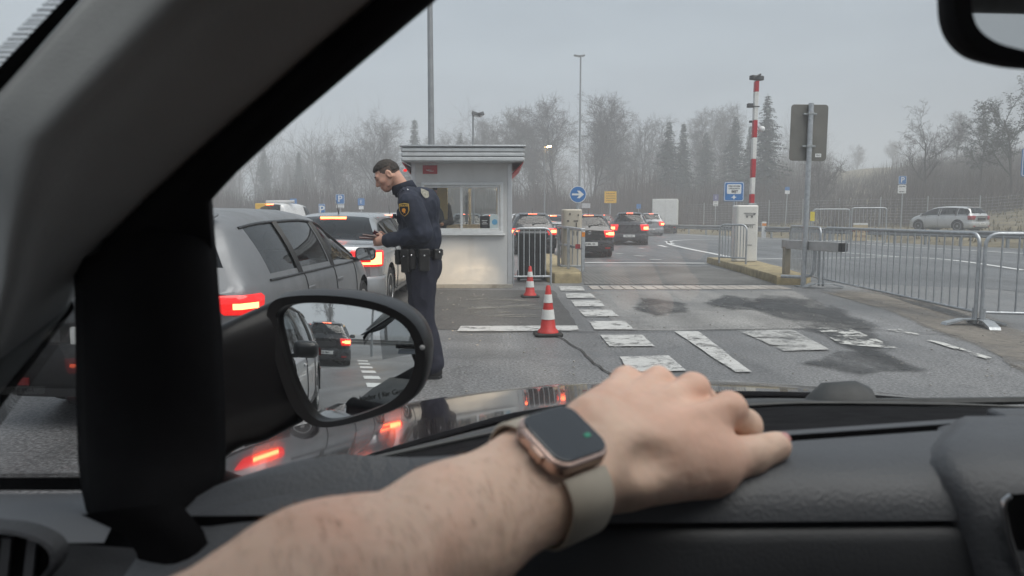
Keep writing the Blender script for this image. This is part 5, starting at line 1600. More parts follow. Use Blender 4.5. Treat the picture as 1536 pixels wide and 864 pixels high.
sign_post('notice_sign', 'purple and white stacked sign on the fence line left of the information sign', 1073, 66, [dict(x0=1069.5, x1=1077.5, y0=291.5, y1=301, m=mat('dull violet sign', (.10, .09, .25), .5), draw=lambda po, o, w, h: text('1', h * .8, SIGNW, po, o)), dict(x0=1069.5, x1=1077, y0=301.5, y1=309, m=SIGNW, draw=dl)], r=.04)
sign_post('notice_sign', 'small leaning blue and white sign right of the barrier arm', 1178, 60, [dict(x0=1177, x1=1184, y0=280.5, y1=285.5, m=SIGNB), dict(x0=1177, x1=1184, y0=285.7, y1=291, m=SIGNW)], r=.04, lean=.1)
sign_post('direction_sign', 'blue sign with white border cut by the right edge', 1540, 24, [dict(x0=1530, x1=1566, y0=223, y1=265, m=SIGNB, draw=lambda po, o, w, h: (plate_in(po, o, w, h, SIGNW, .95, .95, 0, 'sign_border'), plate_in(po, o + Vector((0, -.0045, 0)), w, h, SIGNB, .88, .9), text('L', h * .6, SIGNW, po, o + Vector((-.22, -.011, 0)))))], r=.04)
sign_post('lane_sign', 'tiny blue triangular sign right of the yellow sign', 957.5, 62, [dict(x0=954.5, x1=961, y0=306, y1=313, m=SIGNB)], r=.03)
mo = thing('marker_post', 'short white and orange marker behind the guardrail right of the cabinet', 'marker post', (P(1146, 335, 45).x, 45, 0))
b = MB(); b.box((0, 0, .5), (.25, .1, 1.0)); b.build('post', SIGNW, mo); b = MB(); b.box((0, -.055, .82), (.26, .02, .16)); b.build('reflector', ORANGE, mo)

# street behind us that the door mirror shows
sheet('road_behind', [(-4, 0), (-2.2, 0), (-22, -60), (-60, -60), (-30, -20)], .004, ASPHR)
# ================================================================== THE OFFICER
def skin_mat(name, col, bumpd=.0012, sc=1.0):
    m, nt, out = _nodes(name)
    b = pbsdf(nt, col, .52, spec=.35)
    f = noise_tex(nt, 26 * sc, 5, .6); f2 = noise_tex(nt, 8 * sc, 4, .6, dist=.7)
    c1 = ramp(nt, f, [(.3, tuple(c * .90 for c in col)), (.7, tuple(min(1, c * 1.08) for c in col))])
    c2 = ramp(nt, f2, [(.36, (1.0, .865, .835)), (.5, (1, 1, 1)), (.66, (.98, .97, .92))])
    mx = N(nt, 'ShaderNodeMix', data_type='RGBA', blend_type='MULTIPLY'); mx.inputs['Factor'].default_value = .8
    nt.links.new(c1, mx.inputs['A']); nt.links.new(c2, mx.inputs['B'])
    # a few freckles and moles
    tc = N(nt, 'ShaderNodeTexCoord'); vo = N(nt, 'ShaderNodeTexVoronoi'); vo.inputs['Scale'].default_value = 24 * sc
    nt.links.new(tc.outputs['Object'], vo.inputs['Vector'])
    fr = ramp(nt, vo.outputs['Distance'], [(.06, (.55, .42, .34)), (.16, (1, 1, 1))])
    mx2 = N(nt, 'ShaderNodeMix', data_type='RGBA', blend_type='MULTIPLY'); mx2.inputs['Factor'].default_value = .20
    nt.links.new(mx.outputs['Result'], mx2.inputs['A']); nt.links.new(fr, mx2.inputs['B'])
    nt.links.new(mx2.outputs['Result'], b.inputs['Base Color'])
    b.inputs['Subsurface Weight'].default_value = .18
    b.inputs['Subsurface Radius'].default_value = (1, .35, .2); b.inputs['Subsurface Scale'].default_value = .006
    h = noise_tex(nt, 190 * sc, 3, .7)
    bump(nt, b, h, .30, bumpd)
    nt.links.new(b.outputs['BSDF'], out.inputs['Surface'])
    _mats[name] = m
    return m
SKIN2 = skin_mat('officer skin', (.50, .29, .22), .001, .6)
NAVY = mat('navy uniform cloth', (.017, .021, .036), .78, 0, var=.18, scale=10, bumps=.5, bscale=26, bdist=.012, spec=.3)
NAVYT = mat('navy trouser cloth', (.020, .021, .034), .8, 0, var=.2, scale=9, bumps=.5, bscale=18, bdist=.014, spec=.3)
LEATHER = mat('black duty leather', (.014, .013, .013), .38, 0, var=.2, scale=30, bumps=.2, bscale=90)
HAIR = mat('short dark hair', (.022, .016, .012), .75, 0, var=.4, scale=60, bumps=.8, bscale=220, bdist=.004)
OX, OY = -.62, 6.0
off = thing('person', 'officer in navy uniform bending over papers beside the silver saloon', 'person', (OX, OY, 0))
def rounded(name, V, F, m, parent, wr=0.0, ws=9.0, st=(1, 1, 1), seed=0):
    o = mesh_obj(name, V, F, m, parent)
    if wr:
        me = o.data
        nn = np.zeros(len(me.vertices) * 3, np.float32); me.vertices.foreach_get('normal', nn); nn = nn.reshape(-1, 3)
        co = np.zeros(len(me.vertices) * 3, np.float32); me.vertices.foreach_get('co', co); co = co.reshape(-1, 3)
        for i in range(len(co)):
            p = Vector(co[i]); q = Vector((p.x * st[0] + seed, p.y * st[1], p.z * st[2])) * ws
            a = mnoise.noise(q) + .5 * (1 - abs(mnoise.noise(q * 2.1)) * 2)
            co[i] += nn[i] * wr * a
        me.vertices.foreach_set('co', co.ravel()); me.update()
    return o
f = Vector((-.84, -.12, -.53)).normalized(); lat = Vector((0, 1, 0)); lat = (lat - f * lat.dot(f)).normalized(); u = lat.cross(f) * -1
if u.z < 0: u = -u
C = Vector((-.262, -.02, 1.632))
RM = np.array([[-f.x, lat.x, u.x], [-f.y, lat.y, u.y], [-f.z, lat.z, u.z]])
def hp(a, b_, c): return C + f * a + lat * b_ + u * c
sk = []
sk += [('e', hp(-.012, 0, .022), (.098, .076, .092), RM, .0), ('e', hp(.036, 0, -.030), (.060, .062, .080), RM, .03), ('e', hp(.062, 0, -.088), (.032, .036, .030), RM, .03),
       ('c', hp(.092, 0, .012), hp(.113, 0, -.030), .008, .0135, .012), ('e', hp(.104, 0, -.036), (.013, .018, .010), RM, .008), ('c', hp(.078, -.042, .020), hp(.078, .042, .020), .014, .014, .02),
       ('e', hp(.090, 0, -.062), (.012, .025, .009), RM, .012), ('e', hp(.086, 0, -.074), (.011, .022, .008), RM, .01), ('e', hp(.06, -.048, -.026), (.025, .018, .022), RM, .02),
       ('e', hp(-.012, -.078, -.012), (.020, .010, .033), RM, .008), ('e', hp(-.010, -.087, -.008), (.012, .008, .022), RM, -.004), ('e', hp(-.012, .078, -.012), (.020, .010, .033), RM, .008),
       ('c', hp(-.045, 0, -.05), (-.095, 0, 1.44), .056, .068, .014), ('c', hp(.035, -.046, -.078), hp(-.028, -.052, -.035), .014, .020, .012), ('c', hp(.035, .046, -.078), hp(-.028, .052, -.035), .014, .020, .012),
       ('e', (-.01, 0, 1.28), (.12, .17, .2), None, .05), ('e', (0, 0, 1.0), (.12, .15, .14), None, .05)]
def hand(W, Kd, side, up_, s=1.0):
    """simple hand: wrist W, direction Kd, thumb side vector, palm up vector"""
    W, Kd, side, up_ = Vector(W), Vector(Kd).normalized(), Vector(side).normalized(), Vector(up_).normalized()
    o = [('c', W, W + Kd * .07 * s, .026, .030, .02), ('c', W + side * .015, W + Kd * .085 * s + side * .02, .018, .016, .02), ('c', W - side * .015, W + Kd * .08 * s - side * .022, .018, .015, .02)]
    for k, (a, L) in enumerate(((.028, .072), (.010, .078), (-.009, .074), (-.027, .060))):
        k0 = W + Kd * .085 * s + side * a; k1 = k0 + (Kd * .8 + up_ * .35).normalized() * L * .5; k2 = k1 + (Kd * .35 + up_ * .9).normalized() * L * .4
        o += [('c', k0, k1, .0105, .0095, .006), ('c', k1, k2, .0095, .008, .003)]
    t0 = W + Kd * .03 + side * .028; t1 = t0 + (Kd * .6 + side * .5 + up_ * .3).normalized() * .045; t2 = t1 + (Kd * .9 + up_ * .2).normalized() * .032
    o += [('c', t0, t1, .015, .012, .012), ('c', t1, t2, .012, .009, .004)]
    return o
for sy, sh_, el, wr_ in ((-1, (-.065, -.205, 1.42), (.035, -.25, 1.165), (-.255, -.135, 1.115)), (1, (-.065, .205, 1.42), (.0, .26, 1.17), (-.27, .10, 1.125))):
    sk += [('c', sh_, el, .05, .042, .02), ('c', el, wr_, .042, .029, .01)]
    w = Vector(wr_); d = (w - Vector(el)).normalized()
    sk += hand(w + d * .012, d + Vector((-.25, -.12 * sy, .02)), (.0, .12 * -sy, 1), (0.1, -sy * 1.0, .25), .95)
for sy in (-1, 1):
    sk += [('c', (0, sy * .09, .9), (0, sy * .1, .5), .08, .055, .03), ('c', (0, sy * .1, .5), (.07, sy * .105, .08), .055, .04, .02), ('c', (.07, sy * .105, .06), (-.04, sy * .11, .04), .03, .03, .02)]
V, F = sdf_mesh(sk, .0065)
rounded('body', V, F, SKIN2, off)
# hair: a cropped cap over the skull
V, F = sdf_mesh([('e', hp(-.013, 0, .023), (.1000, .0778, .0940), RM, 0), ('e', hp(.006, 0, .080), (.070, .054, .032), RM, .03)], .0055)
keep = []
for q in F:
    p = Vector(V[q].mean(0)) - C; a, b_, c = p.dot(f), p.dot(lat), p.dot(u)
    if c > .058 + .30 * max(0, a - .045) - .25 * max(0, -a) or (a < -.05 and c > -.005): keep.append(q)
o = rounded('hair', V, np.array(keep), HAIR, off, .004, 45)
m_ = o.modifiers.new('s', 'SOLIDIFY'); m_.thickness = .004
V, F = sdf_mesh([('e', hp(-.012, 0, .022), (.0992, .0772, .0932), RM, 0)], .0055)
keep = []
for q in F:
    p = Vector(V[q].mean(0)) - C; a, b_, c = p.dot(f), p.dot(lat), p.dot(u)
    if (a < .040 and c > .018 + .5 * max(0, a - .01)) or (abs(a - .018) < .012 and c > -.015) or (a < -.030 and c > -.030) or (a < -.05 and c > -.065): keep.append(q)
rounded('hair_fade', V, np.array(keep), mat('shaved hair', (.07, .047, .037), .8, 0, var=.35, scale=90, bumps=.5, bscale=300, bdist=.002), off)
# brow and eye
b = MB(); b.tube([hp(.087, -.050, .024), hp(.094, -.036, .030), hp(.096, -.016, .026)], [.003, .005, .003], 6); b.build('eyebrow', HAIR, off)
b = MB(); b.tube([hp(.080, -.046, .000), hp(.088, -.034, -.003), hp(.090, -.022, .000)], [.002, .0035, .002], 6); b.build('eye', INK, off)
# shirt
sh = [('e', (-.018, 0, 1.30), (.158, .195, .20), None, 0), ('e', (-.004, 0, 1.12), (.170, .190, .17), None, .08), ('c', (-.07, -.12, 1.455), (-.07, .12, 1.455), .072, .072, .06), ('e', (.045, 0, 1.40), (.09, .16, .12), None, .08),
      ('c', (-.075, -.165, 1.43), (-.065, -.215, 1.405), .075, .078, .04), ('c', (-.065, -.215, 1.405), (.035, -.25, 1.165), .087, .073, .03), ('c', (.035, -.25, 1.165), (-.235, -.145, 1.115), .072, .046, .025),
      ('c', (-.075, .165, 1.43), (-.065, .215, 1.405), .075, .078, .04), ('c', (-.065, .215, 1.405), (.0, .26, 1.17), .078, .066, .03), ('c', (.0, .26, 1.17), (-.25, .11, 1.125), .065, .043, .025),
      ('c', (-.225, -.149, 1.117), (-.245, -.141, 1.114), .047, .047, .006), ('c', (-.11, -.045, 1.47), (-.11, .045, 1.47), .07, .07, .03), ('e', (-.165, -.06, 1.30), (.022, .05, .06), None, .02)]
V, F = sdf_mesh(sh, .0085)
rounded('shirt', V, F, NAVY, off, .016, 8.5, (1, 1, .6))
# collar
b = MB(); rows = []
for t, r_, dz in ((0, .076, -.01), (0, .074, .066), (0, .081, .072), (0, .094, .010)):
    rows.append([Vector((-.122, 0, 1.492)) + Vector((r_ * 1.06 * math.cos(a) - dz * .40, r_ * math.sin(a), dz - .05 * -math.cos(a) * .6 * (1 if True else 0))) for a in np.linspace(-2.85, 2.85, 30)])
b.grid(rows); b.build('collar', NAVY, off, smooth=60, solid=.004)
# trousers
tr = [('e', (.0, 0, .93), (.157, .182, .15), None, 0), ('c', (.005, -.09, .88), (.01, -.098, .50), .122, .094, .03), ('c', (.01, -.098, .50), (.098, -.108, .12), .094, .084, .03),
      ('c', (.005, .09, .88), (-.02, .095, .50), .118, .083, .03), ('c', (-.02, .095, .50), (.01, .105, .12), .083, .073, .03), ('e', (.055, 0, .90), (.10, .15, .12), None, .05)]
V, F = sdf_mesh(tr, .009)
rounded('trousers', V, F, NAVYT, off, .013, 8, (1, 1, .42), 5)
# boots
for sy, ax_ in ((-1, .098), (1, .01)):
    V, F = sdf_mesh([('c', (ax_ + .02, sy * .108, .16), (ax_ + .015, sy * .108, .06), .05, .046, 0), ('c', (ax_ + .02, sy * .108, .045), (ax_ - .15, sy * .118, .040), .045, .038, .04), ('e', (ax_ - .14, sy * .118, .045), (.07, .046, .04), None, .02)], .008)
    o = rounded('boot', V, F, LEATHER, off)
    b = MB(); b.prism([(-.09, -.048), (.05, -.048), (.07, 0), (.05, .048), (-.09, .05), (-.19, .042), (-.225, 0), (-.19, -.042)], (ax_ + .0, sy * .112, 0), (1, 0, 0), (0, 1, 0), (0, 0, .025)); b.build('sole', RUBBER, o, bevel=.006)
# belt and pouches
b = MB(); rows = []
for z, g_ in ((.985, .0), (.988, .010), (1.032, .010), (1.035, .0)):
    rows.append([((.168 + g_) * math.cos(a) - .002, (.192 + g_) * math.sin(a), z) for a in np.linspace(0, 2 * math.pi, 49)[:-1]])
b.grid(rows, closed=True); belt = b.build('belt', LEATHER, off, smooth=60)
b = MB(); b.box((-.178, 0, 1.01), (.012, .07, .05)); b.build('buckle', CHROME, belt, bevel=.004)
def pouch(ang, w, h, d, z, name, flap=True):
    c = Vector(((.18 + d / 2) * math.cos(ang), (.205 + d / 2) * math.sin(ang), z)); M = rotz(ang)
    b = MB(); b.box(c, (d, w, h), M)
    if flap: b.box(c + M @ Vector((.004, 0, h * .33)), (d, w * 1.04, h * .36), M)
    o = b.build(name, LEATHER, belt, bevel=.012, seg=3)
    b = MB(); q = c + M @ Vector((d / 2 + .006, 0, h * .20)); b.lathe([(.007, -.003), (.007, .003), (.003, .006)], 10, 'z', (0, 0, 0)); 
    b.v = [tuple(q + M @ roty(math.pi / 2) @ Vector(v)) for v in b.v]; b.build('stud', CHROME, o)
    return o
pouch(R(-118), .075, .185, .055, .955, 'holster')
pouch(R(-103), .045, .16, .045, .97, 'magazine_pouch')
pouch(R(-78), .085, .175, .055, .965, 'radio_pouch')
pouch(R(-45), .075, .085, .04, 1.005, 'cuff_pouch')
pouch(R(-150), .06, .12, .04, .98, 'torch_pouch', False)
# badges
def shield(w, h): return [(-w, h), (0, h * 1.12), (w, h), (w * 1.02, -h * .1), (w * .7, -h * .65), (0, -h * 1.1), (-w * .7, -h * .65), (-w * 1.02, -h * .1)]
GOLD = mat('gold thread', (.55, .36, .08), .5); ORG = mat('orange thread', (.75, .30, .03), .6)
pc = Vector((-.094, -.307, 1.352)); pu = Vector((.95, -.30, 0)).normalized(); pv_ = Vector((-.36, -.05, 1)).normalized() * 1; pv_ = (pv_ - pu * pv_.dot(pu)).normalized(); pn = pu.cross(pv_).normalized()
if pn.y > 0: pn = -pn
b = MB(); b.prism(shield(.040, .046), pc, pu, pv_, pn * .006); bo = b.build('arm_badge', GOLD, off)
b = MB(); b.prism(shield(.035, .041), pc + pn * .0065, pu, pv_, pn * .002); b.build('badge_field', mat('black badge cloth', (.012, .013, .02), .8), bo)
b = MB(); o_ = pc + pn * .009 - pv_ * .006
b.prism([(-.017, .004), (-.012, .016), (.0, .020), (.012, .014), (.014, .002), (.008, -.006), (.01, -.02), (.002, -.014), (-.006, -.022), (-.004, -.008), (-.014, -.008)], o_, pu, pv_, pn * .002); b.build('badge_emblem', ORG, bo)
t_ = text('CELICARI', .018, GOLD, bo, (0, 0, 0), name='badge_lettering', bold=.0008)
Mt = Matrix((pu, pv_, pn * 1.0)).transposed().to_4x4(); Mt.translation = pc + pn * .010 + pv_ * .033; t_.matrix_local = Mt
b = MB(); b.box((-.085, -.155, 1.512), (.085, .07, .010), rotx(.35) @ roty(.18)); ep = b.build('epaulette', NAVY, off, bevel=.004)
b = MB(); b.box((-.070, -.190, 1.509), (.03, .018, .006), rotx(.4) @ roty(.2)); b.build('rank_bar', SIGNW, ep)
b = MB(); b.prism(shield(.036, .032), (.050, -.165, 1.475), Vector((.8, -.3, -.35)).normalized(), Vector((-.1, .3, .9)).normalized(), Vector((.25, -.8, .45)).normalized() * .006); bb_ = b.build('back_badge', mat('pale embroidered badge', (.42, .40, .33), .8, var=.4, scale=60), off)
b = MB(); b.box((-.20, -.10, 1.305), (.012, .09, .035), rotz(.35)); b.build('pocket_flap', NAVY, off, bevel=.004)
# watch
b = MB(); q = Vector((-.252, -.138, 1.114)); ax = (Vector((-.255, -.135, 1.115)) - Vector((.035, -.25, 1.165))).normalized(); e1 = ax.orthogonal().normalized(); e2 = ax.cross(e1)
rows = [[q + ax * s + (e1 * math.cos(a) + e2 * math.sin(a)) * r_ for a in np.linspace(0, 6.283, 25)[:-1]] for s, r_ in ((-.012, .033), (-.011, .036), (.011, .036), (.012, .033))]
b.grid(rows, closed=True); wo = b.build('wristwatch', LEATHER, off, smooth=60)
b = MB(); n_ = Vector((-.25, -.75, .6)).normalized(); b.tube([q + n_ * .030, q + n_ * .043], [.021, .019], 16); b.build('watch_face', mat('steel watch', (.2, .2, .2), .25, .8), wo)
# passports in the hands
MAROON = mat('maroon passport cover', (.20, .025, .03), .55, 0, var=.15, scale=20)
PAGE = mat('passport pages', (.55, .52, .46), .7)
def passport(label, c, M, m, w=.125, d=.088):
    t = thing('passport', label, 'passport', Vector((OX, OY, 0)) + Vector(c)); t.rotation_euler = M.to_euler()
    b = MB(); b.box((0, 0, .0035), (w, d, .002)); b.box((0, 0, -.0035), (w, d, .002)); b.box((0, d / 2 - .001, 0), (w, .002, .008)); b.build('cover', m, t, bevel=.0008, seg=1)
    b = MB(); b.box((0, -.001, 0), (w - .006, d - .006, .0045)); b.build('pages', PAGE, t)
    return t
passport('open maroon passport held lowest in the officer\'s hands', (-.415, -.045, 1.128), roty(.06) @ rotx(-.12) @ rotz(.15), MAROON, .15, .10)
passport('second maroon passport fanned on top of the lower one', (-.388, -.06, 1.146), roty(.16) @ rotx(-.15) @ rotz(-.25), mat('brown red cover', (.16, .03, .025), .55))
passport('purple booklet tucked upright against the officer\'s fingers', (-.345, -.03, 1.165), roty(.4) @ rotx(-.6) @ rotz(.1), mat('purple cover', (.12, .015, .05), .5), .075, .06)

# dim figure inside the booth
pin = thing('person', 'dim figure in dark clothes inside the booth behind the left pane', 'person', (P(655, 300, 14.5).x, 14.55, .1))
V, F = sdf_mesh([('e', (0, 0, 1.66), (.09, .08, .12), None, 0), ('c', (0, 0, 1.55), (0, 0, 1.42), .055, .07, .03), ('e', (0, 0, 1.22), (.20, .13, .26), None, .08), ('c', (.20, 0, 1.40), (.26, -.06, 1.1), .06, .05, .04), ('c', (-.20, 0, 1.40), (-.26, -.06, 1.1), .06, .05, .04), ('c', (.26, -.06, 1.1), (.1, -.25, 1.05), .05, .035, .03), ('c', (-.26, -.06, 1.1), (-.1, -.25, 1.05), .05, .035, .03),
                 ('c', (0, 0, 1.1), (0, 0, .85), .17, .16, .05), ('c', (.09, 0, .85), (.09, 0, .08), .09, .06, .04), ('c', (-.09, 0, .85), (-.09, 0, .08), .09, .06, .04)], .014)
o = rounded('body', V, F, SKIN2, pin)
V, F = sdf_mesh([('e', (0, 0, 1.22), (.215, .15, .27), None, 0), ('c', (.20, 0, 1.40), (.26, -.06, 1.1), .075, .065, .04), ('c', (-.20, 0, 1.40), (-.26, -.06, 1.1), .075, .065, .04), ('c', (.26, -.06, 1.1), (.13, -.2, 1.06), .06, .05, .03), ('c', (-.26, -.06, 1.1), (-.13, -.2, 1.06), .06, .05, .03), ('c', (0, 0, 1.1), (0, 0, .1), .185, .16, .05)], .014)
rounded('coat', V, F, NAVY, pin)
V, F = sdf_mesh([('e', (.0, .012, 1.70), (.095, .085, .10), None, 0)], .014); rounded('hair', V, F, HAIR, pin)

# ================================================================== THE DRIVER'S ARM
DS = 1.1
def A(px, py, d): return P(px, py, d * DS)
SKIN = skin_mat('forearm skin', (.66, .47, .37), .0007, 1.0)
drv = thing('person', 'driver whose bare left forearm and hand rest on the dashboard', 'person', (0, 0, 0))
WC = A(846, 652, .404)
tl, trr, brr, bll = A(787, 610, .412), A(865, 600, .436), A(911, 654, .408), A(846, 690, .384)
ux = ((trr - tl) + (brr - bll)).normalized(); vy = ((tl - bll) + (trr - brr)); vy = (vy - ux * vy.dot(ux)).normalized(); wn = ux.cross(vy).normalized()
W_ = WC - wn * .0365
pr = []
E0, E1, E2 = A(240, 1052, .262), A(480, 905, .318), A(672, 800, .374)
pr += [('c', E0, E1, .0440, .0420, 0), ('c', E1, E2, .0420, .0345, .03)]
nrm = wn; axv = ux; latv = vy
for s in (-1, 1):
    pr += [('c', E2 + latv * s * .010, W_ + latv * s * .013, .0285, .0225, .02)]
    pr += [('c', W_ + latv * s * .013, A(903, 674, .452) + latv * s * .012, .0225, .0215, .02)]
K5, K4, K3, K2 = A(938, 577, .532), A(986, 578, .530), A(1038, 588, .520), A(1092, 618, .500)
B5, B4, B3, B2 = A(885, 632, .452), A(897, 645, .452), A(912, 662, .448), A(930, 682, .442)
for Bq, Kq, ra, rb_ in ((B5, K5, .0175, .0125), (B4, K4, .0175, .0125), (B3, K3, .0185, .0130), (B2, K2, .0185, .0130)):
    pr += [('c', Bq, Kq, ra, rb_ * .94, .010)]
for Kq, r_ in ((K5, .0115), (K4, .0120), (K3, .0128), (K2, .0130)):
    pr += [('e', Kq + Vector((0, -.003, .0042)), (r_, r_, r_ * .9), None, .006)]
# palm bulk
pr += [('c', A(900, 705, .452), A(1005, 668, .487), .024, .021, .022), ('c', A(890, 690, .455), A(975, 640, .50), .026, .022, .02)]
# fingers: index, middle, ring, little curling down over the dashboard
for ch in ([K2, A(1117, 640, .520), A(1100, 668, .512), A(1072, 676, .500)], [K3, A(1080, 628, .556), A(1070, 655, .552), A(1040, 668, .535)], [K4, A(1024, 618, .572), A(1022, 648, .568), A(1000, 660, .55)], [K5, A(968, 612, .566), A(970, 640, .562), A(955, 652, .55)]):
    r3 = (.0132, .0122, .0112, .0098) if ch[0] is not K5 else (.0115, .0105, .0098, .0085)
    for i in range(3): pr.append(('c', ch[i], ch[i + 1], r3[i], r3[i + 1], .003))
    pr.append(('e', ch[1] + Vector((0, 0, .001)), (r3[1] * 1.08,) * 3, None, .005))
# thumb leaving the side of the palm
T0, T1, T2, T3 = A(950, 704, .448), A(1064, 703, .472), A(1124, 684, .486), A(1163, 670, .496)
pr += [('c', A(905, 700, .445), T1, .021, .0165, .02), ('c', T0, T1, .020, .0160, .018), ('c', T1, T2, .0158, .0138, .007), ('c', T2, T3, .0140, .0116, .005), ('e', T1 + Vector((.001, -.001, .002)), (.0172,) * 3, None, .008)]
pr += [('c', A(1000, 668, .462), T1 + (K2 - T1) * .30, .018, .012, .02)]           # web of skin
# anatomical hollow beside the thumb tendon, tendons over the back
pr += [('e', A(982, 690, .425), (.012, .010, .008), None, -.018)]
for Bq, Kq in ((B5, K5), (B4, K4), (B3, K3), (B2, K2)):
    pr += [('c', Bq.lerp(Kq, .25) + nrm * .0155, Kq + Vector((0, -.002, .0095)), .0016, .0030, .009)]
# veins over the back of the hand and the wrist
for path, r_ in (((A(905, 640, .438), A(945, 622, .470), A(975, 600, .505), A(1000, 590, .520)), .0022), ((A(960, 625, .472), A(1010, 618, .488), A(1062, 605, .508)), .0020), ((A(930, 660, .440), A(985, 650, .462), A(1040, 640, .482)), .0018)):
    for i in range(len(path) - 1): pr.append(('c', path[i], path[i + 1], r_, r_, .007))
V, F = sdf_mesh(pr, .0019)
ob = rounded('body', V, F, SKIN, drv, .0005, 60)
# short hairs over the forearm
me_ = ob.data; hb_2 = MB(); rh = random.Random(3)
polys = me_.polygons; cen = [p.center for p in polys]
axl = (W_ - E1).normalized()
cand = [p for p in polys if (Vector(p.center) - W_).dot(axl) < -.028 and Vector(p.normal).dot(wn) > -.35]
for k in range(1300):
    p = rh.choice(cand); c_ = Vector(p.center); n_ = Vector(p.normal)
    d_ = (axl * -.2 + vy * -.9 + axl.cross(n_) * rh.uniform(-.3, .3)); d_ = (d_ - n_ * d_.dot(n_)).normalized()
    L_ = rh.uniform(.004, .011); w_ = axl * .00010
    m1 = c_ + d_ * L_ * .5 + n_ * .0016; m2 = c_ + d_ * L_ + n_ * .0017
    hb_2.add([c_ - w_, c_ + w_, m1 + w_, m1 - w_, m2], [(0, 1, 2, 3), (3, 2, 4)])
o = hb_2.build('arm_hair', mat('brown arm hair', (.26, .16, .11), .6), drv, fix=False); o['kind'] = 'stuff'
# thumb nail
nd = (T3 - T2).normalized(); nn_ = Vector((.05, -.55, .83)); nn_ = (nn_ - nd * nn_.dot(nd)).normalized(); ns = nd.cross(nn_)
rows = []
for i, t in enumerate(np.linspace(-.006, .0085, 7)):
    wv2_ = .0066 * math.sqrt(max(.05, 1 - (max(0, t - .003) / .0075) ** 2)) if t > .003 else .0066
    rows.append([T3 + nd * t + nn_ * (.0112 - .0042 * (s / .0066) ** 2 * 1.0 - .06 * max(0, t) ) + ns * s for s in np.linspace(-wv2_, wv2_, 9)])
b = MB().grid(rows); b.build('thumb_nail', mat('thumb nail', (.55, .27, .25), .25, 0, var=.05, rvar=0, spec=.6), drv, smooth=180, solid=.0006)
# dark sleeve edge is out of view; the smart watch
wat = thing('smartwatch', 'square smartwatch with dark screen and beige strap on the bare wrist', 'watch', WC)
sw = ((trr - tl).length + (brr - bll).length) / 2; shh = ((tl - bll).length + (trr - brr).length) / 2
def wl(a, b_, c): return ux * a + vy * b_ + wn * c
def wpr(nm, w, h, r_, c0, c1, m, parent=wat, bev=.0015, seg=3):
    b = MB(); b.prism(rrect(w, h, r_, 6), wl(0, 0, c0), ux, vy, wn * (c1 - c0)); return b.build(nm, m, parent, bevel=bev, seg=seg)
ROSE = mat('pale rose gold case', (.62, .46, .40), .28, .85, var=.04, rvar=.05)
cas = wpr('case', sw * 1.13, shh * 1.13, sw * .27, -.010, .0005, ROSE, bev=.0028, seg=4)
scr = wpr('screen', sw * 1.03, shh * 1.03, sw * .23, .0003, .0022, mat('dark watch glass', (.012, .013, .016), .10, 0, coat=1, var=.05, rvar=0), cas, .0012)
b = MB(); b.box(wl(sw * .30, -shh * .18, .0025), (.0045, .003, .0004), Matrix((ux, vy, wn)).transposed()); b.build('screen_icon', emit('dim green screen icon', (.05, .5, .3), .10, (.02, .1, .06)), scr)
b = MB(); q = wl(-sw * .10, -shh * .575, -.0045); b.box(wl(-sw * .575, -.004, -.0045), (.004, .012, .006), Matrix((ux, vy, wn)).transposed()); b.build('crown', mat('rose gold crown', (.5, .36, .3), .3, .9), cas, bevel=.001)
# strap: band round the wrist leaving the case at its two ends (along vy)
STRAP = mat('beige rubber strap', (.40, .36, .30), .6, 0, var=.06, scale=30)
wc2 = W_ - WC
# ring in the plane of vy and wn
cw = wl(0, -.001, -.0365)
rows = []
hwid = sw * .42
for a in np.linspace(R(52), R(360 + 128 - 0), 44):
    pass
rx_, rz_ = .0405, .0292
for a in np.linspace(R(122), R(418), 52):
    cc, ss = math.cos(a), math.sin(a)
    sup = (abs(cc) ** 2.6 + abs(ss) ** 2.6) ** (-1 / 2.6)
    base = vy * (rx_ * cc * sup) + wn * (rz_ * ss * sup)
    nrm2 = (vy * cc + wn * ss)
    rows.append([cw + base + ux * hwid * .98 + nrm2 * .0, cw + base + ux * hwid + nrm2 * .0012, cw + base + ux * hwid * .92 + nrm2 * .0026, cw + base - ux * hwid * .92 + nrm2 * .0026, cw + base - ux * hwid + nrm2 * .0012, cw + base - ux * hwid * .98])
b = MB().grid(rows, closed=True); b.build('strap', STRAP, wat, smooth=50)
# ================================================================== OUR OWN CAR (seen from inside)
own = thing('own_car', 'dark car seen from its driver seat: dashboard, pillar, bonnet and mirrors', 'car', (0, 0, 0))
DASH = mat('grained dark dashboard', (.064, .068, .076), .52, 0, var=.08, scale=5, bumps=.6, bscale=300, bdist=.0015, rvar=.06)
DASHL = mat('grained lower dashboard', (.028, .030, .034), .6, 0, var=.08, scale=5, bumps=.35, bscale=420, bdist=.0012, rvar=.06)
SILL = mat('grey door capping', (.13, .14, .155), .6, 0, var=.06, scale=5, bumps=.3, bscale=400, bdist=.001)
CLOTH = mat('grey woven pillar cloth', (.27, .28, .28), .92, 0, var=.10, scale=7, bumps=.5, bscale=600, bdist=.001, rvar=0)
HEADL = mat('dark headliner', (.05, .05, .05), .95, 0)
SOFTB = mat('soft black trim', (.006, .006, .007), .85, 0, var=.2, scale=12, bumps=.2, bscale=300, bdist=.001, spec=.08)
BONNET = mat('near black bonnet paint', (.016, .009, .010), .15, .2, coat=1.0, var=.1, scale=4, rvar=.03)
GLOSSB = mat('gloss black mirror shell', (.006, .0055, .006), .35, .0, coat=.05, var=.1, scale=5, rvar=.05, spec=.22)

def interp(x, tab): return float(np.interp(x, [a for a, _ in tab], [b for _, b in tab]))
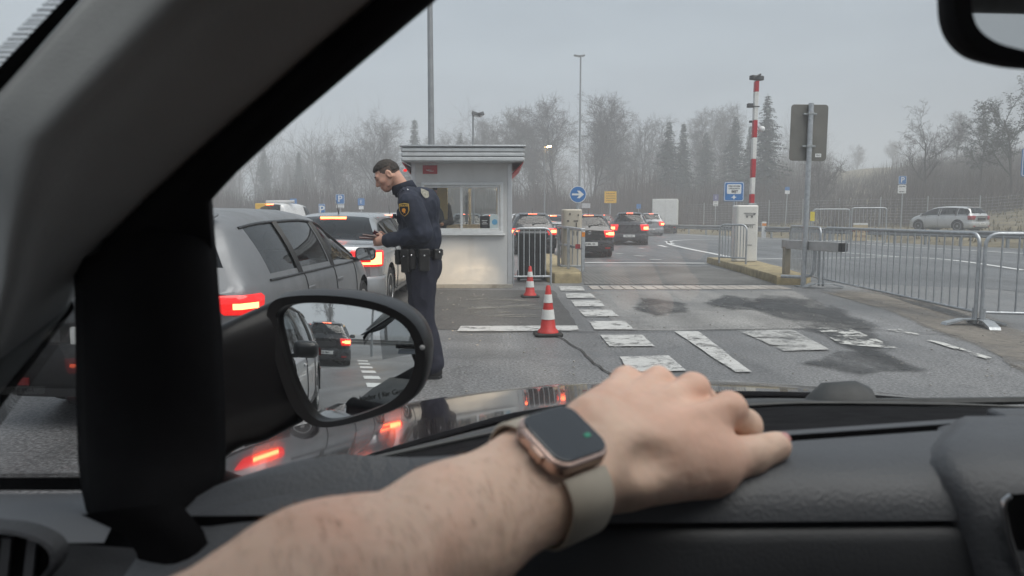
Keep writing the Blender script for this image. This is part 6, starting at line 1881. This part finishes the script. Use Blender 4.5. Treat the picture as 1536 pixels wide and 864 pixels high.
# ---- dashboard
FAR = [(-.40, .50), (-.20, .54), (0.0, .585), (.21, .63), (.485, .685), (.9, .70), (1.3, .66)]
def dash_rows(x, lift=0.0, out=0.0, slot=True):
    df = interp(x, FAR)
    p = [(df + .006, 1.085), (df, 1.106), (df - .006, 1.112), (df - .022, 1.1145)]
    s0, s1 = df - .028, df - .046
    g = .020 if (slot and .07 < x < .405) else 0
    p += [(s0 + .001, 1.115), (s0 - .001, 1.115 - g), (s1 + .001, 1.1155 - g), (s1 - .001, 1.1160)]
    p += [(s1 - .02, 1.1165), (.56, 1.1175), (.545, 1.1165), (.532, 1.1135), (.520, 1.108), (.511, 1.100), (.505, 1.091), (.5025, 1.0845)]
    e = max(0, -.10 - x)
    k = min(1, max(0, (-.0 - x) / .14)); k = k * k * (3 - 2 * k)
    return [(d - out * (1 if d < .6 else .3), z + lift - 2.2 * e * e - k * .75 * max(0, df - d)) for d, z in p]
xs = np.unique(np.concatenate([np.linspace(-.222, 1.3, 90), [.069, .071, .404, .406]]))
top = MB().grid([[(x - (.035 * max(0, (-.12 - x) / .10) * max(0, (.60 - d) / .10) if d < .60 else 0), d, z) for d, z in dash_rows(x)] for x in xs])
dash = top.build('dashboard', DASH, own, smooth=48)
low = MB().grid([[(x, d, z) for d, z in ((.530, 1.0815), (.506, 1.0800), (.5000, 1.077), (.497, 1.070), (.492, 1.050), (.486, 1.00), (.48, .80)) for z in [z - 2.2 * max(0, -.10 - x) ** 2 - .5 * max(0, -.22 - x) ** 2 - (lambda k: k * k * (3 - 2 * k))(min(1, max(0, -x / .14))) * .75 * max(0, interp(x, FAR) - .4990)]] for x in np.linspace(-.32, 1.3, 60)])
low.build('lower_panel', DASHL, dash, smooth=60)
gp_ = MB(); gp_.grid([[(x, d, z) for d, z in ((.516, 1.0865), (.5165, 1.0785))] for x in np.linspace(-.222, 1.3, 40)]); gp_.build('seam_gap', SOFTB, dash)
b = MB(); b.grid([[(x, interp(x, FAR) - .0294, 1.1152), (x, interp(x, FAR) - .0298, 1.0990), (x, interp(x, FAR) - .0455, 1.0990)] for x in np.linspace(.072, .403, 20)]); b.build('defroster_slot_shade', SOFTB, dash)  # black liner in the groove: its colour stands in for the shade inside
# raised centre hood on the right
rows = []
hood_l = [(1.1175, .388), (1.1120, .372), (1.1, .366), (1.09, .362), (1.06, .352), (1.0, .335), (.8, .30)]
prof2 = [(.640, 1.1180), (.63, 1.1265), (.60, 1.1285), (.56, 1.1280), (.535, 1.1250), (.517, 1.1170), (.503, 1.1035), (.4945, 1.086), (.488, 1.055), (.482, 1.00), (.478, .82)]
def hood_x0(d, z):
    # left boundary through photo points on this profile
    yv = _cm.inverted() @ Vector((0.3, d, z - CAM_H)); py = 432 - yv.y / yv.z * -FPX if False else 432 + (yv.y / yv.z) * FPX
    px = interp(py, [(640, 1425), (655, 1403), (668, 1396), (690, 1408), (740, 1441), (795, 1460), (864, 1476), (1000, 1500)])
    return P(px, py, d).x
for d, z in prof2:
    x0_ = hood_x0(d, z)
    rows.append([(x0_ - .004, d + .010, z - .014)] + [(x0_ + e, d - q, z + w) for e, q, w in ((.0, .002, -.008), (.004, .004, -.003), (.011, .005, 0))] + [(x0_ + (1.1 - x0_) * t, d - .005, z) for t in (.05, .2, .5, 1)])
b = MB().grid(rows); ch = b.build('centre_hood', DASH, own, smooth=60)
b = MB(); q = [P(px, py, .486) for px, py in ((1512, 742), (1600, 736), (1620, 880), (1536, 880), (1506, 800))]
b.add([tuple(v) for v in q] + [tuple(v + Vector((0, .02, 0))) for v in q], [(0, 1, 2, 3, 4)]); b.build('screen_recess', SOFTB, ch)
b = MB(); b.tube([P(px, py, .483) for px, py in ((1516, 744), (1506, 752), (1505, 765), (1512, 800), (1526, 845), (1540, 890))], .0022, 8); b.build('recess_trim', CHROME, ch, smooth=60)
b = MB(); q = P(1535, 628, .66); b.prism(rrect(.045, .018, .005), q + Vector((.008, 0, -.006)), (1, 0, 0), (0, .3, .9), (0, .03, 0)); b.build('sensor_cap', DASH, dash, bevel=.003)
b = MB(); b.box((.47, .575, .92), (1.62, .10, .27)); b.build('dash_core', SOFTB, dash)
# ---- left end: capping, vent and black end piece
xs = np.linspace(-.43, -.287, 12)
b = MB().grid([[(x, d + .0, z) for d, z in ((.615, 1.06), (.605, 1.070), (.595, 1.0735), (.55, 1.0735), (.535, 1.071), (.523, 1.064))] for x in xs]); b.build('door_capping', SILL, own, smooth=60)
b = MB().grid([[(x, d - .02 * max(0, (x + .33) / .12), z) for d, z in ((.524, 1.0645), (.520, 1.055), (.512, 1.045), (.500, 1.03), (.490, 1.0), (.48, .85))] for x in np.linspace(-.43, -.235, 18)]); b.build('dash_end', DASHL, own, smooth=60)
vo_ = [P(px, py, .487) for px, py in ((-60, 806), (0, 800), (40, 806), (68, 820), (76, 838), (66, 858), (30, 890), (-60, 930))]
vc = sum(vo_, Vector()) / len(vo_)
def ring_loft(name, loops, m, parent, smooth=60, fill_last=False):
    b = MB(); b.grid(loops, closed=True)
    if fill_last: n = len(loops[0]); b.f.append(tuple(len(b.v) - n + k for k in range(n)))
    return b.build(name, m, parent, smooth=smooth)
vs = smooth_pts
def closed_smooth(pts, n=5):
    m_ = len(pts); out = []
    for i in range(m_):
        a, b_, c, d = pts[i - 1], pts[i], pts[(i + 1) % m_], pts[(i + 2) % m_]
        for k in range(n):
            t = k / n; out.append(.5 * ((2 * b_) + (c - a) * t + (2 * a - 5 * b_ + 4 * c - d) * t * t + (3 * b_ - a - 3 * c + d) * t ** 3))
    return out
vl = closed_smooth(vo_)
vt = ring_loft('air_vent', [[vc + (p - vc) * 1.22 + Vector((0, .012, 0)) for p in vl], [vc + (p - vc) * 1.16 + Vector((0, -.001, 0)) for p in vl], [vc + (p - vc) * 1.02 + Vector((0, -.002, 0)) for p in vl], [vc + (p - vc) * .96 + Vector((0, .012, 0)) for p in vl]], DASH, own)
b = MB(); b.add([tuple(vc + (p - vc) * .98 + Vector((0, .008, 0))) for p in vl], [tuple(range(len(vl)))]); b.build('vent_opening', SOFTB, vt)
b = MB()
for px in (12, 50): bar(b, P(px, 806, .490), P(px - 8, 875, .490), .003, .006)
b.build('vent_slat', DASH, vt)
b = MB(); rows = []
for (px0, py0), (px1, py1) in (((122, 772), (268, 752)), ((150, 785), (285, 772)), ((185, 800), (305, 795)), ((205, 830), (318, 830)), ((212, 870), (322, 880)), ((215, 960), (330, 960))):
    rows.append([P(px0 + (px1 - px0) * t, py0 + (py1 - py0) * t, .505 - .010 * math.sin(math.pi * t)) for t in np.linspace(0, 1, 7)])
b.grid(rows); b.build('end_seal', SOFTB, own, smooth=60)

# ---- A pillar: cloth trim, black edge band, front quarter post
def slope_of(py): return -math.tan(PITCH + math.atan((py - 432) / FPX))
def dscr(py): return .56 / (1 + .8 * slope_of(py))
AB = [((200, -90), (690, -110)), ((160, -45), (620, -50)), ((122, 0), (565, 0)), ((60, 70), (470, 80)), ((0, 137), (384, 155)), ((-60, 205), (300, 228)), ((-50, 262), (220, 300)), ((-40, 310), (158, 362)), ((-36, 345), (122, 420)), ((-34, 390), (100, 468)), ((-32, 450), (52, 528)), ((-30, 530), (0, 590)), ((-30, 600), (-22, 618))]
AB = [tuple(map(tuple, q)) for q in AB]
def lerp2(a, b_, t): return (a[0] + (b_[0] - a[0]) * t, a[1] + (b_[1] - a[1]) * t)
rows = []
for a, c in AB:
    row = []
    for s in np.linspace(0, 1, 22):
        px, py = lerp2(a, c, s)
        bulge = .050 * math.sin(math.pi * s) ** .75 + .010 * math.exp(-((s - .30) / .10) ** 2)
        row.append(P(px, py, dscr(py) - bulge))
    rows.append(row)
b = MB().grid(rows); b.build('pillar_trim', CLOTH, own, smooth=180, solid=.004)
BC_ = [((620, -50), (702, -55)), ((565, 0), (640, 0)), ((470, 80), (532, 92)), ((384, 155), (432, 178)), ((300, 228), (352, 252)), ((220, 300), (311, 298)), ((158, 362), (314, 330)), ((122, 420), (318, 380))]
rows = []
for a, c in BC_:
    rows.append([P(px, py, dscr(py) + .004 - .012 * math.sin(math.pi * s)) for s in np.linspace(0, 1, 9) for px, py in [lerp2(a, c, s - .03 * (1 - s))]])
b = MB().grid(rows); b.build('pillar_seal', SOFTB, own, smooth=180, solid=.004)
rows = []
for l, r_ in (((118, 395), (312, 300)), ((120, 440), (318, 380)), ((121, 520), (327, 500)), ((122, 600), (331, 600)), ((125, 690), (332, 660)), ((130, 735), (332, 705)), ((140, 775), (320, 745)), ((160, 790), (290, 775))):
    rows.append([P(px, py, .585 - .03 * max(0, (py - 680) / 100) - .028 * math.sin(math.pi * s) ** .6) for s in np.linspace(0, 1, 14) for px, py in [lerp2(l, r_, s)]])
b = MB().grid(rows); b.build('quarter_post', SOFTB, own, smooth=180, solid=.004)
# black painted edges of the glass with their dot fade
m, nt, out = _nodes('dotted frit')
bb = pbsdf(nt, (.01, .01, .01), .4); t_ = N(nt, 'ShaderNodeBsdfTransparent'); ms = N(nt, 'ShaderNodeMixShader')
tc = N(nt, 'ShaderNodeTexCoord'); vo2 = N(nt, 'ShaderNodeTexVoronoi'); vo2.inputs['Scale'].default_value = 420; vo2.inputs['Randomness'].default_value = 0.0
nt.links.new(tc.outputs['Object'], vo2.inputs['Vector'])
rr = ramp(nt, vo2.outputs['Distance'], [(.36, (1, 1, 1)), (.44, (0, 0, 0))])
nt.links.new(rr, ms.inputs['Fac']); nt.links.new(t_.outputs['BSDF'], ms.inputs[1]); nt.links.new(bb.outputs['BSDF'], ms.inputs[2]); nt.links.new(ms.outputs['Shader'], out.inputs['Surface'])
DOTS = m
def strip(name, a, b_, m, dd=.004, parent=own, n=10):
    rows = [[P(px, py, dscr(min(py, 600)) + dd) for px, py in (lerp2(a[0], a[1], t), lerp2(b_[0], b_[1], t))] for t in np.linspace(0, 1, n)]
    return MB().grid(rows).build(name, m, parent, solid=.0006)
strip('glass_edge', ((-160, 320), (165, -50)), ((-185, 293), (142, -50)), SOFTB)
strip('glass_edge_dots', ((-185, 293), (142, -50)), ((-205, 270), (122, -50)), DOTS)
strip('quarter_edge', ((108, 450), (-30, 628)), ((112, 462), (-24, 644)), SOFTB)
strip('quarter_edge_dots', ((112, 462), (-24, 644)), ((116, 480), (-18, 664)), DOTS)
rows = [[P(px, py, .60) for py in (716, 735)] for px in (-60, 40, 132)]; MB().grid(rows).build('quarter_edge', SOFTB, own, solid=.001)
rows = [[P(px, py, .60) for py in (709, 716)] for px in (-60, 40, 132)]; MB().grid(rows).build('quarter_edge_dots', DOTS, own, solid=.0006)
TINT = glass('tinted quarter glass', (.55, .56, .57), 1.0, 1.45)
b = MB(); q = [P(*p_) for p_ in ((-140, 800, .60), (-140, 640, .615), (100, 455, .615), (150, 440, .615), (150, 740, .60))]
b.add([tuple(v) for v in q], [(0, 1, 2, 3, 4)]); b.build('quarter_glass', TINT, own)
SCREEN = glass('windscreen glass', (.97, .98, .975), .10, 1.45)
def wsp(x, z): return (x, .578 - .8 * (z - 1.3) + .0, z)
b = MB(); b.grid([[wsp(x, z) for z in np.linspace(1.085, 1.63, 6)] for x in np.linspace(-.40, 1.35, 6)]); b.build('windscreen', SCREEN, own)
# roof, doors, seats of our own car
b = MB(); b.grid([[(x, y, 1.64 - .06 * ((x - .45) / .95) ** 2 - (.05 if y < -1.7 else 0)) for y in np.linspace(.26, -1.9, 10)] for x in np.linspace(-.62, 1.5, 14)]); b.build('roof', HEADL, own, smooth=180, solid=.03)
b = MB(); b.box((-.66, -.60, .64), (.06, 1.5, .46)); b.box((1.53, -.4, .72), (.06, 1.9, .62)); b.build('door', SOFTB, own, bevel=.02)
b = MB(); b.box((.45, -.5, .42), (2.0, 2.6, .06)); b.build('cabin_floor', CABIN, own)
for x in (0.0, .9):
    b = MB(); b.prism(rrect(.5, .62, .12), (x, -.55, .88), (1, 0, 0), (0, -.25, 1), (0, -.12, -.02)); b.prism(rrect(.27, .18, .07), (x, -.66, 1.32), (1, 0, 0), (0, -.2, 1), (0, -.09, -.01)); b.box((x, -.3, .58), (.5, .52, .14)); b.build('seat', CABIN, own, bevel=.03)

# rear of the cabin: pillars, back wall with its window opening, rear bench
b = MB()
for x in (-.64, 1.52):
    b.box((x, -.78, 1.26), (.05, .16, .80), rotx(.12)); b.box((x, -1.75, 1.26), (.06, .34, .80), rotx(.3)); b.box((x, -.82, 1.60), (.06, 2.1, .08))
b.build('side_pillar', HEADL, own, bevel=.015)
b = MB(); b.box((.45, -1.95, .75), (2.2, .06, .75)); b.build('rear_panel', HEADL, own)
b = MB(); b.prism(rrect(1.6, .75, .12), (.45, -1.55, .82), (1, 0, 0), (0, -.2, 1), (0, -.12, -.02))
for x in (.0, .9): b.prism(rrect(.28, .18, .07), (x, -1.66, 1.28), (1, 0, 0), (0, -.2, 1), (0, -.09, -.01))
b.build('seat', CABIN, own, bevel=.03)
# ---- bonnet and cowl
YB = [(-.52, .80), (-.42, .85), (-.283, .925), (-.18, 1.08), (.016, 1.36), (.25, 1.52), (.53, 1.60), (.8, 1.58), (1.05, 1.50), (1.4, 1.36)]
HZ = [(.75, 1.000), (.9, .987), (1.1, .967), (1.5, .922), (1.75, .891), (1.9, .871), (1.97, .858), (2.02, .835), (2.05, .79), (2.06, .70)]
ys01 = np.concatenate([np.linspace(0, .8, 12), np.linspace(.84, 1, 14)])
def hoodz(x, y):
    e = max(0, abs(x - .45) - .93); return interp(y - .10 * max(0, abs(x - .45) - .3) ** 2 * 0, HZ) - .055 * ((x - .45) / .9) ** 2 - 2.2 * e * e
rows = []
for x in np.linspace(-.62, 1.52, 60):
    y0 = interp(x, YB); yf = 2.06 - .22 * ((x - .45) / .9) ** 2
    rows.append([(x, y0 + (yf - y0) * t, hoodz(x, y0 + (2.06 - y0) * t)) for t in ys01])
b = MB().grid(rows); b.build('bonnet', BONNET, own, smooth=180, solid=.004)
b = MB(); b.grid([[(-.615, .8 + 1.05 * t, .86 - .06 * t), (-.65, .8 + 1.03 * t, .78), (-.66, .8 + 1.02 * t, .6), (-.66, .8 + 1.0 * t, .3)] for t in np.linspace(0, 1, 8)]); b.build('wing', BONNET, own, smooth=180)
def cowl(name, f0, f1, m, dz0, dz1, mid=.0):
    rows = []
    for x in np.linspace(-.46, 1.38, 50):
        ya = interp(x, YB) + .012; za = hoodz(min(max(x, -.42), 1.32), ya) - .006
        yb_ = interp(x, FAR) + .08; zb2 = 1.085
        row = []
        for s in np.linspace(f0, f1, 5):
            k = (s - f0) / (f1 - f0)
            row.append((max(x, -.46 + .17 * s), ya + (yb_ - ya) * s, za + (zb2 - za) * s + dz0 + (dz1 - dz0) * k + mid * math.sin(math.pi * k)))
        rows.append(row)
    return MB().grid(rows).build(name, m, own, smooth=60, solid=.004)
COWLG = mat('grey cowl plastic', (.035, .037, .038), .6, 0, var=.15, scale=12, bumps=.3, bscale=300, bdist=.001)
cowl('cowl_seal', 0, .10, SOFTB, .004, .004, .008)
cowl('cowl_panel', .10, .45, COWLG, -.004, .0, .004)
cowl('cowl_inner', .45, 1.0, SOFTB, -.006, -.012)
wp = P(1252, 602, 1.30)
b = MB(); rows = []
for t, w, h_ in ((0, .010, .008), (.15, .034, .030), (.35, .046, .052), (.8, .048, .056), (1.0, .040, .046)):
    rows.append([wp + Vector((-.06 + .12 * t, w * math.cos(a), -.018 + h_ * max(-.3, math.sin(a)))) for a in np.linspace(0, 2 * math.pi, 17)[:-1]])
b.grid(rows, closed=True); b.f.append(tuple(len(b.v) - 16 + k for k in range(16))); b.build('wiper_pivot', COWLG, own, smooth=50)
b = MB(); b.tube([wp + Vector((.05, 0, -.004)), P(1400, 603, 1.28), P(1700, 598, 1.30)], [.010, .008, .006], 6); b.tube([P(1135, 603, 1.34), P(1200, 606, 1.31), wp + Vector((-.04, 0, -.01))], [.006, .007, .009], 6)
b.build('wiper_arm', COWLG, own, smooth=50)

# ---- door mirror
MD = 1.15
MC = P(528, 545, MD)
inc = (MC - Vector((0, 0, CAM_H))).normalized()
want = Vector((-.70, -1, -.085)).normalized()
mn = (want - inc).normalized()
def onp(px, py, off=0.0):
    v = ray(px, py); o = Vector((0, 0, CAM_H)); s = (MC - o).dot(mn) / v.dot(mn); return o + v * s + mn * off
glo = [(418, 478), (424, 464), (440, 456), (480, 454), (530, 458), (575, 468), (608, 487), (624, 515), (624, 548), (612, 578), (590, 600), (555, 616), (515, 628), (488, 630), (470, 620), (452, 592), (436, 552), (425, 512)]
hol = [(404, 474), (410, 454), (430, 444), (480, 441), (534, 445), (584, 457), (622, 480), (641, 514), (641, 551), (629, 586), (606, 608), (566, 624), (518, 637), (484, 640), (459, 629), (439, 602), (422, 556), (410, 510)]
gl_ = closed_smooth([onp(*p) for p in glo], 4); hl_ = closed_smooth([onp(*p) for p in hol], 4)
gc = sum(gl_, Vector()) / len(gl_)
dm = None
MIR = mat('silvered mirror', (.80, .82, .82), .01, 1.0, var=.02, rvar=0)
Rm = 2.6
loops = []
for s in np.linspace(1, .08, 10):
    L_ = []
    for p in gl_:
        q = gc + (p - gc) * s; rr_ = (q - gc).length; L_.append(q - mn * (rr_ * rr_ / (2 * Rm)) + mn * .0)
    loops.append(L_)
hbk = [(gc + (p - gc) * 1.0) for p in hl_]
back = Vector((.02, 1, .03)).normalized()
shell = ring_loft('door_mirror', [[p + mn * -.004 for p in gl_], [p + mn * .010 for p in gl_], [gc + (p - gc) * .985 + mn * .012 for p in hl_], [p + mn * .004 for p in hl_], [gc + (p - gc) * 1.03 + back * .03 for p in hl_], [gc + (p - gc) * 1.0 + back * .07 for p in hl_], [gc + (p - gc) * .85 + back * .11 for p in hl_], [gc + (p - gc) * .5 + back * .135 for p in hl_]], GLOSSB, own, 70, True)
b = MB(); b.grid(loops, closed=True); n = len(gl_); b.f.append(tuple(len(b.v) - n + k for k in range(n)))
b.build('mirror_glass', MIR, shell, smooth=180)
# body of the mirror running to the door
rows = []
for t in np.linspace(0, 1, 9):
    top_ = lerp2((322, 492), (425, 445), t ** .8); bot_ = lerp2((322, 700), (458, 630), t)
    if t < .6: bot_ = (bot_[0], bot_[1] - 14 * math.sin(math.pi * t / .6) + 4)
    dd = MD + .075 - .05 * (1 - t)
    c_ = P((top_[0] + bot_[0]) / 2, (top_[1] + bot_[1]) / 2, dd)
    ht = (P(*top_, dd) - P(*bot_, dd)).length / 2; upv = (P(*top_, dd) - P(*bot_, dd)).normalized()
    rows.append([c_ + upv * ht * math.copysign(abs(math.cos(a)) ** .6, math.cos(a)) + Vector((0, 1, 0)) * .055 * math.copysign(abs(math.sin(a)) ** .6, math.sin(a)) for a in np.linspace(0, 2 * math.pi, 29)[:-1]])
b = MB().grid(rows, closed=True); b.build('mirror_arm', GLOSSB, own, smooth=60)
b = MB(); q = onp(637, 520, .010); b.lathe([(.004, 0), (.004, .003), (.002, .004)], 12, 'z'); Mq = mn.to_track_quat('Z', 'Y').to_matrix(); b.v = [tuple(q + Mq @ Vector(v)) for v in b.v]; b.build('warning_lamp', mat('small grey lens', (.25, .25, .25), .2), shell)
t_ = text('koder ( für Guad)', .0115, mat('etched mirror text', (.02, .02, .02), .5), shell, (0, 0, 0), name='mirror_lettering', extrude=.0001)
vx = (onp(620, 585) - onp(530, 602)).normalized(); vy_ = mn.cross(vx).normalized()
Mt = Matrix((vx, vy_, mn)).transposed().to_4x4(); Mt.translation = onp(576, 592, .0015 - .0015); t_.matrix_local = Mt

# ---- inside rear view mirror
RD = .40
RC = P(1560, 40, RD)
inc = (P(1500, 40, RD) - Vector((0, 0, CAM_H))).normalized(); want = Vector((.30, -1, .045)).normalized(); rn = (want - inc).normalized()
def onr(px, py, off=0.0):
    v = ray(px, py); o = Vector((0, 0, CAM_H)); s = (RC - o).dot(rn) / v.dot(rn); return o + v * s + rn * off
rgo = [(1452, -60), (1452, 0), (1456, 30), (1466, 48), (1486, 63), (1515, 73), (1560, 80), (1700, 86), (1700, -80), (1560, -84), (1480, -80)]
rho = [(1424, -70), (1422, 0), (1426, 34), (1438, 60), (1462, 82), (1500, 94), (1560, 102), (1740, 108), (1740, -100), (1560, -104), (1450, -98)]
g_ = closed_smooth([onr(*p) for p in rgo], 4); h2 = closed_smooth([onr(*p) for p in rho], 4)
rc2 = sum(g_, Vector()) / len(g_)
rm = ring_loft('rear_view_mirror', [[p - rn * .002 for p in g_], [p + rn * .004 for p in g_], [rc2 + (p - rc2) * .97 + rn * .004 for p in h2], [p - rn * .003 for p in h2], [rc2 + (p - rc2) * .98 - rn * .015 for p in h2], [rc2 + (p - rc2) * .6 - rn * .025 for p in h2]], SOFTB, own, 60, True)
b = MB(); b.add([tuple(p) for p in g_], [tuple(range(len(g_)))]); b.build('mirror_glass', mat('dim mirror', (.55, .57, .57), .02, 1.0, var=.02, rvar=0), rm)
b = MB(); b.tube([rc2 - rn * .02, rc2 - rn * .03 + Vector((0, 0, .08)), Vector((rc2.x, rc2.y + .02, 1.56))], .010, 8); b.build('mirror_stalk', SOFTB, rm)

# ================================================================== trees and street behind, seen only in the mirrors
for i, (k, x, y, s, lb) in enumerate((('oak', -30, -52, .9, 'bare tree behind us, left one in the door mirror'), ('ash', -22, -44, .85, 'bare tree behind us, right one in the door mirror'), ('ivy', -38, -48, .8, 'ivy clad tree behind us seen in the door mirror'), ('ash', 16, -38, .9, 'bare tree behind us seen in the rear view mirror'), ('oak', 26, -46, .9, 'wide bare tree behind us seen in the rear view mirror'), ('slim', -26, -58, .9, 'slim bare tree behind us seen in the door mirror'))):
    r_ = copy_thing(_tv[k][0], (x, y, 0), i * 1.3, lb, 'trees standing in the fog'); r_.scale = (s, s, s)
def mline(name, pts, w): 
    return mark(name, stripe(pts, w), PAINTF)
MU = Vector((-.573, -.819, 0)); MNN = Vector((-.819, .573, 0)); MM = Vector((-.22, 1.15, 0))
def behind(s, n): return MM + MU * s + MNN * n
mo_ = []
for k in range(9): mo_ += stripe([behind(3.2 + 1.5 * k, -.62), behind(3.9 + 1.5 * k, -.62)], .42)
mark('rear_lane_dashes', mo_, PAINTF)
guardrail('steel guardrail behind us seen in the door mirror', [tuple(behind(24 - .5 * k, 6 - 3.0 * k)) for k in range(9)], .75)
lp_ = behind(19, -1.2)
t = thing('street_lamp', 'lit street lamp behind us seen in the door mirror', 'street lamp', lp_)
b = MB(); b.tube([(0, 0, 0), (0, 0, 3.2)], [.07, .05], 8); b.build('pole', GALVD, t)
b = MB(); b.lathe([(.08, -.1), (.14, 0), (.08, .1)], 12, 'z', (0, 0, 3.25)); b.build('lens', LWARM, t)

# ================================================================== AIR, SKY, SUN
m, nt, out = _nodes('fog')
pvn = N(nt, 'ShaderNodeVolumePrincipled')
pvn.inputs['Color'].default_value = (.86, .875, .90, 1); pvn.inputs['Density'].default_value = FOG_D; pvn.inputs['Anisotropy'].default_value = 0.0
nt.links.new(pvn.outputs['Volume'], out.inputs['Volume'])
b = MB(); b.box((0, 40, 14.5), (560, 560, 33)); hz = b.build('haze', m); hz['kind'] = 'stuff'; hz['label'] = 'fog in the air'
hz.display_type = 'WIRE'

SUN_EL, SUN_AZ = R(64), R(130)
wd_ = bpy.data.worlds.new('World'); SC.world = wd_; wd_.use_nodes = True
nt = wd_.node_tree; nt.nodes.clear()
ow = N(nt, 'ShaderNodeOutputWorld'); bg = N(nt, 'ShaderNodeBackground')
sky = N(nt, 'ShaderNodeTexSky', sky_type='NISHITA'); sky.sun_disc = False; sky.sun_elevation = SUN_EL; sky.sun_rotation = SUN_AZ
sky.air_density = 1.6; sky.dust_density = 6.0; sky.ozone_density = 1.0
hs = N(nt, 'ShaderNodeHueSaturation'); hs.inputs['Saturation'].default_value = .22
# overcast: pull the dome toward an even cloud grey
mx = N(nt, 'ShaderNodeMix', data_type='RGBA'); mx.inputs['Factor'].default_value = .85
mx.inputs['B'].default_value = (3.3, 3.95, 4.6, 1)
nt.links.new(sky.outputs['Color'], hs.inputs['Color']); nt.links.new(hs.outputs['Color'], mx.inputs['A'])
# faint cloud structure in the overcast
tcw = N(nt, 'ShaderNodeTexCoord'); nzw = N(nt, 'ShaderNodeTexNoise'); nzw.inputs['Scale'].default_value = 2.6; nzw.inputs['Detail'].default_value = 5
mpw = N(nt, 'ShaderNodeMapping'); mpw.inputs['Scale'].default_value = (1, 1, 3.2)
nt.links.new(tcw.outputs['Generated'], mpw.inputs['Vector']); nt.links.new(mpw.outputs['Vector'], nzw.inputs['Vector'])
cw_ = ramp(nt, nzw.outputs['Fac'], [(.3, (.80, .81, .83)), (.7, (1.16, 1.15, 1.13))])
mcw = N(nt, 'ShaderNodeMix', data_type='RGBA', blend_type='MULTIPLY'); mcw.inputs['Factor'].default_value = 1
nt.links.new(mx.outputs['Result'], mcw.inputs['A']); nt.links.new(cw_, mcw.inputs['B'])
nt.links.new(mcw.outputs['Result'], bg.inputs['Color']); bg.inputs['Strength'].default_value = SKY_S
nt.links.new(bg.outputs['Background'], ow.inputs['Surface'])
sl = bpy.data.lights.new('sun', 'SUN'); sl.energy = 1.5; sl.angle = R(60); sl.color = (1, .96, .90)
so = bpy.data.objects.new('sun', sl); COL.objects.link(so)
so.rotation_euler = (math.pi / 2 - SUN_EL, 0, math.pi - SUN_AZ)

# our own car's dipped headlamp, whose glow the photograph shows on the foot of the booth
hl_l = bpy.data.lights.new('headlamp', 'SPOT'); hl_l.energy = HEADLAMP; hl_l.color = (1, .76, .50); hl_l.spot_size = R(10.5); hl_l.spot_blend = 1.0; hl_l.shadow_soft_size = .06
hl_o = bpy.data.objects.new('headlamp', hl_l); COL.objects.link(hl_o); hl_o.location = (.35, 2.12, .62)
hl_o.rotation_euler = (Vector((-.70, 12.4, 0)) - Vector((.35, 2.12, .62))).to_track_quat('-Z', 'Y').to_euler()
SC.render.engine = 'CYCLES'
cy = SC.cycles
cy.use_denoising = True
try: cy.denoiser = 'OPENIMAGEDENOISE'
except Exception: pass
cy.max_bounces = 7; cy.diffuse_bounces = 3; cy.glossy_bounces = 4; cy.transmission_bounces = 4; cy.transparent_max_bounces = 24; cy.volume_bounces = 1
cy.sample_clamp_indirect = 6; cy.caustics_reflective = False; cy.caustics_refractive = False
vs_ = SC.view_settings
vs_.view_transform = 'Standard'; vs_.look = 'None'; vs_.gamma = 1.0; vs_.use_curve_mapping = False
vs_.exposure = EXPO
